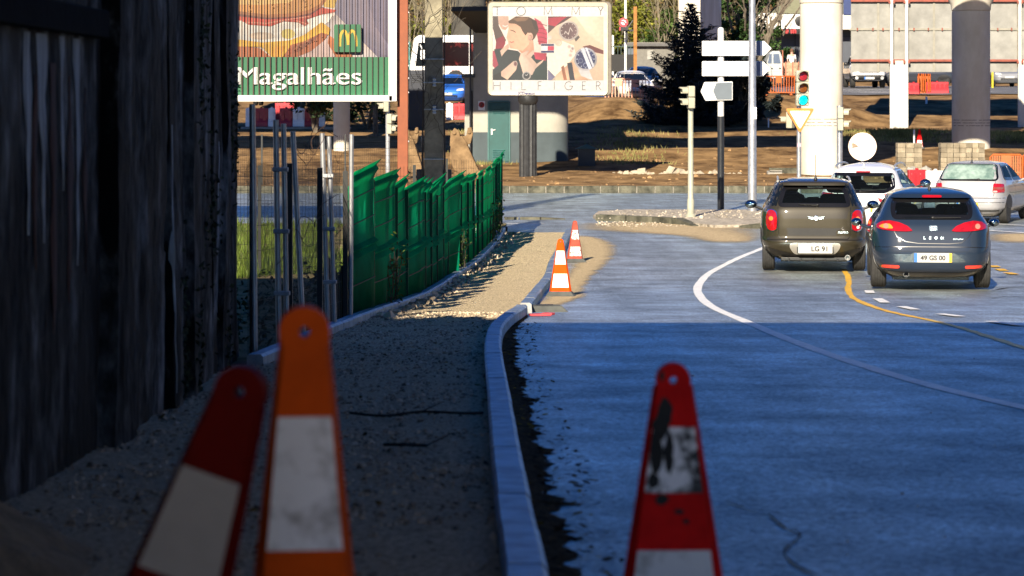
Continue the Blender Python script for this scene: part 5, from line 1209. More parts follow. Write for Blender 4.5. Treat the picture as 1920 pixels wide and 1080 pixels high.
for sg in (-1, 1):
    pl = [(sg * x, z) for x, z in ((.275, .87), (.36, .86), (.55, .865), (.72, .885), (.80, .905), (.785, .96), (.72, 1.0), (.60, 1.015), (.47, .99), (.35, .94))]
    o = lamp(t, c, roundp(pl, .02), 'tail_light', red_lamp, .018); c.patch('rear', roundp([(sg * x, z) for x, z in ((.55, .90), (.68, .90), (.77, .925), (.70, .965), (.60, .97))], .03), .021, .03, skirt=.006).build('indicator', amber_lamp if sg < 0 else mat('deep_red_lens', (.25, .01, .01), rough=.1, coat=1), o)
    c.patch('rear', circ(sg * .66, .935, .038, 14), .023, .02, skirt=.006).build('reflector', mat('pink_lens', (.6, .16, .12), rough=.1, coat=1), o)
    lamp(t, c, [(sg * .47, .325), (sg * .735, .33), (sg * .72, .375), (sg * .47, .37)], 'bumper_reflector', mat('bright_red_lens', (.75, .05, .03), rough=.2, coat=1), .012)
c.patch('rear', roundp([(-.44, .42), (.50, .42), (.30, .565), (-.26, .565)], .05), .004, .05, skirt=.006).build('plate_recess', mat('recess_blue', (.006, .011, .018), rough=.35, coat=1), t, ang=50)
plate_txt(t, c, .01, .485, .54, .135, '49 GS 00', .02, True, True, .095)
c.patch('rear', [(-.74, .30), (-.56, .20), (.56, .20), (.74, .30), (.4, .265), (-.4, .265)], .008, .05).build('lower_bumper', trim, t, ang=50)
c.patch('rear', roundp([(-.60, 1.335), (.60, 1.335), (.56, 1.385), (-.56, 1.385)], .02), .07, .06, skirt=.09).build('spoiler', blue, t, ang=40)
lamp(t, c, [(-.13, 1.34), (.155, 1.34), (.155, 1.375), (-.13, 1.375)], 'brake_light', red_lamp, .082)
y_ = c.rear(.02, .90) - .012; b = MB(); b.prism(rrect(-.04, .865, .08, .945, .02), y_, y_ + .012); e = b.build('emblem', mat('emblem_back', (.20, .24, .30), rough=.3, metal=.8), t, smooth=False)
b = MB()
for q in stroke([(.065, .93), (-.005, .93), (-.02, .915), (-.005, .905), (.05, .903), (.06, .892), (.05, .88), (-.02, .88)], .013): b.prism(q, y_ - .004, y_ + .001)
b.build('badge', chrome, e, smooth=False)
b = MB()
for ch, x in (('L', -.11), ('E', -.03), ('O', .055), ('N', .145)): b.text(ch, .055, (x, c.rear(x, .765) - .008, .75), off=.003, ext=.003)
b.text('ecomotive', .03, (.37, c.rear(.37, .75) - .006, .745), off=.0008, fit=.14); b.build('lettering', chrome, t, smooth=False)
b = MB(); b.lathe([(0, -.06), (.03, -.06), (.034, .02), (.042, .02), (.042, -.1)], 16, (-.37, .11, .235), M_); b.build('exhaust', mat('dark_steel', (.1, .1, .1), rough=.4, metal=.8), t)
wiper(t, c, .02, 1.055, .42, 1.06); antenna(t, .0, 1.0, 1.43, .06, .0)
b = MB(); b.add([(.30, 1.15, 1.03), (.52, 1.2, 1.02), (.36, 1.3, 1.18)], [(0, 1, 2)]); b.add([(.30, 1.16, 1.03), (.52, 1.21, 1.02), (.36, 1.31, 1.18)], [(0, 2, 1)]); b.build('paper', mat('paper', (.6, .65, .66), rough=.8), t, smooth=False, fix=False)

# --- silver hatchback on the right
silver = paint('silver_paint', (.34, .34, .355), .2, .45)
g3 = P(1812, 185 + 2.9 * F / 61.7, 61.7); g3.z = 0
pr = [(.19, .66, .24, 3.95), (.26, .77, .10, 4.05), (.36, .845, .02, 4.15), (.48, .862, .0, 4.15), (.585, .865, .01, 4.12), (.61, .865, .07, 4.1), (.75, .862, .085, 3.98), (.88, .85, .10, 3.5), (.96, .82, .13, 3.05), (1.01, .785, .16, 2.92), (1.2, .70, .33, 2.5), (1.36, .61, .52, 2.12), (1.385, .585, .52, 2.0), (1.41, .50, .66, 1.85), (1.43, .36, .9, 1.7), (1.442, .2, 1.1, 1.5)]
rw = [(-.68, 1.015), (.68, 1.015), (.575, 1.365), (-.575, 1.365)]; wsn = [(-.66, 1.0), (.66, 1.0), (.55, 1.35), (-.55, 1.35)]
sw = [[(.55, 1.03), (1.45, 1.0), (1.45, 1.36), (.85, 1.36)], [(1.54, 1.0), (2.72, 1.0), (2.15, 1.36), (1.54, 1.36)]]
t, c, body = make_car('parked_car', 'silver hatchback with dusty greenish rear window, at the right edge', g3, R(21), pr, silver, None, None, sw, (.31, .2, .76, 3.27, .745), seam=[('rear', [(-.64, .99), (-.62, .72), (-.60, .635), (.60, .635), (.62, .72), (.64, .99)]), ('rear', [(-.85, .60), (.85, .60)]), ('right', [(1.5, .3), (1.5, 1.0)]), ('right', [(.78, .72), (1.5, .70), (2.6, .7)]), ('right', [(2.62, .3), (2.70, 1.0)])], mirror=(2.62, .98, .10, .07, silver))
pl = refine(roundp(rw, .08), .04); o = c.patch('rear', pl, .004, .06).build('rear_window', mat('dusty_glass', (.13, .21, .185), rough=.25, var=.25, scale=4, col2=(.27, .36, .32), coat=.5), t, ang=60, label='greenish rear window covered in dust'); c.ring('rear', grow(pl, .02), grow(pl, -.018), .009).build('window_seal', seal_m, o)
pl = refine(roundp(wsn, .08), .04); c.patch('front', pl, .004, .06).build('windscreen', glass_dark, t, ang=60)
for sg in (-1, 1):
    l = lamp(t, c, [(sg * .585, .73), (sg * .815, .73), (sg * .80, .93), (sg * .60, .945)], 'tail_light', red_lamp, .016); lamp(t, c, [(sg * .59, .80), (sg * .80, .80), (sg * .80, .855), (sg * .595, .855)], 'smoke_band', mat('smoky_lens', (.22, .05, .04), rough=.15, coat=1), .0185, parent=l); lamp(t, c, [(sg * .60, .735), (sg * .69, .735), (sg * .69, .775), (sg * .60, .775)], 'reverse_lamp', mat('pinkish_lens', (.7, .32, .32), rough=.15, coat=1), .0185, parent=l)
c.patch('rear', [(-.82, .33), (-.70, .215), (.70, .215), (.82, .33)], .010, .05).build('lower_bumper', mat('grey_trim', (.07, .07, .07), rough=.6, var=.3), t, ang=50)
b = MB(); c.line('rear', [(-.84, .50), (.84, .50)], .012, .004, b); b.build('bumper_line', trim, t, fix=False)
plate_txt(t, c, .02, .44, .50, .11, 'TA 02', .012, True, True, .07)
wiper(t, c, .25, 1.03, -.2, 1.025); antenna(t, .0, .62, 1.405, .28)
b = MB(); b.prism(rrect(-.06, .655, .06, .69, .01), c.rear(0, .67) - .015, c.rear(0, .67) + .01); b.build('handle', silver, t, smooth=False)
for sd in ('right', 'left'):
    b = MB(); c.line(sd, [(.35, .62), (.45, .62)], .03, .01, b); c.line(sd, [(1.18, .62), (2.6, .62)], .035, .01, b); b.build('side_strip', silver, t, fix=False)
    b = MB()
    for y in (1.35, 2.35): c.line(sd, [(y, .88), (y + .18, .88)], .03, .012, b)
    b.build('handle', silver, t, fix=False)

# --- white suv behind the olive car
wpaint = paint('white_pearl_paint', (.72, .72, .73), .05, .3)
g4 = P(1612, 0, 54.0); g4.z = 0
pr = [(.24, .66, .25, 4.2), (.34, .80, .08, 4.3), (.46, .87, .0, 4.37), (.7, .90, .01, 4.37), (.85, .90, .03, 4.25), (.95, .885, .05, 4.05), (1.0, .86, .10, 3.5), (1.05, .83, .16, 3.2), (1.2, .75, .34, 2.75), (1.36, .665, .52, 2.35), (1.42, .63, .55, 2.15), (1.47, .58, .68, 2.0), (1.52, .48, .9, 1.85), (1.55, .34, 1.2, 1.7), (1.57, .18, 1.4, 1.6)]
rw = roundp([(-.56, 1.0), (.50, 1.0), (.67, 1.09), (.60, 1.37), (-.60, 1.37), (-.67, 1.09)], .05)
wsn = [(-.68, 1.06), (.68, 1.06), (.58, 1.4), (-.58, 1.4)]
sw = [[(.62, 1.12), (1.6, 1.07), (1.6, 1.40), (.95, 1.40)], [(1.68, 1.07), (2.95, 1.07), (2.35, 1.40), (1.68, 1.40)]]
t, c, body = make_car('parked_car', 'white sport utility car with roof rails, half hidden behind the two nearest cars', g4, R(15), pr, wpaint, rw, wsn, sw, (.35, .22, .85, 3.5, .78), seam=[('rear', [(-.62, .98), (-.6, .6), (.6, .6), (.62, .98)])], mirror=(2.9, 1.05, .12, .09, trim))
for sg in (-1, 1):
    o = lamp(t, c, [(sg * .33, .94), (sg * .58, .98), (sg * .80, 1.0), (sg * .86, .92), (sg * .60, .90), (sg * .44, .80), (sg * .40, .81)], 'tail_light', red_lamp, .016); lamp(t, c, [(sg * .40, .93), (sg * .58, .955), (sg * .76, .97), (sg * .60, .92), (sg * .46, .85)], 'inner_lens', mat('bright_red_lens', (.75, .05, .03)), .0185, parent=o)
    b = MB(); b.tube([(sg * .60, .75 + .12 * i, 1.49 + .075 * math.sin(math.pi * min(1, max(0, i / 16))) ** .5) for i in range(17)], .022, 8); b.build('roof_rail', MATS['silver_trim'], t)
lamp(t, c, [(-.15, 1.395), (.15, 1.395), (.15, 1.42), (-.15, 1.42)], 'brake_light', red_lamp, .02)
c.patch('rear', roundp([(-.3, .55), (.3, .55), (.42, .76), (-.42, .76)], .04), .003, .05, skirt=.004).build('plate_recess', mat('recess_white', (.6, .6, .6), rough=.4), t, ang=50); plate_txt(t, c, 0, .66, .52, .11, '', .015)
b = MB(); b.prism([(0.22, 1.50), (.02, 1.50), (.12, 1.66)], -.012, .012, 'z') if False else b.add([(-.03, .66, 1.48), (.03, .66, 1.48), (0, .95, 1.53), (0, .62, 1.60)], [(0, 1, 3), (1, 2, 3), (2, 0, 3)]); b.build('fin_antenna', wpaint, t, smooth=False)
wiper(t, c, .0, 1.02, .33, 1.045); c.patch('rear', [(-.7, .35), (-.6, .26), (.6, .26), (.7, .35)], .01).build('lower_bumper', trim, t)

# --- far vehicles, simpler
def simple_prof(L, W, H, z0=.22, belt=.95):
    w_ = W / 2
    return [(z0, w_ * .84, .15, L - .2), (z0 + .14, w_ * .96, .02, L - .03), (.55, w_, .0, L), (.72, w_, .03, L - .08), (belt - .12, w_ * .985, .06, L - .4), (belt - .04, w_ * .96, .1, L - 1.1), (belt + .03, w_ * .92, .16, L - 1.35), (H - .13, w_ * .72, .6, L - 2.1), (H - .08, w_ * .66, .68, L - 2.3), (H - .03, w_ * .5, .9, L - 2.5), (H, w_ * .2, 1.3, L - 2.7)]
def far_car(label, x, Y, head, col, L=4.2, W=1.75, H=1.45, dark=False, group=None, z=None, name='parked_car', belt=.95):
    pm = paint('paint_%d_%d' % (int(col[0] * 99), int(col[2] * 999)), col, .15, .35); b_ = belt
    ws = [(-W * .40, b_ + .05), (W * .40, b_ + .05), (W * .33, H - .13), (-W * .33, H - .13)]
    sw = [[(.75, b_ + .06), (L * .5 - .05, b_ + .06), (L * .5 - .05, H - .13), (1.0, H - .13)], [(L * .5 + .03, b_ + .06), (L - 1.6, b_ + .06), (L - 2.15, H - .13), (L * .5 + .03, H - .13)]]
    zz_ = gz(x, Y) if z is None else z
    t, c, body = make_car(name, label, (x, Y, zz_), head, simple_prof(L, W, H, belt=belt), pm, ws, ws, sw, (.31, .2, .8, L - .85, W / 2 - .12), cut=False, group=group, mirror=(L - 1.6, b_, .09, .07, pm))
    for sg in (-1, 1):
        lamp(t, c, [(sg * W * .24, .66), (sg * W * .44, .68), (sg * W * .42, .78), (sg * W * .28, .76)], 'headlight', clear_lamp, .015, 'front'); lamp(t, c, [(sg * W * .34, .66), (sg * W * .45, .66), (sg * W * .44, .84), (sg * W * .36, .84)], 'tail_light', red_lamp, .015)
    c.patch('front', roundp([(-.45, .34), (.45, .34), (.5, .46), (-.5, .46)], .04), .006).build('grille', trim, t); y_ = c.front(0, .5) + .02
    b = MB(); b.box((0, y_, .52), (.5, .012, .11)); b.box((-.23, y_ + .004, .52), (.04, .012, .108)); b.build('number_plate', plate_w, t, smooth=False)
    return t, c
YF = 122
far_car('bright blue car facing the camera between the concrete pole and kiosk', P(850, 0, YF).x, YF + 3.9, R(184), (.03, .13, .52))
far_car('white car facing the camera behind the orange and white barrier', P(1183, 0, YF).x, YF + 4.2, R(176), (.72, .72, .72), z=2.78)
far_car('dark saloon with pale sunstrip behind the white car by the spruce', P(1207, 0, 129).x, 133.2, R(178), (.015, .015, .018), z=3.05)
far_car('blue car mostly hidden behind the edge of the watch poster light box', P(1136, 0, 131).x, 136, R(186), (.03, .11, .42), z=2.75)
far_car('blue car glimpsed below the burger hoarding behind red and white barriers', P(508, 0, 122).x, 126, R(180), (.03, .11, .50))
far_car('dark grey car passing side on behind the orange barrier stack', P(1795, 0, 141).x, 141, R(-88), (.03, .034, .045), z=gz(22, 141) + .07, belt=.9)
far_car('silver grey car facing the camera at the far right beyond the yellow post', P(1892, 0, 146).x, 150, R(180), (.22, .23, .25), z=gz(26, 146) + .07)
# pickup facing the camera
x = P(1633, 0, 139).x
pr = [(.38, .70, .2, 5.0), (.5, .88, .05, 5.1), (.75, .925, .0, 5.1), (.95, .925, .02, 5.05), (1.05, .91, .05, 4.7), (1.12, .88, 1.4, 3.9), (1.2, .86, 1.45, 3.75), (1.65, .70, 1.9, 3.1), (1.72, .6, 2.0, 2.95), (1.77, .3, 2.2, 2.8)]
ws = [(-.74, 1.2), (.74, 1.2), (.62, 1.63), (-.62, 1.63)]
t, c, body = make_car('pickup_truck', 'white pickup truck with black grille facing the camera below the steel hoarding', (x, 144, gz(x, 139) + .07), R(181), pr, wpaint, None, ws, [[(2.0, 1.2), (2.7, 1.2), (2.7, 1.62), (2.1, 1.62)], [(2.76, 1.2), (3.6, 1.2), (3.0, 1.62), (2.76, 1.62)]], (.38, .25, .9, 4.15, .78), cut=False, n=8, mirror=(3.5, 1.2, .12, .1, trim))
t['category'] = 'pickup'
c.patch('front', [(-.90, .40), (.90, .40), (.92, .60), (.62, .66), (-.62, .66), (-.92, .60)], .03).build('bumper', trim, t)
c.patch('front', roundp([(-.52, .78), (.52, .78), (.62, .93), (-.62, .93)], .03), .02).build('grille', trim, t)
b = MB(); b.box((0, c.front(0, .86) + .03, .86), (.24, .02, .05)); b.lathe([(.06, 0), (.06, .02), (0, .02)], 14, (0, c.front(0, .86) + .03, .86), Matrix.Rotation(R(-90), 3, 'X')); b.build('emblem', chrome, t, smooth=False)
for sg in (-1, 1):
    lamp(t, c, [(sg * .64, .78), (sg * .88, .80), (sg * .86, .96), (sg * .66, .93)], 'headlight', clear_lamp, .02, 'front')
    y_ = c.front(sg * .66, .5) + .04; b = MB(); b.lathe([(.085, 0), (.085, .02), (.05, .02), (.045, .005), (0, .005)], 16, (sg * .66, y_, .51), Matrix.Rotation(R(-90), 3, 'X')); b.build('fog_lamp', galv_dull, t)
y_ = c.front(0, .5) + .06; b = MB(); b.box((0, y_, .50), (.52, .02, .12)); p = b.build('number_plate', plate_w, t, smooth=False); b = MB(); b.box((.24, y_ + .004, .50), (.07, .02, .118)); b.build('blue_band', plate_b, p, smooth=False)
# ------------------------------------------------------------------ cones
cone_red = mat('cone_red', (.62, .008, .008), rough=.6, spec=.06, var=.18, scale=9); cone_orange = mat('cone_orange', (.58, .070, .003), rough=.6, spec=.06, var=.12, scale=8); cone_fade = mat('cone_faded_red', (.34, .05, .025), rough=.6, var=.25, scale=14)
refl = mat('reflective_white', (.34, .29, .28), rough=.45, var=.2, scale=8, col2=(.74, .70, .72), thr=(.38, .52), detail=9)
refl_c = mat('clean_reflective', (.78, .77, .74), rough=.45, var=.06, scale=8)
refl_d = mat('scuffed_reflective', (.02, .02, .022), rough=.6, var=.3, scale=9, col2=(.80, .76, .80), thr=(.46, .53), detail=10)
refl_s = mat('dirty_reflective', (.12, .09, .08), rough=.6, var=.3, scale=26, col2=(.72, .68, .64), thr=(.42, .5), detail=8)
soot = mat('rubber_scuff', (.012, .011, .012), rough=.8, var=.3)
rubber = mat('grey_rubber', (.07, .075, .07), rough=.8, var=.25, scale=8)
def cone(label, loc, sc=1.0, tilt=0, yaw=0, m_=cone_red, flare=.125, neck=.040, bands=((.15, .33), (.46, .66)), rm=None, group='striped traffic cones', foot=True, tiltx=0):
    t = thing('traffic_cone', label, 'traffic cone', loc, group=group, rot=(tiltx, tilt, yaw)); H = .80 * sc; rb = .0425 * sc
    wd = lambda d: (neck + flare * (d / .8)) * sc                      # half width at distance d (unscaled) from the top
    zc = H - rb; th = .022 * sc; b = MB(); nseg = 28; vs = []; fs = []
    for i in range(nseg):
        q = 2 * math.pi * i / nseg
        for rr_ in (rb, .0095 * sc):
            for y in (-th, th): vs.append((rr_ * math.cos(q), y, zc + rr_ * math.sin(q)))
    for i in range(nseg):
        o, p = i * 4, ((i + 1) % nseg) * 4; fs += [(o, o + 2, p + 2, p), (o + 1, p + 1, p + 3, o + 3), (o, p, p + 1, o + 1), (o + 2, o + 3, p + 3, p + 2)]
    b.add(vs, fs)
    b2 = []; d0 = .055
    for d in (d0, .12, .3, .5, .7, .765): b2.append((wd(d), H - d * sc, th * (.9 + 1.5 * d)))
    vs = []; fs = []
    for w_, z, q in b2: vs += [(-w_, 0, z), (-w_ * .82, -q, z), (w_ * .82, -q, z), (w_, 0, z), (w_ * .82, q, z), (-w_ * .82, q, z)]
    for i in range(len(b2) - 1):
        for j in range(6): fs.append((i * 6 + j, i * 6 + (j + 1) % 6, i * 6 + 6 + (j + 1) % 6, i * 6 + 6 + j))
    fs += [tuple(range(6)), tuple(range(30, 36))[::-1]]; b.add(vs, fs)
    body = b.build('body', m_, t, ang=30)
    rm = rm or [refl] * len(bands)
    for (a, e), r_ in zip(bands, rm):
        for sg in (-1, 1):
            vs = []
            for d in (a, e):
                y = th * (.9 + 1.5 * d) + .004; x = wd(d) * .80
                vs += [(-x, sg * y, H - d * sc), (x, sg * y, H - d * sc)]
            vs += [(p[0], p[1] - sg * .006, p[2]) for p in vs]
            b = MB(); b.add(vs, [(0, 1, 3, 2), (0, 4, 5, 1), (2, 3, 7, 6), (0, 2, 6, 4), (1, 5, 7, 3)]); b.build('reflective_band', r_, t, smooth=False)
    if foot:
        b = MB(); z = .07 * sc; w0, w1 = .21 * sc, .15 * sc
        b.add([(-w0, -w0, 0), (w0, -w0, 0), (w0, w0, 0), (-w0, w0, 0), (-w1, -w1 * .7, z), (w1, -w1 * .7, z), (w1, w1 * .7, z), (-w1, w1 * .7, z)], [(3, 2, 1, 0), (4, 5, 6, 7), (0, 1, 5, 4), (1, 2, 6, 5), (2, 3, 7, 6), (3, 0, 4, 7)]); b.build('rubber_foot', rubber, t, bevel=.008 * sc, smooth=False)
    return t, body, wd, H
Y = 6.54; p = P(1262, 0, Y); p.z = bz(Y) + .004
t, body, wd, H = cone('red cone with black scuffed upper band on the blue asphalt, right foreground', p, bands=((.155, .315), (.455, .63)), rm=[refl_d, refl])
for cx, cd, rx, rz in ((-.028, .03, .006, .012), (-.022, .12, .018, .035), (-.03, .15, .02, .03), (-.03, .33, .016, .012), (-.042, .215, .016, .055), (-.012, .22, .012, .05), (-.05, .285, .014, .02), (.012, .36, .012, .006), (.03, .385, .007, .006)):
    pl = [(cx + rx * math.cos(q) * (1 + .35 * noise.noise(Vector((cx * 90 + math.cos(q) * 2, cd * 30, math.sin(q) * 2)))), H - cd - rz * math.sin(q) * (1 + .4 * noise.noise(Vector((math.cos(q) * 3, cx * 50, math.sin(q) * 3))))) for q in [2 * math.pi * i / 18 for i in range(18)]]
    yy = -.022 * (.9 + 1.5 * cd) - .006 if cd > .06 else -.0225; b = MB(); b.prism(pl, yy, yy + .003); b.build('scuff', soot, body, smooth=False)
Y = 5.3; p = P(570, 0, Y); p.z = bz(Y) + .045
cone('tall orange cone with large white band on the gravel, middle foreground', p, (P(570, 570, Y).z - p.z) / .8, m_=cone_orange, flare=.085, neck=.036, yaw=R(6), bands=((.183, .405), (.48, .68)), rm=[refl, refl], tiltx=R(2))
Y = 4.9; p = P(192, 0, Y); p.z = bz(Y) + .05
cone('dark red cone leaning right, leftmost in the foreground', p, (P(460, 683, Y).z - p.z) / .8 / math.cos(R(18.2)), R(18.2), R(-8), flare=.10, m_=mat('cone_dark_red', (.075, .003, .002), rough=.6, spec=.03, var=.15), bands=((.185, .365), (.46, .66)), rm=[mat('grey_reflective', (.20, .185, .175), rough=.5, var=.12), refl])
p = G(1051, 556); p.z += .004; cone('clean orange cone in the sun at the kerb', p, .99, m_=cone_orange, bands=((.165, .355), (.485, .675)), rm=[refl_c, refl_c], yaw=R(-4))
p = G(1078, 492); p.z += .004; cone('faded red cone with dirty bands, farthest one along the new kerb', p, .92, m_=cone_fade, bands=((.18, .36), (.5, .68)), rm=[refl_s, refl_s], yaw=R(8))
p = P(1724, 0, 104); p.z = .95; cone('small red and white cone beyond the block pallets', p, .95, bands=((.45, .75),), rm=[refl_c], foot=True)
p = G(1021, 584); t = thing('cone_foot', 'grey rubber cone foot lying empty at the kerb near the orange cone', 'cone foot', p + Vector((0, 0, .004)), R(8))
b = MB(); b.add([(-.26, -.2, 0), (.26, -.2, 0), (.26, .2, 0), (-.26, .2, 0), (-.2, -.12, .07), (.19, -.12, .07), (.19, .12, .07), (-.2, .12, .07)], [(3, 2, 1, 0), (4, 5, 6, 7), (0, 1, 5, 4), (1, 2, 6, 5), (2, 3, 7, 6), (3, 0, 4, 7)]); b.build('foot', rubber, t, bevel=.01, smooth=False)
b = MB(); b.box((0, 0, .075), (.2, .06, .012)); b.build('socket', lens_black, t, smooth=False)
p = G(1012, 593); b = MB(); b.box((0, 0, .015), (.24, .12, .02), Matrix.Rotation(.2, 3, 'Z')); b.box((.1, .05, .02), (.12, .1, .025), Matrix.Rotation(-.4, 3, 'Z')); o = b.build('plastic_scrap', mat('red_plastic', (.5, .05, .06), rough=.5, var=.3), bevel=.004, smooth=False, loc=p + Vector((0, 0, .004))); tag(o, 'broken piece of red plastic beside the empty cone foot', 'scrap')
p = G(906, 446) + Vector((0, 0, .06)); b = MB(); b.ell((0, 0, .06), (.26, .16, .09), 16, 10)
b.v = [tuple(Vector(q) * (1 + .45 * noise.noise(Vector(q) * 9))) for q in b.v]; o = b.build('plastic_bag', mat('white_plastic', (.75, .75, .76), rough=.4), loc=p); tag(o, 'crumpled white plastic bag on the gravel at the fence end', 'bag')
for u, v, lab in ((922, 446, 'upright brown brick at the far end of the gravel bed'), (905, 458, 'brown brick standing just in front of the white bag')):
    p = G(u, v); b = MB(); b.box((0, 0, .12), (.09, .16, .3), Matrix.Rotation(.12, 3, 'Y')); o = b.build('brick', mat('brown_brick', (.30, .19, .10), rough=.9, var=.2), bevel=.012, smooth=False, loc=p); tag(o, lab, 'brick')
# ------------------------------------------------------------------ steel hoarding seen from behind
Y = 118.0; k = Y / F; bx = P(1595, 0, Y).x; gb = gz(17, Y)
t = thing('hoarding', 'back of a wide grey sheet steel hoarding on white legs', 'hoarding', (bx, Y, gb)); zz = lambda v: ZC - (v - VH) * k - gb; xx = lambda u: (u - 1595) * k
sheet = mat('steel_sheet', (.20, .20, .185), rough=.6, metal=.1, var=.1, scale=1.3, col2=(.27, .27, .25), bump=.25, bscale=2.2)
b = MB(); gaps = [1595, 1646, 1669, 1701, 1751, 1800, 1850, 1908, 1960, 2010]
for a, e in zip(gaps, gaps[1:]): b.box(((xx(a) + xx(e)) / 2, 0, (zz(135) + zz(-70)) / 2), (xx(e) - xx(a) - .03, .03 + .012 * random.random(), zz(-70) - zz(135)))
b.build('sheets', sheet, t, smooth=False)
b = MB()
for u in (1646.5, 1751, 1850): b.box((xx(u), -.04, (zz(135) + zz(-70)) / 2), (.09, .05, zz(-70) - zz(135)))
b.box((xx(1800), -.05, zz(55)), (xx(2010), .05, .09)); b.build('stiffeners', mat('stiffener', (.24, .23, .19), rough=.6), t, smooth=False)
rustred = mat('red_primer', (.22, .055, .035), rough=.7, var=.25)
b = MB()
for v in (113.5, 1.5): b.box((xx(1802), -.12, zz(v)), (xx(2010), .12, .10))
for u in (1607, 1636, 1655, 1685, 1713, 1740, 1766, 1870, 1896): b.box((xx(u), -.09, zz(55)), (.05, .06, .13))
b.build('beam', rustred, t, smooth=False)
for ua, ub in ((1667, 1701), (1907, 1938)):
    b = MB()
    for u in (ua + 3, ub - 3): b.box((xx(u), -.22, (zz(-70)) / 2), (.14, .16, zz(-70) + .3))
    b.box(((xx(ua + 6) + xx(ub - 6)) / 2, -.2, zz(118) / 2), (xx(ub - 6) - xx(ua + 6), .06, zz(118) + .2)); b.build('leg', mat('leg_white', (.5, .49, .44), rough=.5, var=.08), t, smooth=False)
    b = MB()
    for u in (ua + 3, ub - 3):
        for v in (115, 3): b.box((xx(u) - .1, -.32, zz(v) - .03), (.08, .08, .12)); b.box((xx(u) + .1, -.32, zz(v) - .03), (.08, .08, .12))
    b.build('clamp', rustred, t, smooth=False)
# ------------------------------------------------------------------ barriers, pallets
red_pl = mat('red_plastic_barrier', (.36, .012, .02), rough=.4, var=.12); white_pl = mat('white_plastic_barrier', (.78, .77, .75), rough=.4, var=.06); orange_pl = mat('orange_barrier', (.40, .085, .01), rough=.45, var=.1)
def block(label, u, Y, wpx, m_, h=.8, z=None, rz=0):
    x = P(u, 0, Y).x; w_ = wpx * Y / F; t = thing('plastic_barrier', label, 'barrier', (x, Y, gz(x, Y) if z is None else z), rz, group='red and white plastic road barriers')
    b = MB(); sec = [(-.22, 0), (.22, 0), (.20, .18), (.12, .34), (.10, h), (-.10, h), (-.12, .34), (-.20, .18)]
    b.prism(sec, -w_ / 2, w_ / 2, 'x'); b.build('body', m_, t, bevel=.02, smooth=False)
    b = MB(); n = max(1, int(w_ / .22))
    for i in range(n): xx_ = -w_ / 2 + w_ * (i + .5) / n; b.prism(rrect(xx_ - .07, .22, xx_ + .07, h - .1, .03), -.165, -.09)
    b.build('rib', m_, t, smooth=False, bevel=.01)
    b = MB(); b.lathe([(.05, h - .01), (.05, h + .05), (0, h + .05)], 10); b.build('filler_cap', m_, t); return t
zsl = 1.72
for u, wp, m_, lab in ((468, 14, white_pl, 'white plastic barrier, leftmost of the row on the concrete ledge'), (490, 26, red_pl, 'red plastic barrier between two white ones at the left of the ledge'), (510, 13, white_pl, 'narrow white plastic barrier right of the leftmost red one'), (537, 24, red_pl, 'red plastic barrier in the middle of the ledge row'), (560.5, 22, white_pl, 'wide white plastic barrier right of the middle red one'), (585, 26, red_pl, 'red plastic barrier at the right of the ledge row under dark leaves'), (604, 11, white_pl, 'last white plastic barrier at the right end of the ledge')): block(lab, u, 112.5, wp, m_, .78, zsl)
block('long red plastic barrier lying behind the ledge row', 534, 114, 36, red_pl, .95, zsl + .05)
for u, wp, m_, lab in ((843, 13, white_pl, 'white plastic barrier beside the concrete pole, left of a red one'), (861, 21, red_pl, 'red plastic barrier in front of the bright blue car'), (879, 13, white_pl, 'white plastic barrier tucked against the kiosk annexe')): block(lab, u, 117, wp, m_, .72, 1.97)
block('red plastic barrier between the white car and silver car', 1719, 78, 34, red_pl, .82, 0, R(6)); block('white plastic barrier just left of the silver car', 1754, 77, 36, white_pl, .82, 0, R(6))
block('red plastic barrier leaning group under the steel hoarding, left one', 1713, 133.6, 20, red_pl, .62, gz(20, 133.6)); block('long flat red plastic barrier right of the orange stack', 1757, 134.2, 42, red_pl, .62, gz(21, 134.2))
def fence_barrier(label, u, Y, wd, h, z=None, rz=0, m_=orange_pl, nb=12, panel=True):
    x = P(u, 0, Y).x; t = thing('pedestrian_barrier', label, 'barrier', (x, Y, gz(x, Y) if z is None else z), rz, group='orange pedestrian barriers')
    b = MB(); r = .03; w2 = wd / 2; b.tube([(-w2, 0, .1), (-w2, 0, h - .08), (-w2 + .08, 0, h), (w2 - .08, 0, h), (w2, 0, h - .08), (w2, 0, .1)], r, 8); b.tube([(-w2, 0, .14), (w2, 0, .14)], r, 8); b.build('frame', m_, t)
    b = MB()
    for i in range(1, nb): b.box((-w2 + wd * i / nb, 0, h / 2 + .07), (.035, .02, h - .14))
    b.build('bars', m_, t, smooth=False)
    if panel: b = MB(); b.prism(rrect(-.13, h - .34, .13, h - .02, .02), -.035, .03); b.build('plate', m_, t, smooth=False)
    b = MB()
    for s in (-1, 1): b.box((s * w2 * .8, 0, .05), (.06, .5, .1))
    b.build('feet', m_, t, smooth=False); return t
fence_barrier('orange barrier with plate behind the silver car', 1887, 80, .95, 1.22, 0, R(-8), nb=14); fence_barrier('second orange barrier cut by the right edge', 1948, 80.5, .95, 1.24, 0, R(-8), nb=14)
fence_barrier('orange barrier under the flatbed truck, left one by the shrub', 1460, 132, 1.55, .95, gz(12.5, 132)); fence_barrier('orange barrier under the flatbed truck, right one by the traffic light', 1505, 132.2, 1.55, .95, gz(12.5, 132))
pale_or = mat('pale_orange_barrier', (.72, .34, .22), rough=.5, var=.2, scale=6)
fence_barrier('faded orange and white barrier in front of the white car, left one', 1160, 120.2, 1.2, 1.05, 2.75, m_=pale_or, nb=8); fence_barrier('faded orange and white barrier in front of the white car, right one', 1192, 120.4, 1.2, 1.05, 2.7, m_=pale_or, nb=8); fence_barrier('faded orange barrier half behind the spruce branches', 1222, 120.6, 1.0, 1.0, 2.45, m_=pale_or, nb=8)
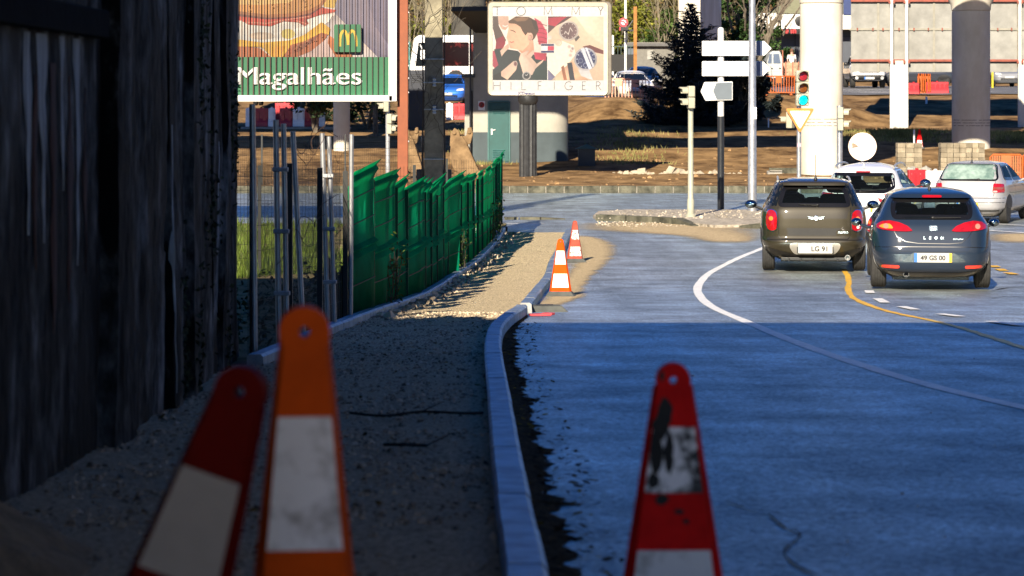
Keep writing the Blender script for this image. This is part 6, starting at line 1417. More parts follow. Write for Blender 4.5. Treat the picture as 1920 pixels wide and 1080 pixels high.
for i in range(6):
    x = P(1722 + i * 4.2, 0, 134.6).x; fence_barrier('orange barrier turned edge on in a stack of six', 1722 + i * 4.2, 134.6, 1.3, .98, gz(x, 134.6), R(84 + random.uniform(-4, 4)), nb=6, panel=False)
blk = mat('block_paver', (.20, .165, .11), rough=.9, var=.2, scale=3, island=.35, col2=(.28, .24, .17))
def pallet(label, u0, u1, us, v0, Y):
    k = Y / F; w_ = (us - u0) * k; h = ZC - (v0 - VH) * k - .24; t = thing('block_pallet', label, 'pallet', (P(u0, 0, Y).x, Y, .24), R(-4), group='pallets of paving blocks'); b = MB(); dp = 1.0
    nz = int((h - .14) / .155); nx = max(2, int(w_ / .2)); ny = 5
    for j in range(nz):
        for i in range(nx):
            for l in range(ny):
                if 0 < i < nx - 1 and 0 < l < ny - 1 and j < nz - 1: continue
                if j == nz - 1 and random.random() < .06: continue
                b.box((w_ * (i + .5) / nx + random.uniform(-.008, .008), dp * (l + .5) / ny + random.uniform(-.008, .008), .14 + .155 * (j + .5)), (w_ / nx - .012, dp / ny - .012, .147))
    b.build('blocks', blk, t, smooth=False); b = MB()
    for x in (.08, w_ / 2, w_ - .08): b.box((x, dp / 2, .04), (.1, dp, .08))
    b.box((w_ / 2, dp / 2, .10), (w_, dp, .03)); b.build('base', mat('pallet_wood', (.24, .17, .10), rough=.9), t, smooth=False)
pallet('pallet of weathered paving blocks left of the wider stack', 1683, 1731, 1729, 261, 86); pallet('wider pallet of paving blocks in front of the shaded pillar', 1764, 1848, 1846, 262, 86)
b = MB(); b.box((0, 0, .3), (1.5, .6, .62), Matrix.Rotation(-.12, 3, 'Z')); o = b.build('concrete_block', concrete, bevel=.03, smooth=False, loc=(P(1718, 0, 82.9).x + .2, 82.9, -.02)); tag(o, 'low pale concrete block at the foot of the block pallets', 'block')
for dx, lab in ((-.35, 'loose pale stone on the low concrete block, left one'), (.1, 'loose pale stone on the low concrete block, right one')):
    b = MB(); b.ell((0, 0, .07), (.16, .12, .1), 10, 7); b.v = [tuple(Vector(q) * (1 + .4 * noise.noise(Vector(q) * 8 + Vector((dx * 9, 0, 0))))) for q in b.v]; tag(b.build('stone', concrete, loc=(P(1718, 0, 82.9).x + .2 + dx, 82.9, .62), smooth=False), lab, 'stone')
def stub(name, label, u, v0, v1, Y, r, m_, cat):
    k = Y / F; x = P(u, 0, Y).x; zb = ZC - (v1 - VH) * k; t = MB(); h = (v1 - v0) * k; t.lathe([(r, -.3), (r, h * .93), (r * .8, h), (0, h)], 10); o = t.build(name, m_, loc=(x, Y, zb)); return tag(o, label, cat)
stub('marker_post', 'slim yellow marker post by the far road', 1861, 135, 164, 140, .045, mat('yellow_post', (.72, .62, .02), rough=.5), 'post'); stub('marker_post', 'short white stub post on the earth bank below the orange stack', 1737, 181, 190, 128, .05, sign_white, 'post'); stub('marker_post', 'thin grey stake beside the small cone', 1714, 243, 262, 104, .035, sign_white, 'post'); stub('marker_post', 'tiny white stake right of the spruce', 1441, 222, 235, 112, .03, sign_white, 'post')
p = P(1097, 309, 100); p.z = gz(p.x, 98); t = thing('utility_box', 'dark low utility box with green pyramid lid on the earth', 'box', (p.x, 98, p.z))
b = MB(); b.box((0, 0, .28), (.62, .5, .66)); b.build('body', black_metal, t, smooth=False); b = MB(); b.add([(-.42, -.35, .6), (.42, -.35, .6), (.42, .35, .6), (-.42, .35, .6), (0, 0, .78)], [(3, 2, 1, 0), (0, 1, 4), (1, 2, 4), (2, 3, 4), (3, 0, 4)]); b.build('lid', mat('green_lid', (.06, .14, .12), rough=.6), t, smooth=False)
p = P(1452, 309, 92); b = MB(); b.box((0, 0, .05), (.5, .4, .1), Matrix.Rotation(.15, 3, 'X')); b.box((.05, .02, .13), (.42, .3, .03)); tag(b.build('concrete_slab', concrete, smooth=False, bevel=.01, loc=(p.x, 92, gz(p.x, 92))), 'broken pale slab lying on the earth left of the pillar', 'slab')
b = MB(); b.box((0, 0, .1), (1.6, .25, .28)); tag(b.build('kerb_stone', kerb_old, smooth=False, bevel=.02, loc=(P(1485, 0, 93).x, 93, gz(9, 93))), 'loose old kerb stone beside the pillar foot', 'kerb stone')
t = thing('ledge', 'low concrete ledge carrying the red and white barriers', 'wall', (P(545, 0, 112).x, 112.4, 0)); b = MB(); b.box((0, 0, .9), (5.0, 1.2, 1.62)); b.box((.6, -.35, 1.45), (4.2, .5, .12)); b.build('slab', concrete, t, smooth=False)
# excavator buckets
clay = mat('muddy_steel', (.16, .095, .04), rough=.85, var=.35, scale=2.5, bump=.5, bscale=20, col2=(.24, .155, .075))
def bucket(label, u0, u1, v0, v1, Y, flip=1):
    k = Y / F; x = P((u0 + u1) / 2, 0, Y).x; zb = gz(x, Y); t = thing('digger_bucket', label, 'digger bucket', (x, Y, zb), group='excavator buckets'); w_ = (u1 - u0) * k; h = ZC - (v0 - VH) * k - zb
    pr = [(-.50, .35), (-.46, .62), (-.30, .78), (-.1, .82), (.02, .70), (.20, .42), (.42, .10), (.62, 0), (-.1, 0), (-.36, .1)]
    b = MB(); b.prism([(a * w_ * .85 * flip, c * h) for a, c in pr], -.5, .5); b.build('shell', clay, t, smooth=False, bevel=.03)
    b = MB()
    for y in (-.3, .1): b.prism([(a * w_ * flip, c * h) for a, c in ((-.42, .6), (-.40, .86), (-.30, .98), (-.18, .93), (-.14, .80), (.02, .82), (.06, .98), (.16, 1.0), (.20, .86), (.14, .66), (.0, .6))], y, y + .14)
    b.tube([(-.3 * w_ * flip, -.36, .88 * h), (-.3 * w_ * flip, .3, .88 * h)], .07, 10); b.tube([(.1 * w_ * flip, -.36, .9 * h), (.1 * w_ * flip, .3, .9 * h)], .07, 10); b.build('lugs', clay, t, smooth=False, bevel=.02)
    for i in range(5): b = MB(); b.box((.66 * w_ * .85 * flip, -.42 + .2 * i, .03), (.22, .08, .06)); b.build('tooth', clay, t, smooth=False)
bucket('muddy excavator bucket between the concrete pole and the kiosk', 838, 908, 238, 312, 92); bucket('muddy excavator bucket half hidden by the orange brown post', 752, 800, 238, 300, 94)
# ------------------------------------------------------------------ bus, truck, far buildings
Y = 150.0; k = Y / F; x0 = P(768, 0, Y).x; zb = 3.55; t = thing('bus', 'white coach with dark reddish windows behind the kiosk', 'bus', (x0, Y, zb)); Lb = 11.5; Hb = P(0, 66, Y).z - zb; zz = lambda v: P(0, v, Y).z - zb
wb = mat('bus_white', (.76, .76, .75), rough=.3, coat=.5, var=.04)
b = MB(); b.prism([(0.05, .35), (0, .9), (.06, 1.5), (.25, Hb - .2), (.5, Hb), (Lb, Hb), (Lb, .35)], 0, 2.5); b.build('body', wb, t, bevel=.06, smooth=False)
rg = mat('bus_glass', (.045, .012, .012), rough=.08, var=.8, scale=.8, col2=(.16, .02, .02), thr=(.5, .6))
b = MB(); b.prism([(.32, zz(124)), (1.3, zz(124)), (1.3, zz(80)), (.5, zz(80))], -.015, .02); b.build('window', glass_dark, t, smooth=False)
for i in range(5): b = MB(); a = 1.4 + i * 2.0; b.prism(rrect(a, zz(124), a + 1.94, zz(79), .08), -.015, .02); b.build('window', rg, t, smooth=False)
b = MB(); b.box((-.02, 1.25, (zz(140) + zz(78)) / 2), (.08, 2.2, zz(78) - zz(140))); b.build('windscreen', mat('teal_glass', (.10, .22, .22), rough=.08), t, smooth=False)
b = MB(); b.prism(rrect(.62, zz(112), .9, zz(94), .06), -.35, -.22); b.tube([(.75, -.28, zz(94)), (.6, -.1, zz(84))], .03, 6); b.build('mirror', wb, t, smooth=False)
b = MB(); b.box((6.5, 1.2, Hb + .08), (2.6, 1.4, .2)); b.box((1.4, 1.2, Hb + .05), (.9, 1.2, .12)); b.build('roof_unit', wb, t, bevel=.04, smooth=False)
b = MB()
for i, s in enumerate(((0, .24), (.16, .24), (.34, .24))):
    for q in stroke([(2.35 + s[0], zz(140)), (2.35 + s[0] + .04, zz(132)), (2.35 + s[0] + .12, zz(132)), (2.35 + s[0] + .1, zz(140)), (2.35 + s[0], zz(140))], .03): b.prism(q, -.012, .0)
b.build('lettering', MATS['sign_red'], t, smooth=False)
b = MB(); b.box((3, -.006, zz(136) - .28), (6, .02, .03)); b.build('trim_line', galv_dull, t, smooth=False)
for y in (2.6, 8.5): wheel(t, y, .1, .48, .28, 1) if False else None
b = MB()
for y in (2.6, 8.6): b.lathe([(.0, -.02), (.28, -.03), (.48, -.02), (.5, .05), (.5, .28), (0, .28)], 24, (y, .0, .48), Matrix.Rotation(R(-90), 3, 'X'))
b.build('wheels', tyre_m, t)
x = P(782, 0, 112).x; t = thing('container', 'dark blue grey steel cabinet behind the orange brown post', 'cabinet', (x, 112, 1.4)); b = MB(); b.box((0, .5, 1.25), (.72, 1.0, 2.9)); b.build('body', mat('cabinet_blue', (.010, .014, .026), rough=.5, var=.1), t, smooth=False, bevel=.02); b = MB()
for i in range(5): b.box((0, -.01, 2.2 + .08 * i), (.5, .02, .03))
b.build('louvre', black_metal, t, smooth=False)
# flatbed truck
Y = 150.0; k = Y / F; x0 = P(1436, 0, Y).x; zb = 3.6; zz = lambda v: P(0, v, Y).z - zb; t = thing('flatbed_truck', 'small white double cab truck with wooden drop sides beyond the arrow boards', 'truck', (x0, Y, zb)); xx = lambda u: (u - 1436) * k
b = MB(); b.prism([(0, .45), (0, zz(122)), (.22, zz(100)), (.4, zz(95.5)), (xx(1462), zz(95.5)), (xx(1469), zz(112)), (xx(1469), .45)], 0, 1.7); b.build('cab', mat('truck_white', (.38, .40, .38), rough=.4, var=.06), t, bevel=.04, smooth=False)
for ua, ub, s in ((1439, 1447, .12), (1450, 1460.5, 0)): b = MB(); b.prism([(xx(ua), zz(119)), (xx(ub) + .1 * (s == 0), zz(119)), (xx(ub), zz(101)), (xx(ua) + s, zz(101))], -.012, .02); b.build('window', mat('truck_glass', (.10, .13, .19), rough=.1), t, smooth=False)
b = MB()
for u in (1448.5, 1461.5): b.box((xx(u), -.004, zz(128)), (.02, .012, 1.2))
b.box((xx(1452), -.006, zz(133)), (1.0, .014, .02)); b.build('panel_gaps', galv_dull, t, smooth=False)
b = MB()
for u in (1449, 1464): b.box((xx(u) - .05, -.03, zz(128)), (.1, .03, .05))
b.build('handle', trim, t, smooth=False)
wdm = mat('drop_side_wood', (.30, .23, .15), rough=.9, var=.3, scale=4)
b = MB()
for i in range(4): b.box((xx(1470) + 1.7, -.02, zz(139) + .19 * i), (3.3, .05, .17)); b.box((xx(1470) + 1.7, 1.75, zz(139) + .19 * i), (3.3, .05, .18))
b.box((xx(1470) + 1.7, .85, zz(138)), (3.3, 1.7, .1)); b.build('drop_side', wdm, t, smooth=False)
b = MB()
for u in (1473, 1486, 1497, 1520): b.box((xx(u), -.06, zz(129)), (.06, .05, .80))
b.tube([(xx(1467.5), 0, zz(140)), (xx(1467.5), 0, zz(95)), (xx(1467.5), 1.7, zz(95)), (xx(1467.5), 1.7, zz(140))], .035, 6); b.build('rack', mat('rack_red', (.30, .10, .06), rough=.7), t, smooth=False)
b = MB()
for y in (.75, 3.3): b.lathe([(0, -.02), (.18, -.03), (.34, -.02), (.36, .04), (.36, .22), (0, .22)], 22, (y, .05, .36), Matrix.Rotation(R(-90), 3, 'X'))
b.box((2.2, .85, .5), (3.6, .8, .25)); b.build('chassis', tyre_m, t)
# person in white shirt beyond the truck bed
def skin_mesh(name, verts, edges, radii, m_, parent):
    me = bpy.data.meshes.new(name); me.from_pydata(verts, edges, []); o = bpy.data.objects.new(name, me); C.objects.link(o); o.parent = parent; me.materials.append(m_)
    md = o.modifiers.new('skin', 'SKIN'); md.use_smooth_shade = True
    for i, r in enumerate(radii): me.skin_vertices[0].data[i].radius = (r, r * .85)
    me.skin_vertices[0].data[0].use_root = True
    s = o.modifiers.new('sub', 'SUBSURF'); s.levels = 1; s.render_levels = 1; return o
xp = P(1484.5, 0, 153).x; t = thing('person', 'person in white shirt and dark jacket standing beyond the truck bed', 'person', (xp, 153, 4.0)); skin_c = mat('skin', (.45, .27, .19), rough=.6)
V_ = [(0, 0, .93), (0, 0, 1.15), (0, 0, 1.38), (0, 0, 1.47), (0, -.01, 1.55), (0, -.015, 1.63), (-.19, 0, 1.38), (-.25, 0, 1.12), (-.2, -.12, .92), (.19, 0, 1.38), (.26, 0, 1.12), (.22, -.12, .92), (-.1, 0, .88), (-.1, 0, .48), (-.1, .02, .07), (-.1, -.14, .04), (.1, 0, .88), (.1, 0, .48), (.1, .02, .07), (.1, -.14, .04), (-.19, -.2, .88), (.21, -.2, .88)]
E_ = [(0, 1), (1, 2), (2, 3), (3, 4), (4, 5), (2, 6), (6, 7), (7, 8), (2, 9), (9, 10), (10, 11), (0, 12), (12, 13), (13, 14), (14, 15), (0, 16), (16, 17), (17, 18), (18, 19), (8, 20), (11, 21)]
skin_mesh('body', V_, E_, [.14, .13, .12, .05, .085, .09, .06, .045, .032, .06, .045, .032, .085, .06, .045, .035, .085, .06, .045, .035, .035, .035], skin_c, t)
skin_mesh('shirt', [(0, 0, .86), (0, 0, 1.15), (0, 0, 1.37), (0, 0, 1.42), (-.19, 0, 1.38), (-.25, 0, 1.14), (.19, 0, 1.38), (.26, 0, 1.14)], [(0, 1), (1, 2), (2, 3), (2, 4), (4, 5), (2, 6), (6, 7)], [.17, .155, .15, .08, .075, .06, .075, .06], mat('white_shirt', (.8, .79, .77), rough=.8), t)
skin_mesh('jacket', [(.16, .03, .85), (.17, .03, 1.1), (.17, .02, 1.36), (.24, 0, 1.36), (.29, 0, 1.12), (.24, -.1, .93)], [(0, 1), (1, 2), (2, 3), (3, 4), (4, 5)], [.1, .1, .09, .08, .065, .05], mat('dark_jacket', (.03, .03, .04), rough=.8), t)
skin_mesh('trousers', [(0, 0, .9), (-.1, 0, .86), (-.1, 0, .48), (-.1, .02, .12), (.1, 0, .86), (.1, 0, .48), (.1, .02, .12)], [(0, 1), (1, 2), (2, 3), (0, 4), (4, 5), (5, 6)], [.15, .11, .085, .075, .11, .085, .075], mat('dark_trousers', (.03, .035, .05), rough=.8), t)
b = MB(); b.ell((0, .02, 1.66), (.115, .13, .12), 14, 9); b.ell((.03, .07, 1.55), (.11, .08, .14), 12, 8); b.build('hair', mat('brown_hair', (.10, .045, .02), rough=.7), t)
b = MB(); b.ell((0, -.115, 1.60), (.016, .025, .022), 8, 6); b.build('nose', skin_c, t)
b = MB(); b.box((0, 0, -.3), (1.6, 1.0, .6)); o = b.build('loading_step', concrete, smooth=False, loc=(xp, 153, 3.99)); tag(o, 'low concrete step carrying the person beyond the truck bed', 'step')
# warehouse behind
Y = 168.0; k = Y / F; x0 = P(1405, 0, Y).x; x1 = P(1760, 0, Y).x; zb = 3.8; t = thing('warehouse', 'building with shade painted into its front, white eaves, red stripe and beige roof', 'building', ((x0 + x1) / 2, Y, zb)); hw = (x1 - x0) / 2; zz = lambda v: P(0, v, Y).z - zb; xx = lambda u: (u - 960) * k - (x0 + x1) / 2
b = MB(); b.box((0, 3, zz(60) / 2), (2 * hw, 6, zz(60) + .6)); b.build('wall', mat('shade_toned_wall', (.055, .065, .085), rough=.7, var=.12, scale=1), t, smooth=False)  # dark wall colour stands in for shade under the eaves
b = MB(); b.box((0, -.6, (zz(26) + zz(56)) / 2), (2 * hw + .4, 1.6, zz(26) - zz(56))); b.build('fascia', mat('fascia_white', (.70, .69, .64), rough=.6, var=.1), t, smooth=False)
b = MB(); b.add([(xx(1452), -1.5, zz(26.5)), (hw + .2, -1.5, zz(26.5)), (hw + .2, 3, zz(-14)), (xx(1512), 3, zz(-14)), (xx(1440), 6, zz(26.5)), (hw + .2, 6, zz(26.5))], [(0, 1, 2, 3), (3, 2, 5, 4), (0, 3, 4)]); b.build('roof', mat('beige_roof', (.22, .22, .13), rough=.8, var=.12), t, smooth=False)
b = MB(); b.box((xx(1475), -1.44, zz(60)), (62 * k, .04, 10 * k)); b.build('sign_band', lens_black, t, smooth=False); 
for u, w_ in ((1459, 7), (1471, 5), (1483, 10)): b = MB(); b.box((xx(u), -1.48, zz(60)), (w_ * k, .04, 7 * k)); b.build('red_panel', mat('sign_red', (.55, .03, .03)), t, smooth=False)
b = MB(); b.lathe([(8.5 * k, 0), (8.5 * k, .12), (4 * k, .14), (0, .14)], 24, (xx(1494), -1.45, zz(40)), Matrix.Rotation(R(90), 3, 'X')); b.build('round_sign', lens_black, t)
b = MB(); b.box((xx(1491), -.03, zz(105)), (.07, .05, 2.8)); b.box((xx(1590), -.03, zz(60)), (34 * k, .05, 20 * k)); b.build('downpipe', lens_black, t, smooth=False)
b = MB(); b.box((xx(1588), -1.46, zz(14)), (24 * k, .06, 30 * k)); b.build('blue_sign', mat('deep_blue', (.012, .03, .12), rough=.5), t, smooth=False)
Y = 146.0; k = Y / F; x0 = P(1176, 0, Y).x; t = thing('low_building', 'low grey rendered wall building behind the spruce', 'building', (x0, Y, 3.4)); zz = lambda v: P(0, v, Y).z - 3.4
b = MB(); b.box((1.3, 1.5, zz(86) / 2), (2.6, 3, zz(86) + .4)); b.build('wall', mat('grey_render', (.16, .155, .14), rough=.9, var=.12), t, smooth=False); b = MB(); b.box((1.3, 1.4, zz(84)), (2.9, 3.4, .16)); b.build('coping', mat('coping', (.10, .10, .10), rough=.9), t, smooth=False); b = MB(); b.box((.25, -.03, zz(86) / 2), (.5, .08, zz(86))); b.build('pilaster', mat('blue_grey_pier', (.10, .12, .15), rough=.9), t, smooth=False); b = MB(); b.box((1.25, -.02, zz(103)), (.3, .05, .5)); b.build('panel', mat('pale_panel', (.28, .28, .26), rough=.8), t, smooth=False)
b = MB()
x = P(1152, 0, 140).x
t = thing('railing', 'dark railing with pale mesh left of the low grey building', 'railing', (x, 140, 3.3)); zz = lambda v: P(0, v, 140).z - 3.3
for i in range(9): b.box((-.5 + .17 * i, 0, (zz(88) + zz(102)) / 2), (.03, .03, zz(88) - zz(102)))
b.box((.15, 0, zz(87)), (1.6, .05, .05)); b.build('bars', mat('railing_green', (.03, .06, .05), rough=.6), t, smooth=False); b = MB(); b.box((.15, .1, zz(118)), (1.9, .2, 32 * 140 / F)); b.build('dark_base', lens_black, t, smooth=False)
# ------------------------------------------------------------------ vegetation
def leaf(name, c1, c2, isl=.5, tr=.25): return mat(name, c1, rough=.65, var=.25, scale=.9, col2=c2, island=isl, trans=tr, spec=.3, detail=3)
L_yel = leaf('leaf_yellow_green', (.10, .135, .014), (.26, .26, .04)); L_grn = leaf('leaf_green', (.03, .07, .012), (.08, .13, .025)); L_drk = leaf('leaf_dark', (.012, .026, .010), (.03, .055, .016), tr=.1); L_spr = leaf('spruce_needles', (.008, .014, .016), (.020, .030, .032), .5, .0); L_olv = leaf('leaf_olive_brown', (.07, .07, .025), (.15, .13, .05)); L_con = leaf('cedar_needles', (.016, .045, .012), (.05, .095, .022), .6, .1)
bark = mat('bark', (.10, .08, .06), rough=.95, var=.3, scale=6, col2=(.18, .15, .11)); bark_pale = mat('pale_bark', (.16, .135, .09), rough=.95, var=.25, scale=3)
def quad(b, p, s, asp=.5):
    M = Matrix.Rotation(random.uniform(0, 6.28), 3, 'Z') @ Matrix.Rotation(random.uniform(-1.3, 1.3), 3, 'X') @ Matrix.Rotation(random.uniform(0, 6.28), 3, 'Z')
    b.add([p + M @ Vector(q) * s for q in ((-1, 0, 0), (0, -asp, .1), (1, 0, 0), (0, asp, .1))], [(0, 1, 2, 3)])
def limb(b, p, d, L, r, depth, tips, spread=.7, kids=3):
    pts = [Vector(p)]; dd = Vector(d).normalized()
    for i in range(4): dd = (dd + Vector((random.uniform(-.18, .18), random.uniform(-.18, .18), random.uniform(-.02, .16)))).normalized(); pts.append(pts[-1] + dd * L / 4)
    b.tube(pts, [r * (1 - .14 * i) for i in range(5)], 5 if depth else 4, False); tips.append(pts[-1])
    if depth:
        for i in range(kids):
            o = Vector((random.uniform(-1, 1), random.uniform(-1, 1), random.uniform(.0, .9))).normalized(); limb(b, pts[random.choice((2, 3, 4))], dd + o * spread * 1.5, L * random.uniform(.5, .75), r * .5, depth - 1, tips, spread, kids)
def broad(name, label, cat, loc, h, rad, lm, n=1500, ls=.14, bk=bark, group=None, seed=1, squash=1.0, low=.25):
    random.seed(seed); t = thing(name, label, cat, loc, group=group); b = MB(); tips = []
    for i in range(4): limb(b, (0, 0, -.1), (random.uniform(-.5, .5), random.uniform(-.5, .5), 1), h * .55, .035 * h ** .7, 2, tips)
    b.build('trunk', bk, t)
    b = MB(); cl = []
    for i in range(int(14 + rad * 5)):
        q = Vector((random.gauss(0, .5), random.gauss(0, .5), random.uniform(low, 1))); zz_ = q.z; f = (1 - (max(0, zz_ - .45) / .58) ** 2) ** .5 if zz_ < 1.02 else .2
        cl.append((Vector((q.x * rad * f * squash, q.y * rad * f, zz_ * h * .93)), random.uniform(.18, .42) * rad))
    for i in range(n):
        c, r_ = random.choice(cl); d = Vector((random.gauss(0, 1), random.gauss(0, 1), random.gauss(0, .8))).normalized() * r_ * random.random() ** .4; quad(b, c + d, ls * random.uniform(.6, 1.4))
    b.build('crown', lm, t, fix=False, smooth=False); return t
def bare(label, loc, h, seed, bk=bark_pale, group='bare trees on the slope', n=3):
    random.seed(seed); t = thing('bare_tree', label, 'tree', loc, group=group); b = MB(); tips = []
    for i in range(n): limb(b, (0, 0, -.2), (random.uniform(-.35, .35), random.uniform(-.3, .3), 1), h * .6, .07, 3, tips, .55, 3)
    b.build('trunk', bk, t); return t
def at(u, Y, dz=0): x = P(u, 0, Y).x; return Vector((x, Y, gz(x, Y) + dz))
# spruce
random.seed(5); p = at(1296, 114.5); t = thing('spruce_tree', 'dark bluish spruce with drooping branches left of the arrow boards', 'tree', p); h = P(0, 12, 114.5).z - p.z
b = MB(); b.tube([(0, 0, -.2), (0, 0, h * .5), (.05, 0, h)], [.11, .07, .012], 8); b.build('trunk', bark, t)
b = MB(); z = .2
while z < h:
    f = 1 - z / h; rad = 2.65 * f ** .74 + .05; nb = max(4, int(11 * f + 4)); ph = random.random() * 6
    for i in range(nb):
        a = ph + 6.283 * i / nb + random.uniform(-.2, .2); L = rad * random.uniform(.55, 1.15); d = Vector((math.cos(a), math.sin(a), 0)); n = max(5, int(L * 20))
        for j in range(n):
            s = (j + .5) / n; c = Vector((0, 0, z)) + d * L * s + Vector((0, 0, -.28 * L * s + .34 * L * s ** 3 + .1 * (1 - f) * s))
            wdt = .30 * (1 - s) ** .6 * min(1, L) + .06
            for q in range(4): quad(b, c + Vector((random.uniform(-wdt, wdt), random.uniform(-wdt, wdt), random.uniform(-.07, .05))), random.uniform(.07, .14), .26)
            if random.random() < .5: e = d * .22 + Vector((random.uniform(-.2, .2), random.uniform(-.2, .2), random.uniform(-.02, .1))); b.add([c, c + e * .5 + Vector((0, 0, .02)), c + e, c + e * .5 - Vector((0, 0, .03))], [(0, 1, 2, 3)])
    z += .15 + .06 * f
b.build('crown', L_spr, t, fix=False, smooth=False)
broad('conifer_shrub', 'dark loose conifer shrub right of the spruce, behind the lamp mast', 'shrub', at(1380, 115.5), 3.1, 1.45, L_spr, 6500, .15, seed=11, low=.05)
broad('conifer_shrub', 'narrow dark shrub touching the white truck cab', 'shrub', at(1420, 116), 1.9, .75, L_spr, 1800, .13, seed=12, low=.05)
broad('conifer_shrub', 'low dark shrub filling the foot of the spruce', 'shrub', at(1340, 115), 3.0, 1.5, L_spr, 4500, .15, seed=13, low=.02)
# cedar-like trees and slope woods
broad('cedar_tree', 'tall sunlit green conifer behind the arrow boards', 'tree', at(1398, 138), 6.8, 1.4, L_con, 4200, .13, seed=21, low=.1)
broad('cedar_tree', 'darker green conifer right of the angular pillar', 'tree', at(1372, 142), 6.2, 1.6, L_con, 3400, .13, seed=22, low=.1)
broad('cedar_tree', 'green conifer with hanging branches left of the beige roof', 'tree', at(1428, 160), 7.0, 1.5, L_con, 3000, .13, seed=23, low=.2)
specs = []
lab_y = ['yellow green bush on the slope above the bus, beside the orange post', 'rounded yellow green bush between concrete pole and shaded pillar', 'bright yellow green bush above the low grey building', 'olive bush just right of the no turn sign post', 'leafy bush left of the angular pillar, above the spruce tip', 'pale yellow bush behind the no turn sign']
for i, (u, Y, h, r_, m_) in enumerate(((780, 163, 3.6, 2.0, L_yel), (838, 164, 3.6, 1.8, L_yel), (1205, 158, 4.4, 2.1, L_yel), (1180, 164, 5.0, 2.2, L_yel), (1250, 155, 4.6, 1.9, L_grn), (1158, 160, 4.6, 2.0, L_yel))): broad('slope_bush', lab_y[i], 'bush', at(u, Y), h, r_, m_, 2600, .15, seed=31 + i, low=.02, group='bushes on the wooded slope')
lab_b = ['pale bare tree rising between orange post and concrete pole', 'bare tree right of the concrete pole', 'bare tree above the kiosk canopy', 'bare twiggy tree above the no turn sign', 'bare tree with fine twigs left of the angular pillar', 'bare tree behind the beige roof', 'thin bare tree left of the bus roof']
for i, (u, Y, h) in enumerate(((790, 158, 8), (842, 160, 8), (900, 162, 8), (1165, 165, 7), (1262, 148, 6), (1470, 176, 7), (770, 166, 7))): bare(lab_b[i], at(u, Y), h, 51 + i)
# the wood behind: one mass
random.seed(77); b = MB()
for i in range(230):
    u = random.uniform(420, 1720); Y = random.uniform(170, 205); p = at(u, Y); h = random.uniform(2.5, 5.5); r_ = random.uniform(1.0, 2.0)
    for j in range(70):
        d = Vector((random.gauss(0, .5) * r_, random.gauss(0, .5) * r_, h * random.random())); quad(b, p + d, random.uniform(.16, .36))
b.build('w', L_olv, None, fix=False, smooth=False); o = bpy.data.objects['w']; o.name = 'woodland'; struct(o, 'stuff', 'olive brown winter wood covering the slope')
b = MB(); tips = []
for i in range(60):
    p = at(random.uniform(420, 1720), random.uniform(168, 190)); pts = [p]
    for j in range(4): pts.append(pts[-1] + Vector((random.uniform(-.3, .3), 0, random.uniform(1, 1.8))))
    b.tube(pts, [.09, .075, .06, .04, .015], 4, False)
    for j in range(5): q = pts[random.choice((2, 3, 4))]; b.tube([q, q + Vector((random.uniform(-.7, .7), random.uniform(-.3, .3), random.uniform(.3, 1.2))), q + Vector((random.uniform(-1.2, 1.2), random.uniform(-.3, .3), random.uniform(.9, 2)))], [.035, .02, .006], 4, False)
o = b.build('woodland_stems', bark_pale, fix=False); struct(o, 'stuff', 'pale bare stems standing in the winter wood')
# dark shrubs and palm below the hoarding
broad('dark_bush', 'dark leafy bush over the right end of the barrier row', 'bush', at(592, 110.5), 2.5, 1.0, L_drk, 1800, .09, seed=61, low=.35); broad('dark_bush', 'tall dark bush right of the slim grey column', 'bush', at(688, 113), 3.6, 1.25, L_drk, 2600, .1, seed=62, low=.02); broad('dark_bush', 'dark bush behind the slim grey column', 'bush', at(640, 116), 3.6, 1.2, L_drk, 2200, .1, seed=63, low=.02)
random.seed(9); p = at(704, 109); t = thing('fan_palm', 'small fan palm with pale fronds beside the shaded signal post', 'palm', p); b = MB(); b.tube([(0, 0, -.1), (0, 0, 1.3)], [.11, .09], 8); b.build('trunk', bark, t); b = MB()
for i in range(13):
    a = random.uniform(0, 6.28); el = random.uniform(-.3, 1.2); d = Vector((math.cos(a) * math.cos(el), math.sin(a) * math.cos(el), math.sin(el))); c = Vector((0, 0, 1.3)) + d * .5; b.tube([(0, 0, 1.25), c], .012, 4); s = d.orthogonal().normalized(); up = d.cross(s)
    for j in range(17):
        q = R(-100 + 200 * j / 16); e = (d * math.cos(q) + s * math.sin(q)); b.add([c, c + e * .22 + up * .012, c + e * .46, c + e * .22 - up * .012 + Vector((0, 0, .012))], [(0, 1, 2, 3)])
b.build('fronds', leaf('palm_frond', (.05, .07, .03), (.10, .13, .06)), t, fix=False, smooth=False)
# creepers and weeds at the green fence
for k, (y, n, lab) in enumerate(((31, 120, 'bare bramble with small leaves behind the first green panels'), (43.5, 170, 'thin creeper climbing the middle of the green fence'), (52, 160, 'weeds at the far foot of the green fence'), (55.5, 140, 'ivy at the last green panel'))):
    random.seed(80 + k); t = thing('creeper_plant', lab, 'plant', (kl(y) - .2, y, bz(y))); b = MB(); bl = MB()
    for i in range(7):
        pts = [Vector((.13 + random.uniform(-.02, .05), random.uniform(-.5, .5), .05))]
        for j in range(5): pts.append(pts[-1] + Vector((random.uniform(-.03, .03), random.uniform(-.14, .14), random.uniform(.04, .22))))
        b.tube(pts, .005, 4, False)
        for q in pts[1:]:
            for l in range(n // 35): quad(bl, q + Vector((random.gauss(0, .04), random.gauss(0, .08), random.gauss(0, .06))), random.uniform(.02, .045))
    b.build('stems', stem, t); bl.build('leaves', L_grn, t, fix=False, smooth=False)
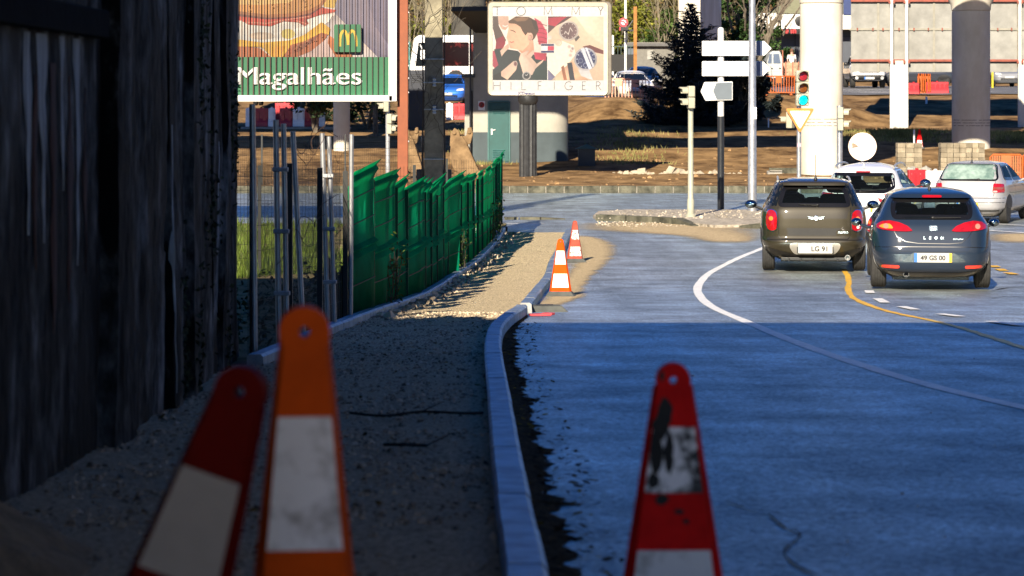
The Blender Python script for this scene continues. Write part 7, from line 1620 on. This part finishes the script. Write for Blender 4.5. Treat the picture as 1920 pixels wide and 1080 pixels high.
# grass on the verge
random.seed(3); gm = leaf('grass_blade', (.07, .12, .015), (.16, .22, .035), .5, .4); b = MB()
for i in range(15000):
    y = 42 + 18.5 * random.random() ** 1.2; x = random.uniform(-6.8 * y / 50, -.35 * 1) ; x = min(x, kl(y) - .4)
    if noise.noise(Vector((x * .5, y * .3, 2))) < -.28: continue
    h = random.uniform(.08, .26) * (1 + .6 * noise.noise(Vector((x * .8, y * .5, 8)))); a = random.uniform(0, 3.14); w_ = .014; dx, dy = math.cos(a) * w_, math.sin(a) * w_; l = Vector((random.gauss(0, .05), random.gauss(0, .05), h)); p = Vector((x, y, bz(y) + .02))
    b.add([p + Vector((-dx, -dy, 0)), p + Vector((dx, dy, 0)), p + l], [(0, 1, 2)])
struct(b.build('grass', gm, fix=False, smooth=False), 'stuff', 'bright green grass on the verge behind the wire mesh')
b = MB()
for i in range(5200):
    u = random.choice((random.gauss(1180, 40), random.gauss(1700, 30), random.gauss(1640, 60), random.gauss(1900, 40), random.gauss(900, 30), random.uniform(1550, 1920))); Y = random.uniform(107, 112.5) if u > 1500 else random.uniform(98, 112)
    x = P(u, 0, Y).x; h = random.uniform(.05, .2); p = Vector((x, Y, gz(x, Y))); b.add([p + Vector((-.02, 0, 0)), p + Vector((.02, 0, 0)), p + Vector((random.gauss(0, .05), 0, h))], [(0, 1, 2)])
struct(b.build('grass', leaf('dry_grass', (.16, .16, .04), (.28, .25, .09), .4, .3), fix=False, smooth=False), 'stuff', 'thin dry grass on the earth bank')
random.seed(4); b = MB()
for i in range(2600):
    y = random.uniform(22, 43); x = kl(y) - random.uniform(.3, 2.2); s = random.uniform(.02, .06); quad(b, Vector((x, y, bz(y) + random.uniform(.03, .55) * random.random())), s)
struct(b.build('undergrowth', L_drk, fix=False, smooth=False), 'stuff', 'dark brambles and weeds on the shaded verge')
# unseen slab added to shade the spruce
t = thing('viaduct', 'short unseen concrete slab added above the spruce to shade it', 'viaduct', (0, 0, 0)); b = MB(); b.prism([(2.4, 99.6), (7.4, 99.6), (7.4, 110), (2.4, 110)], 9.35, 9.9, 'z'); b.build('deck', deck_m, t, smooth=False)
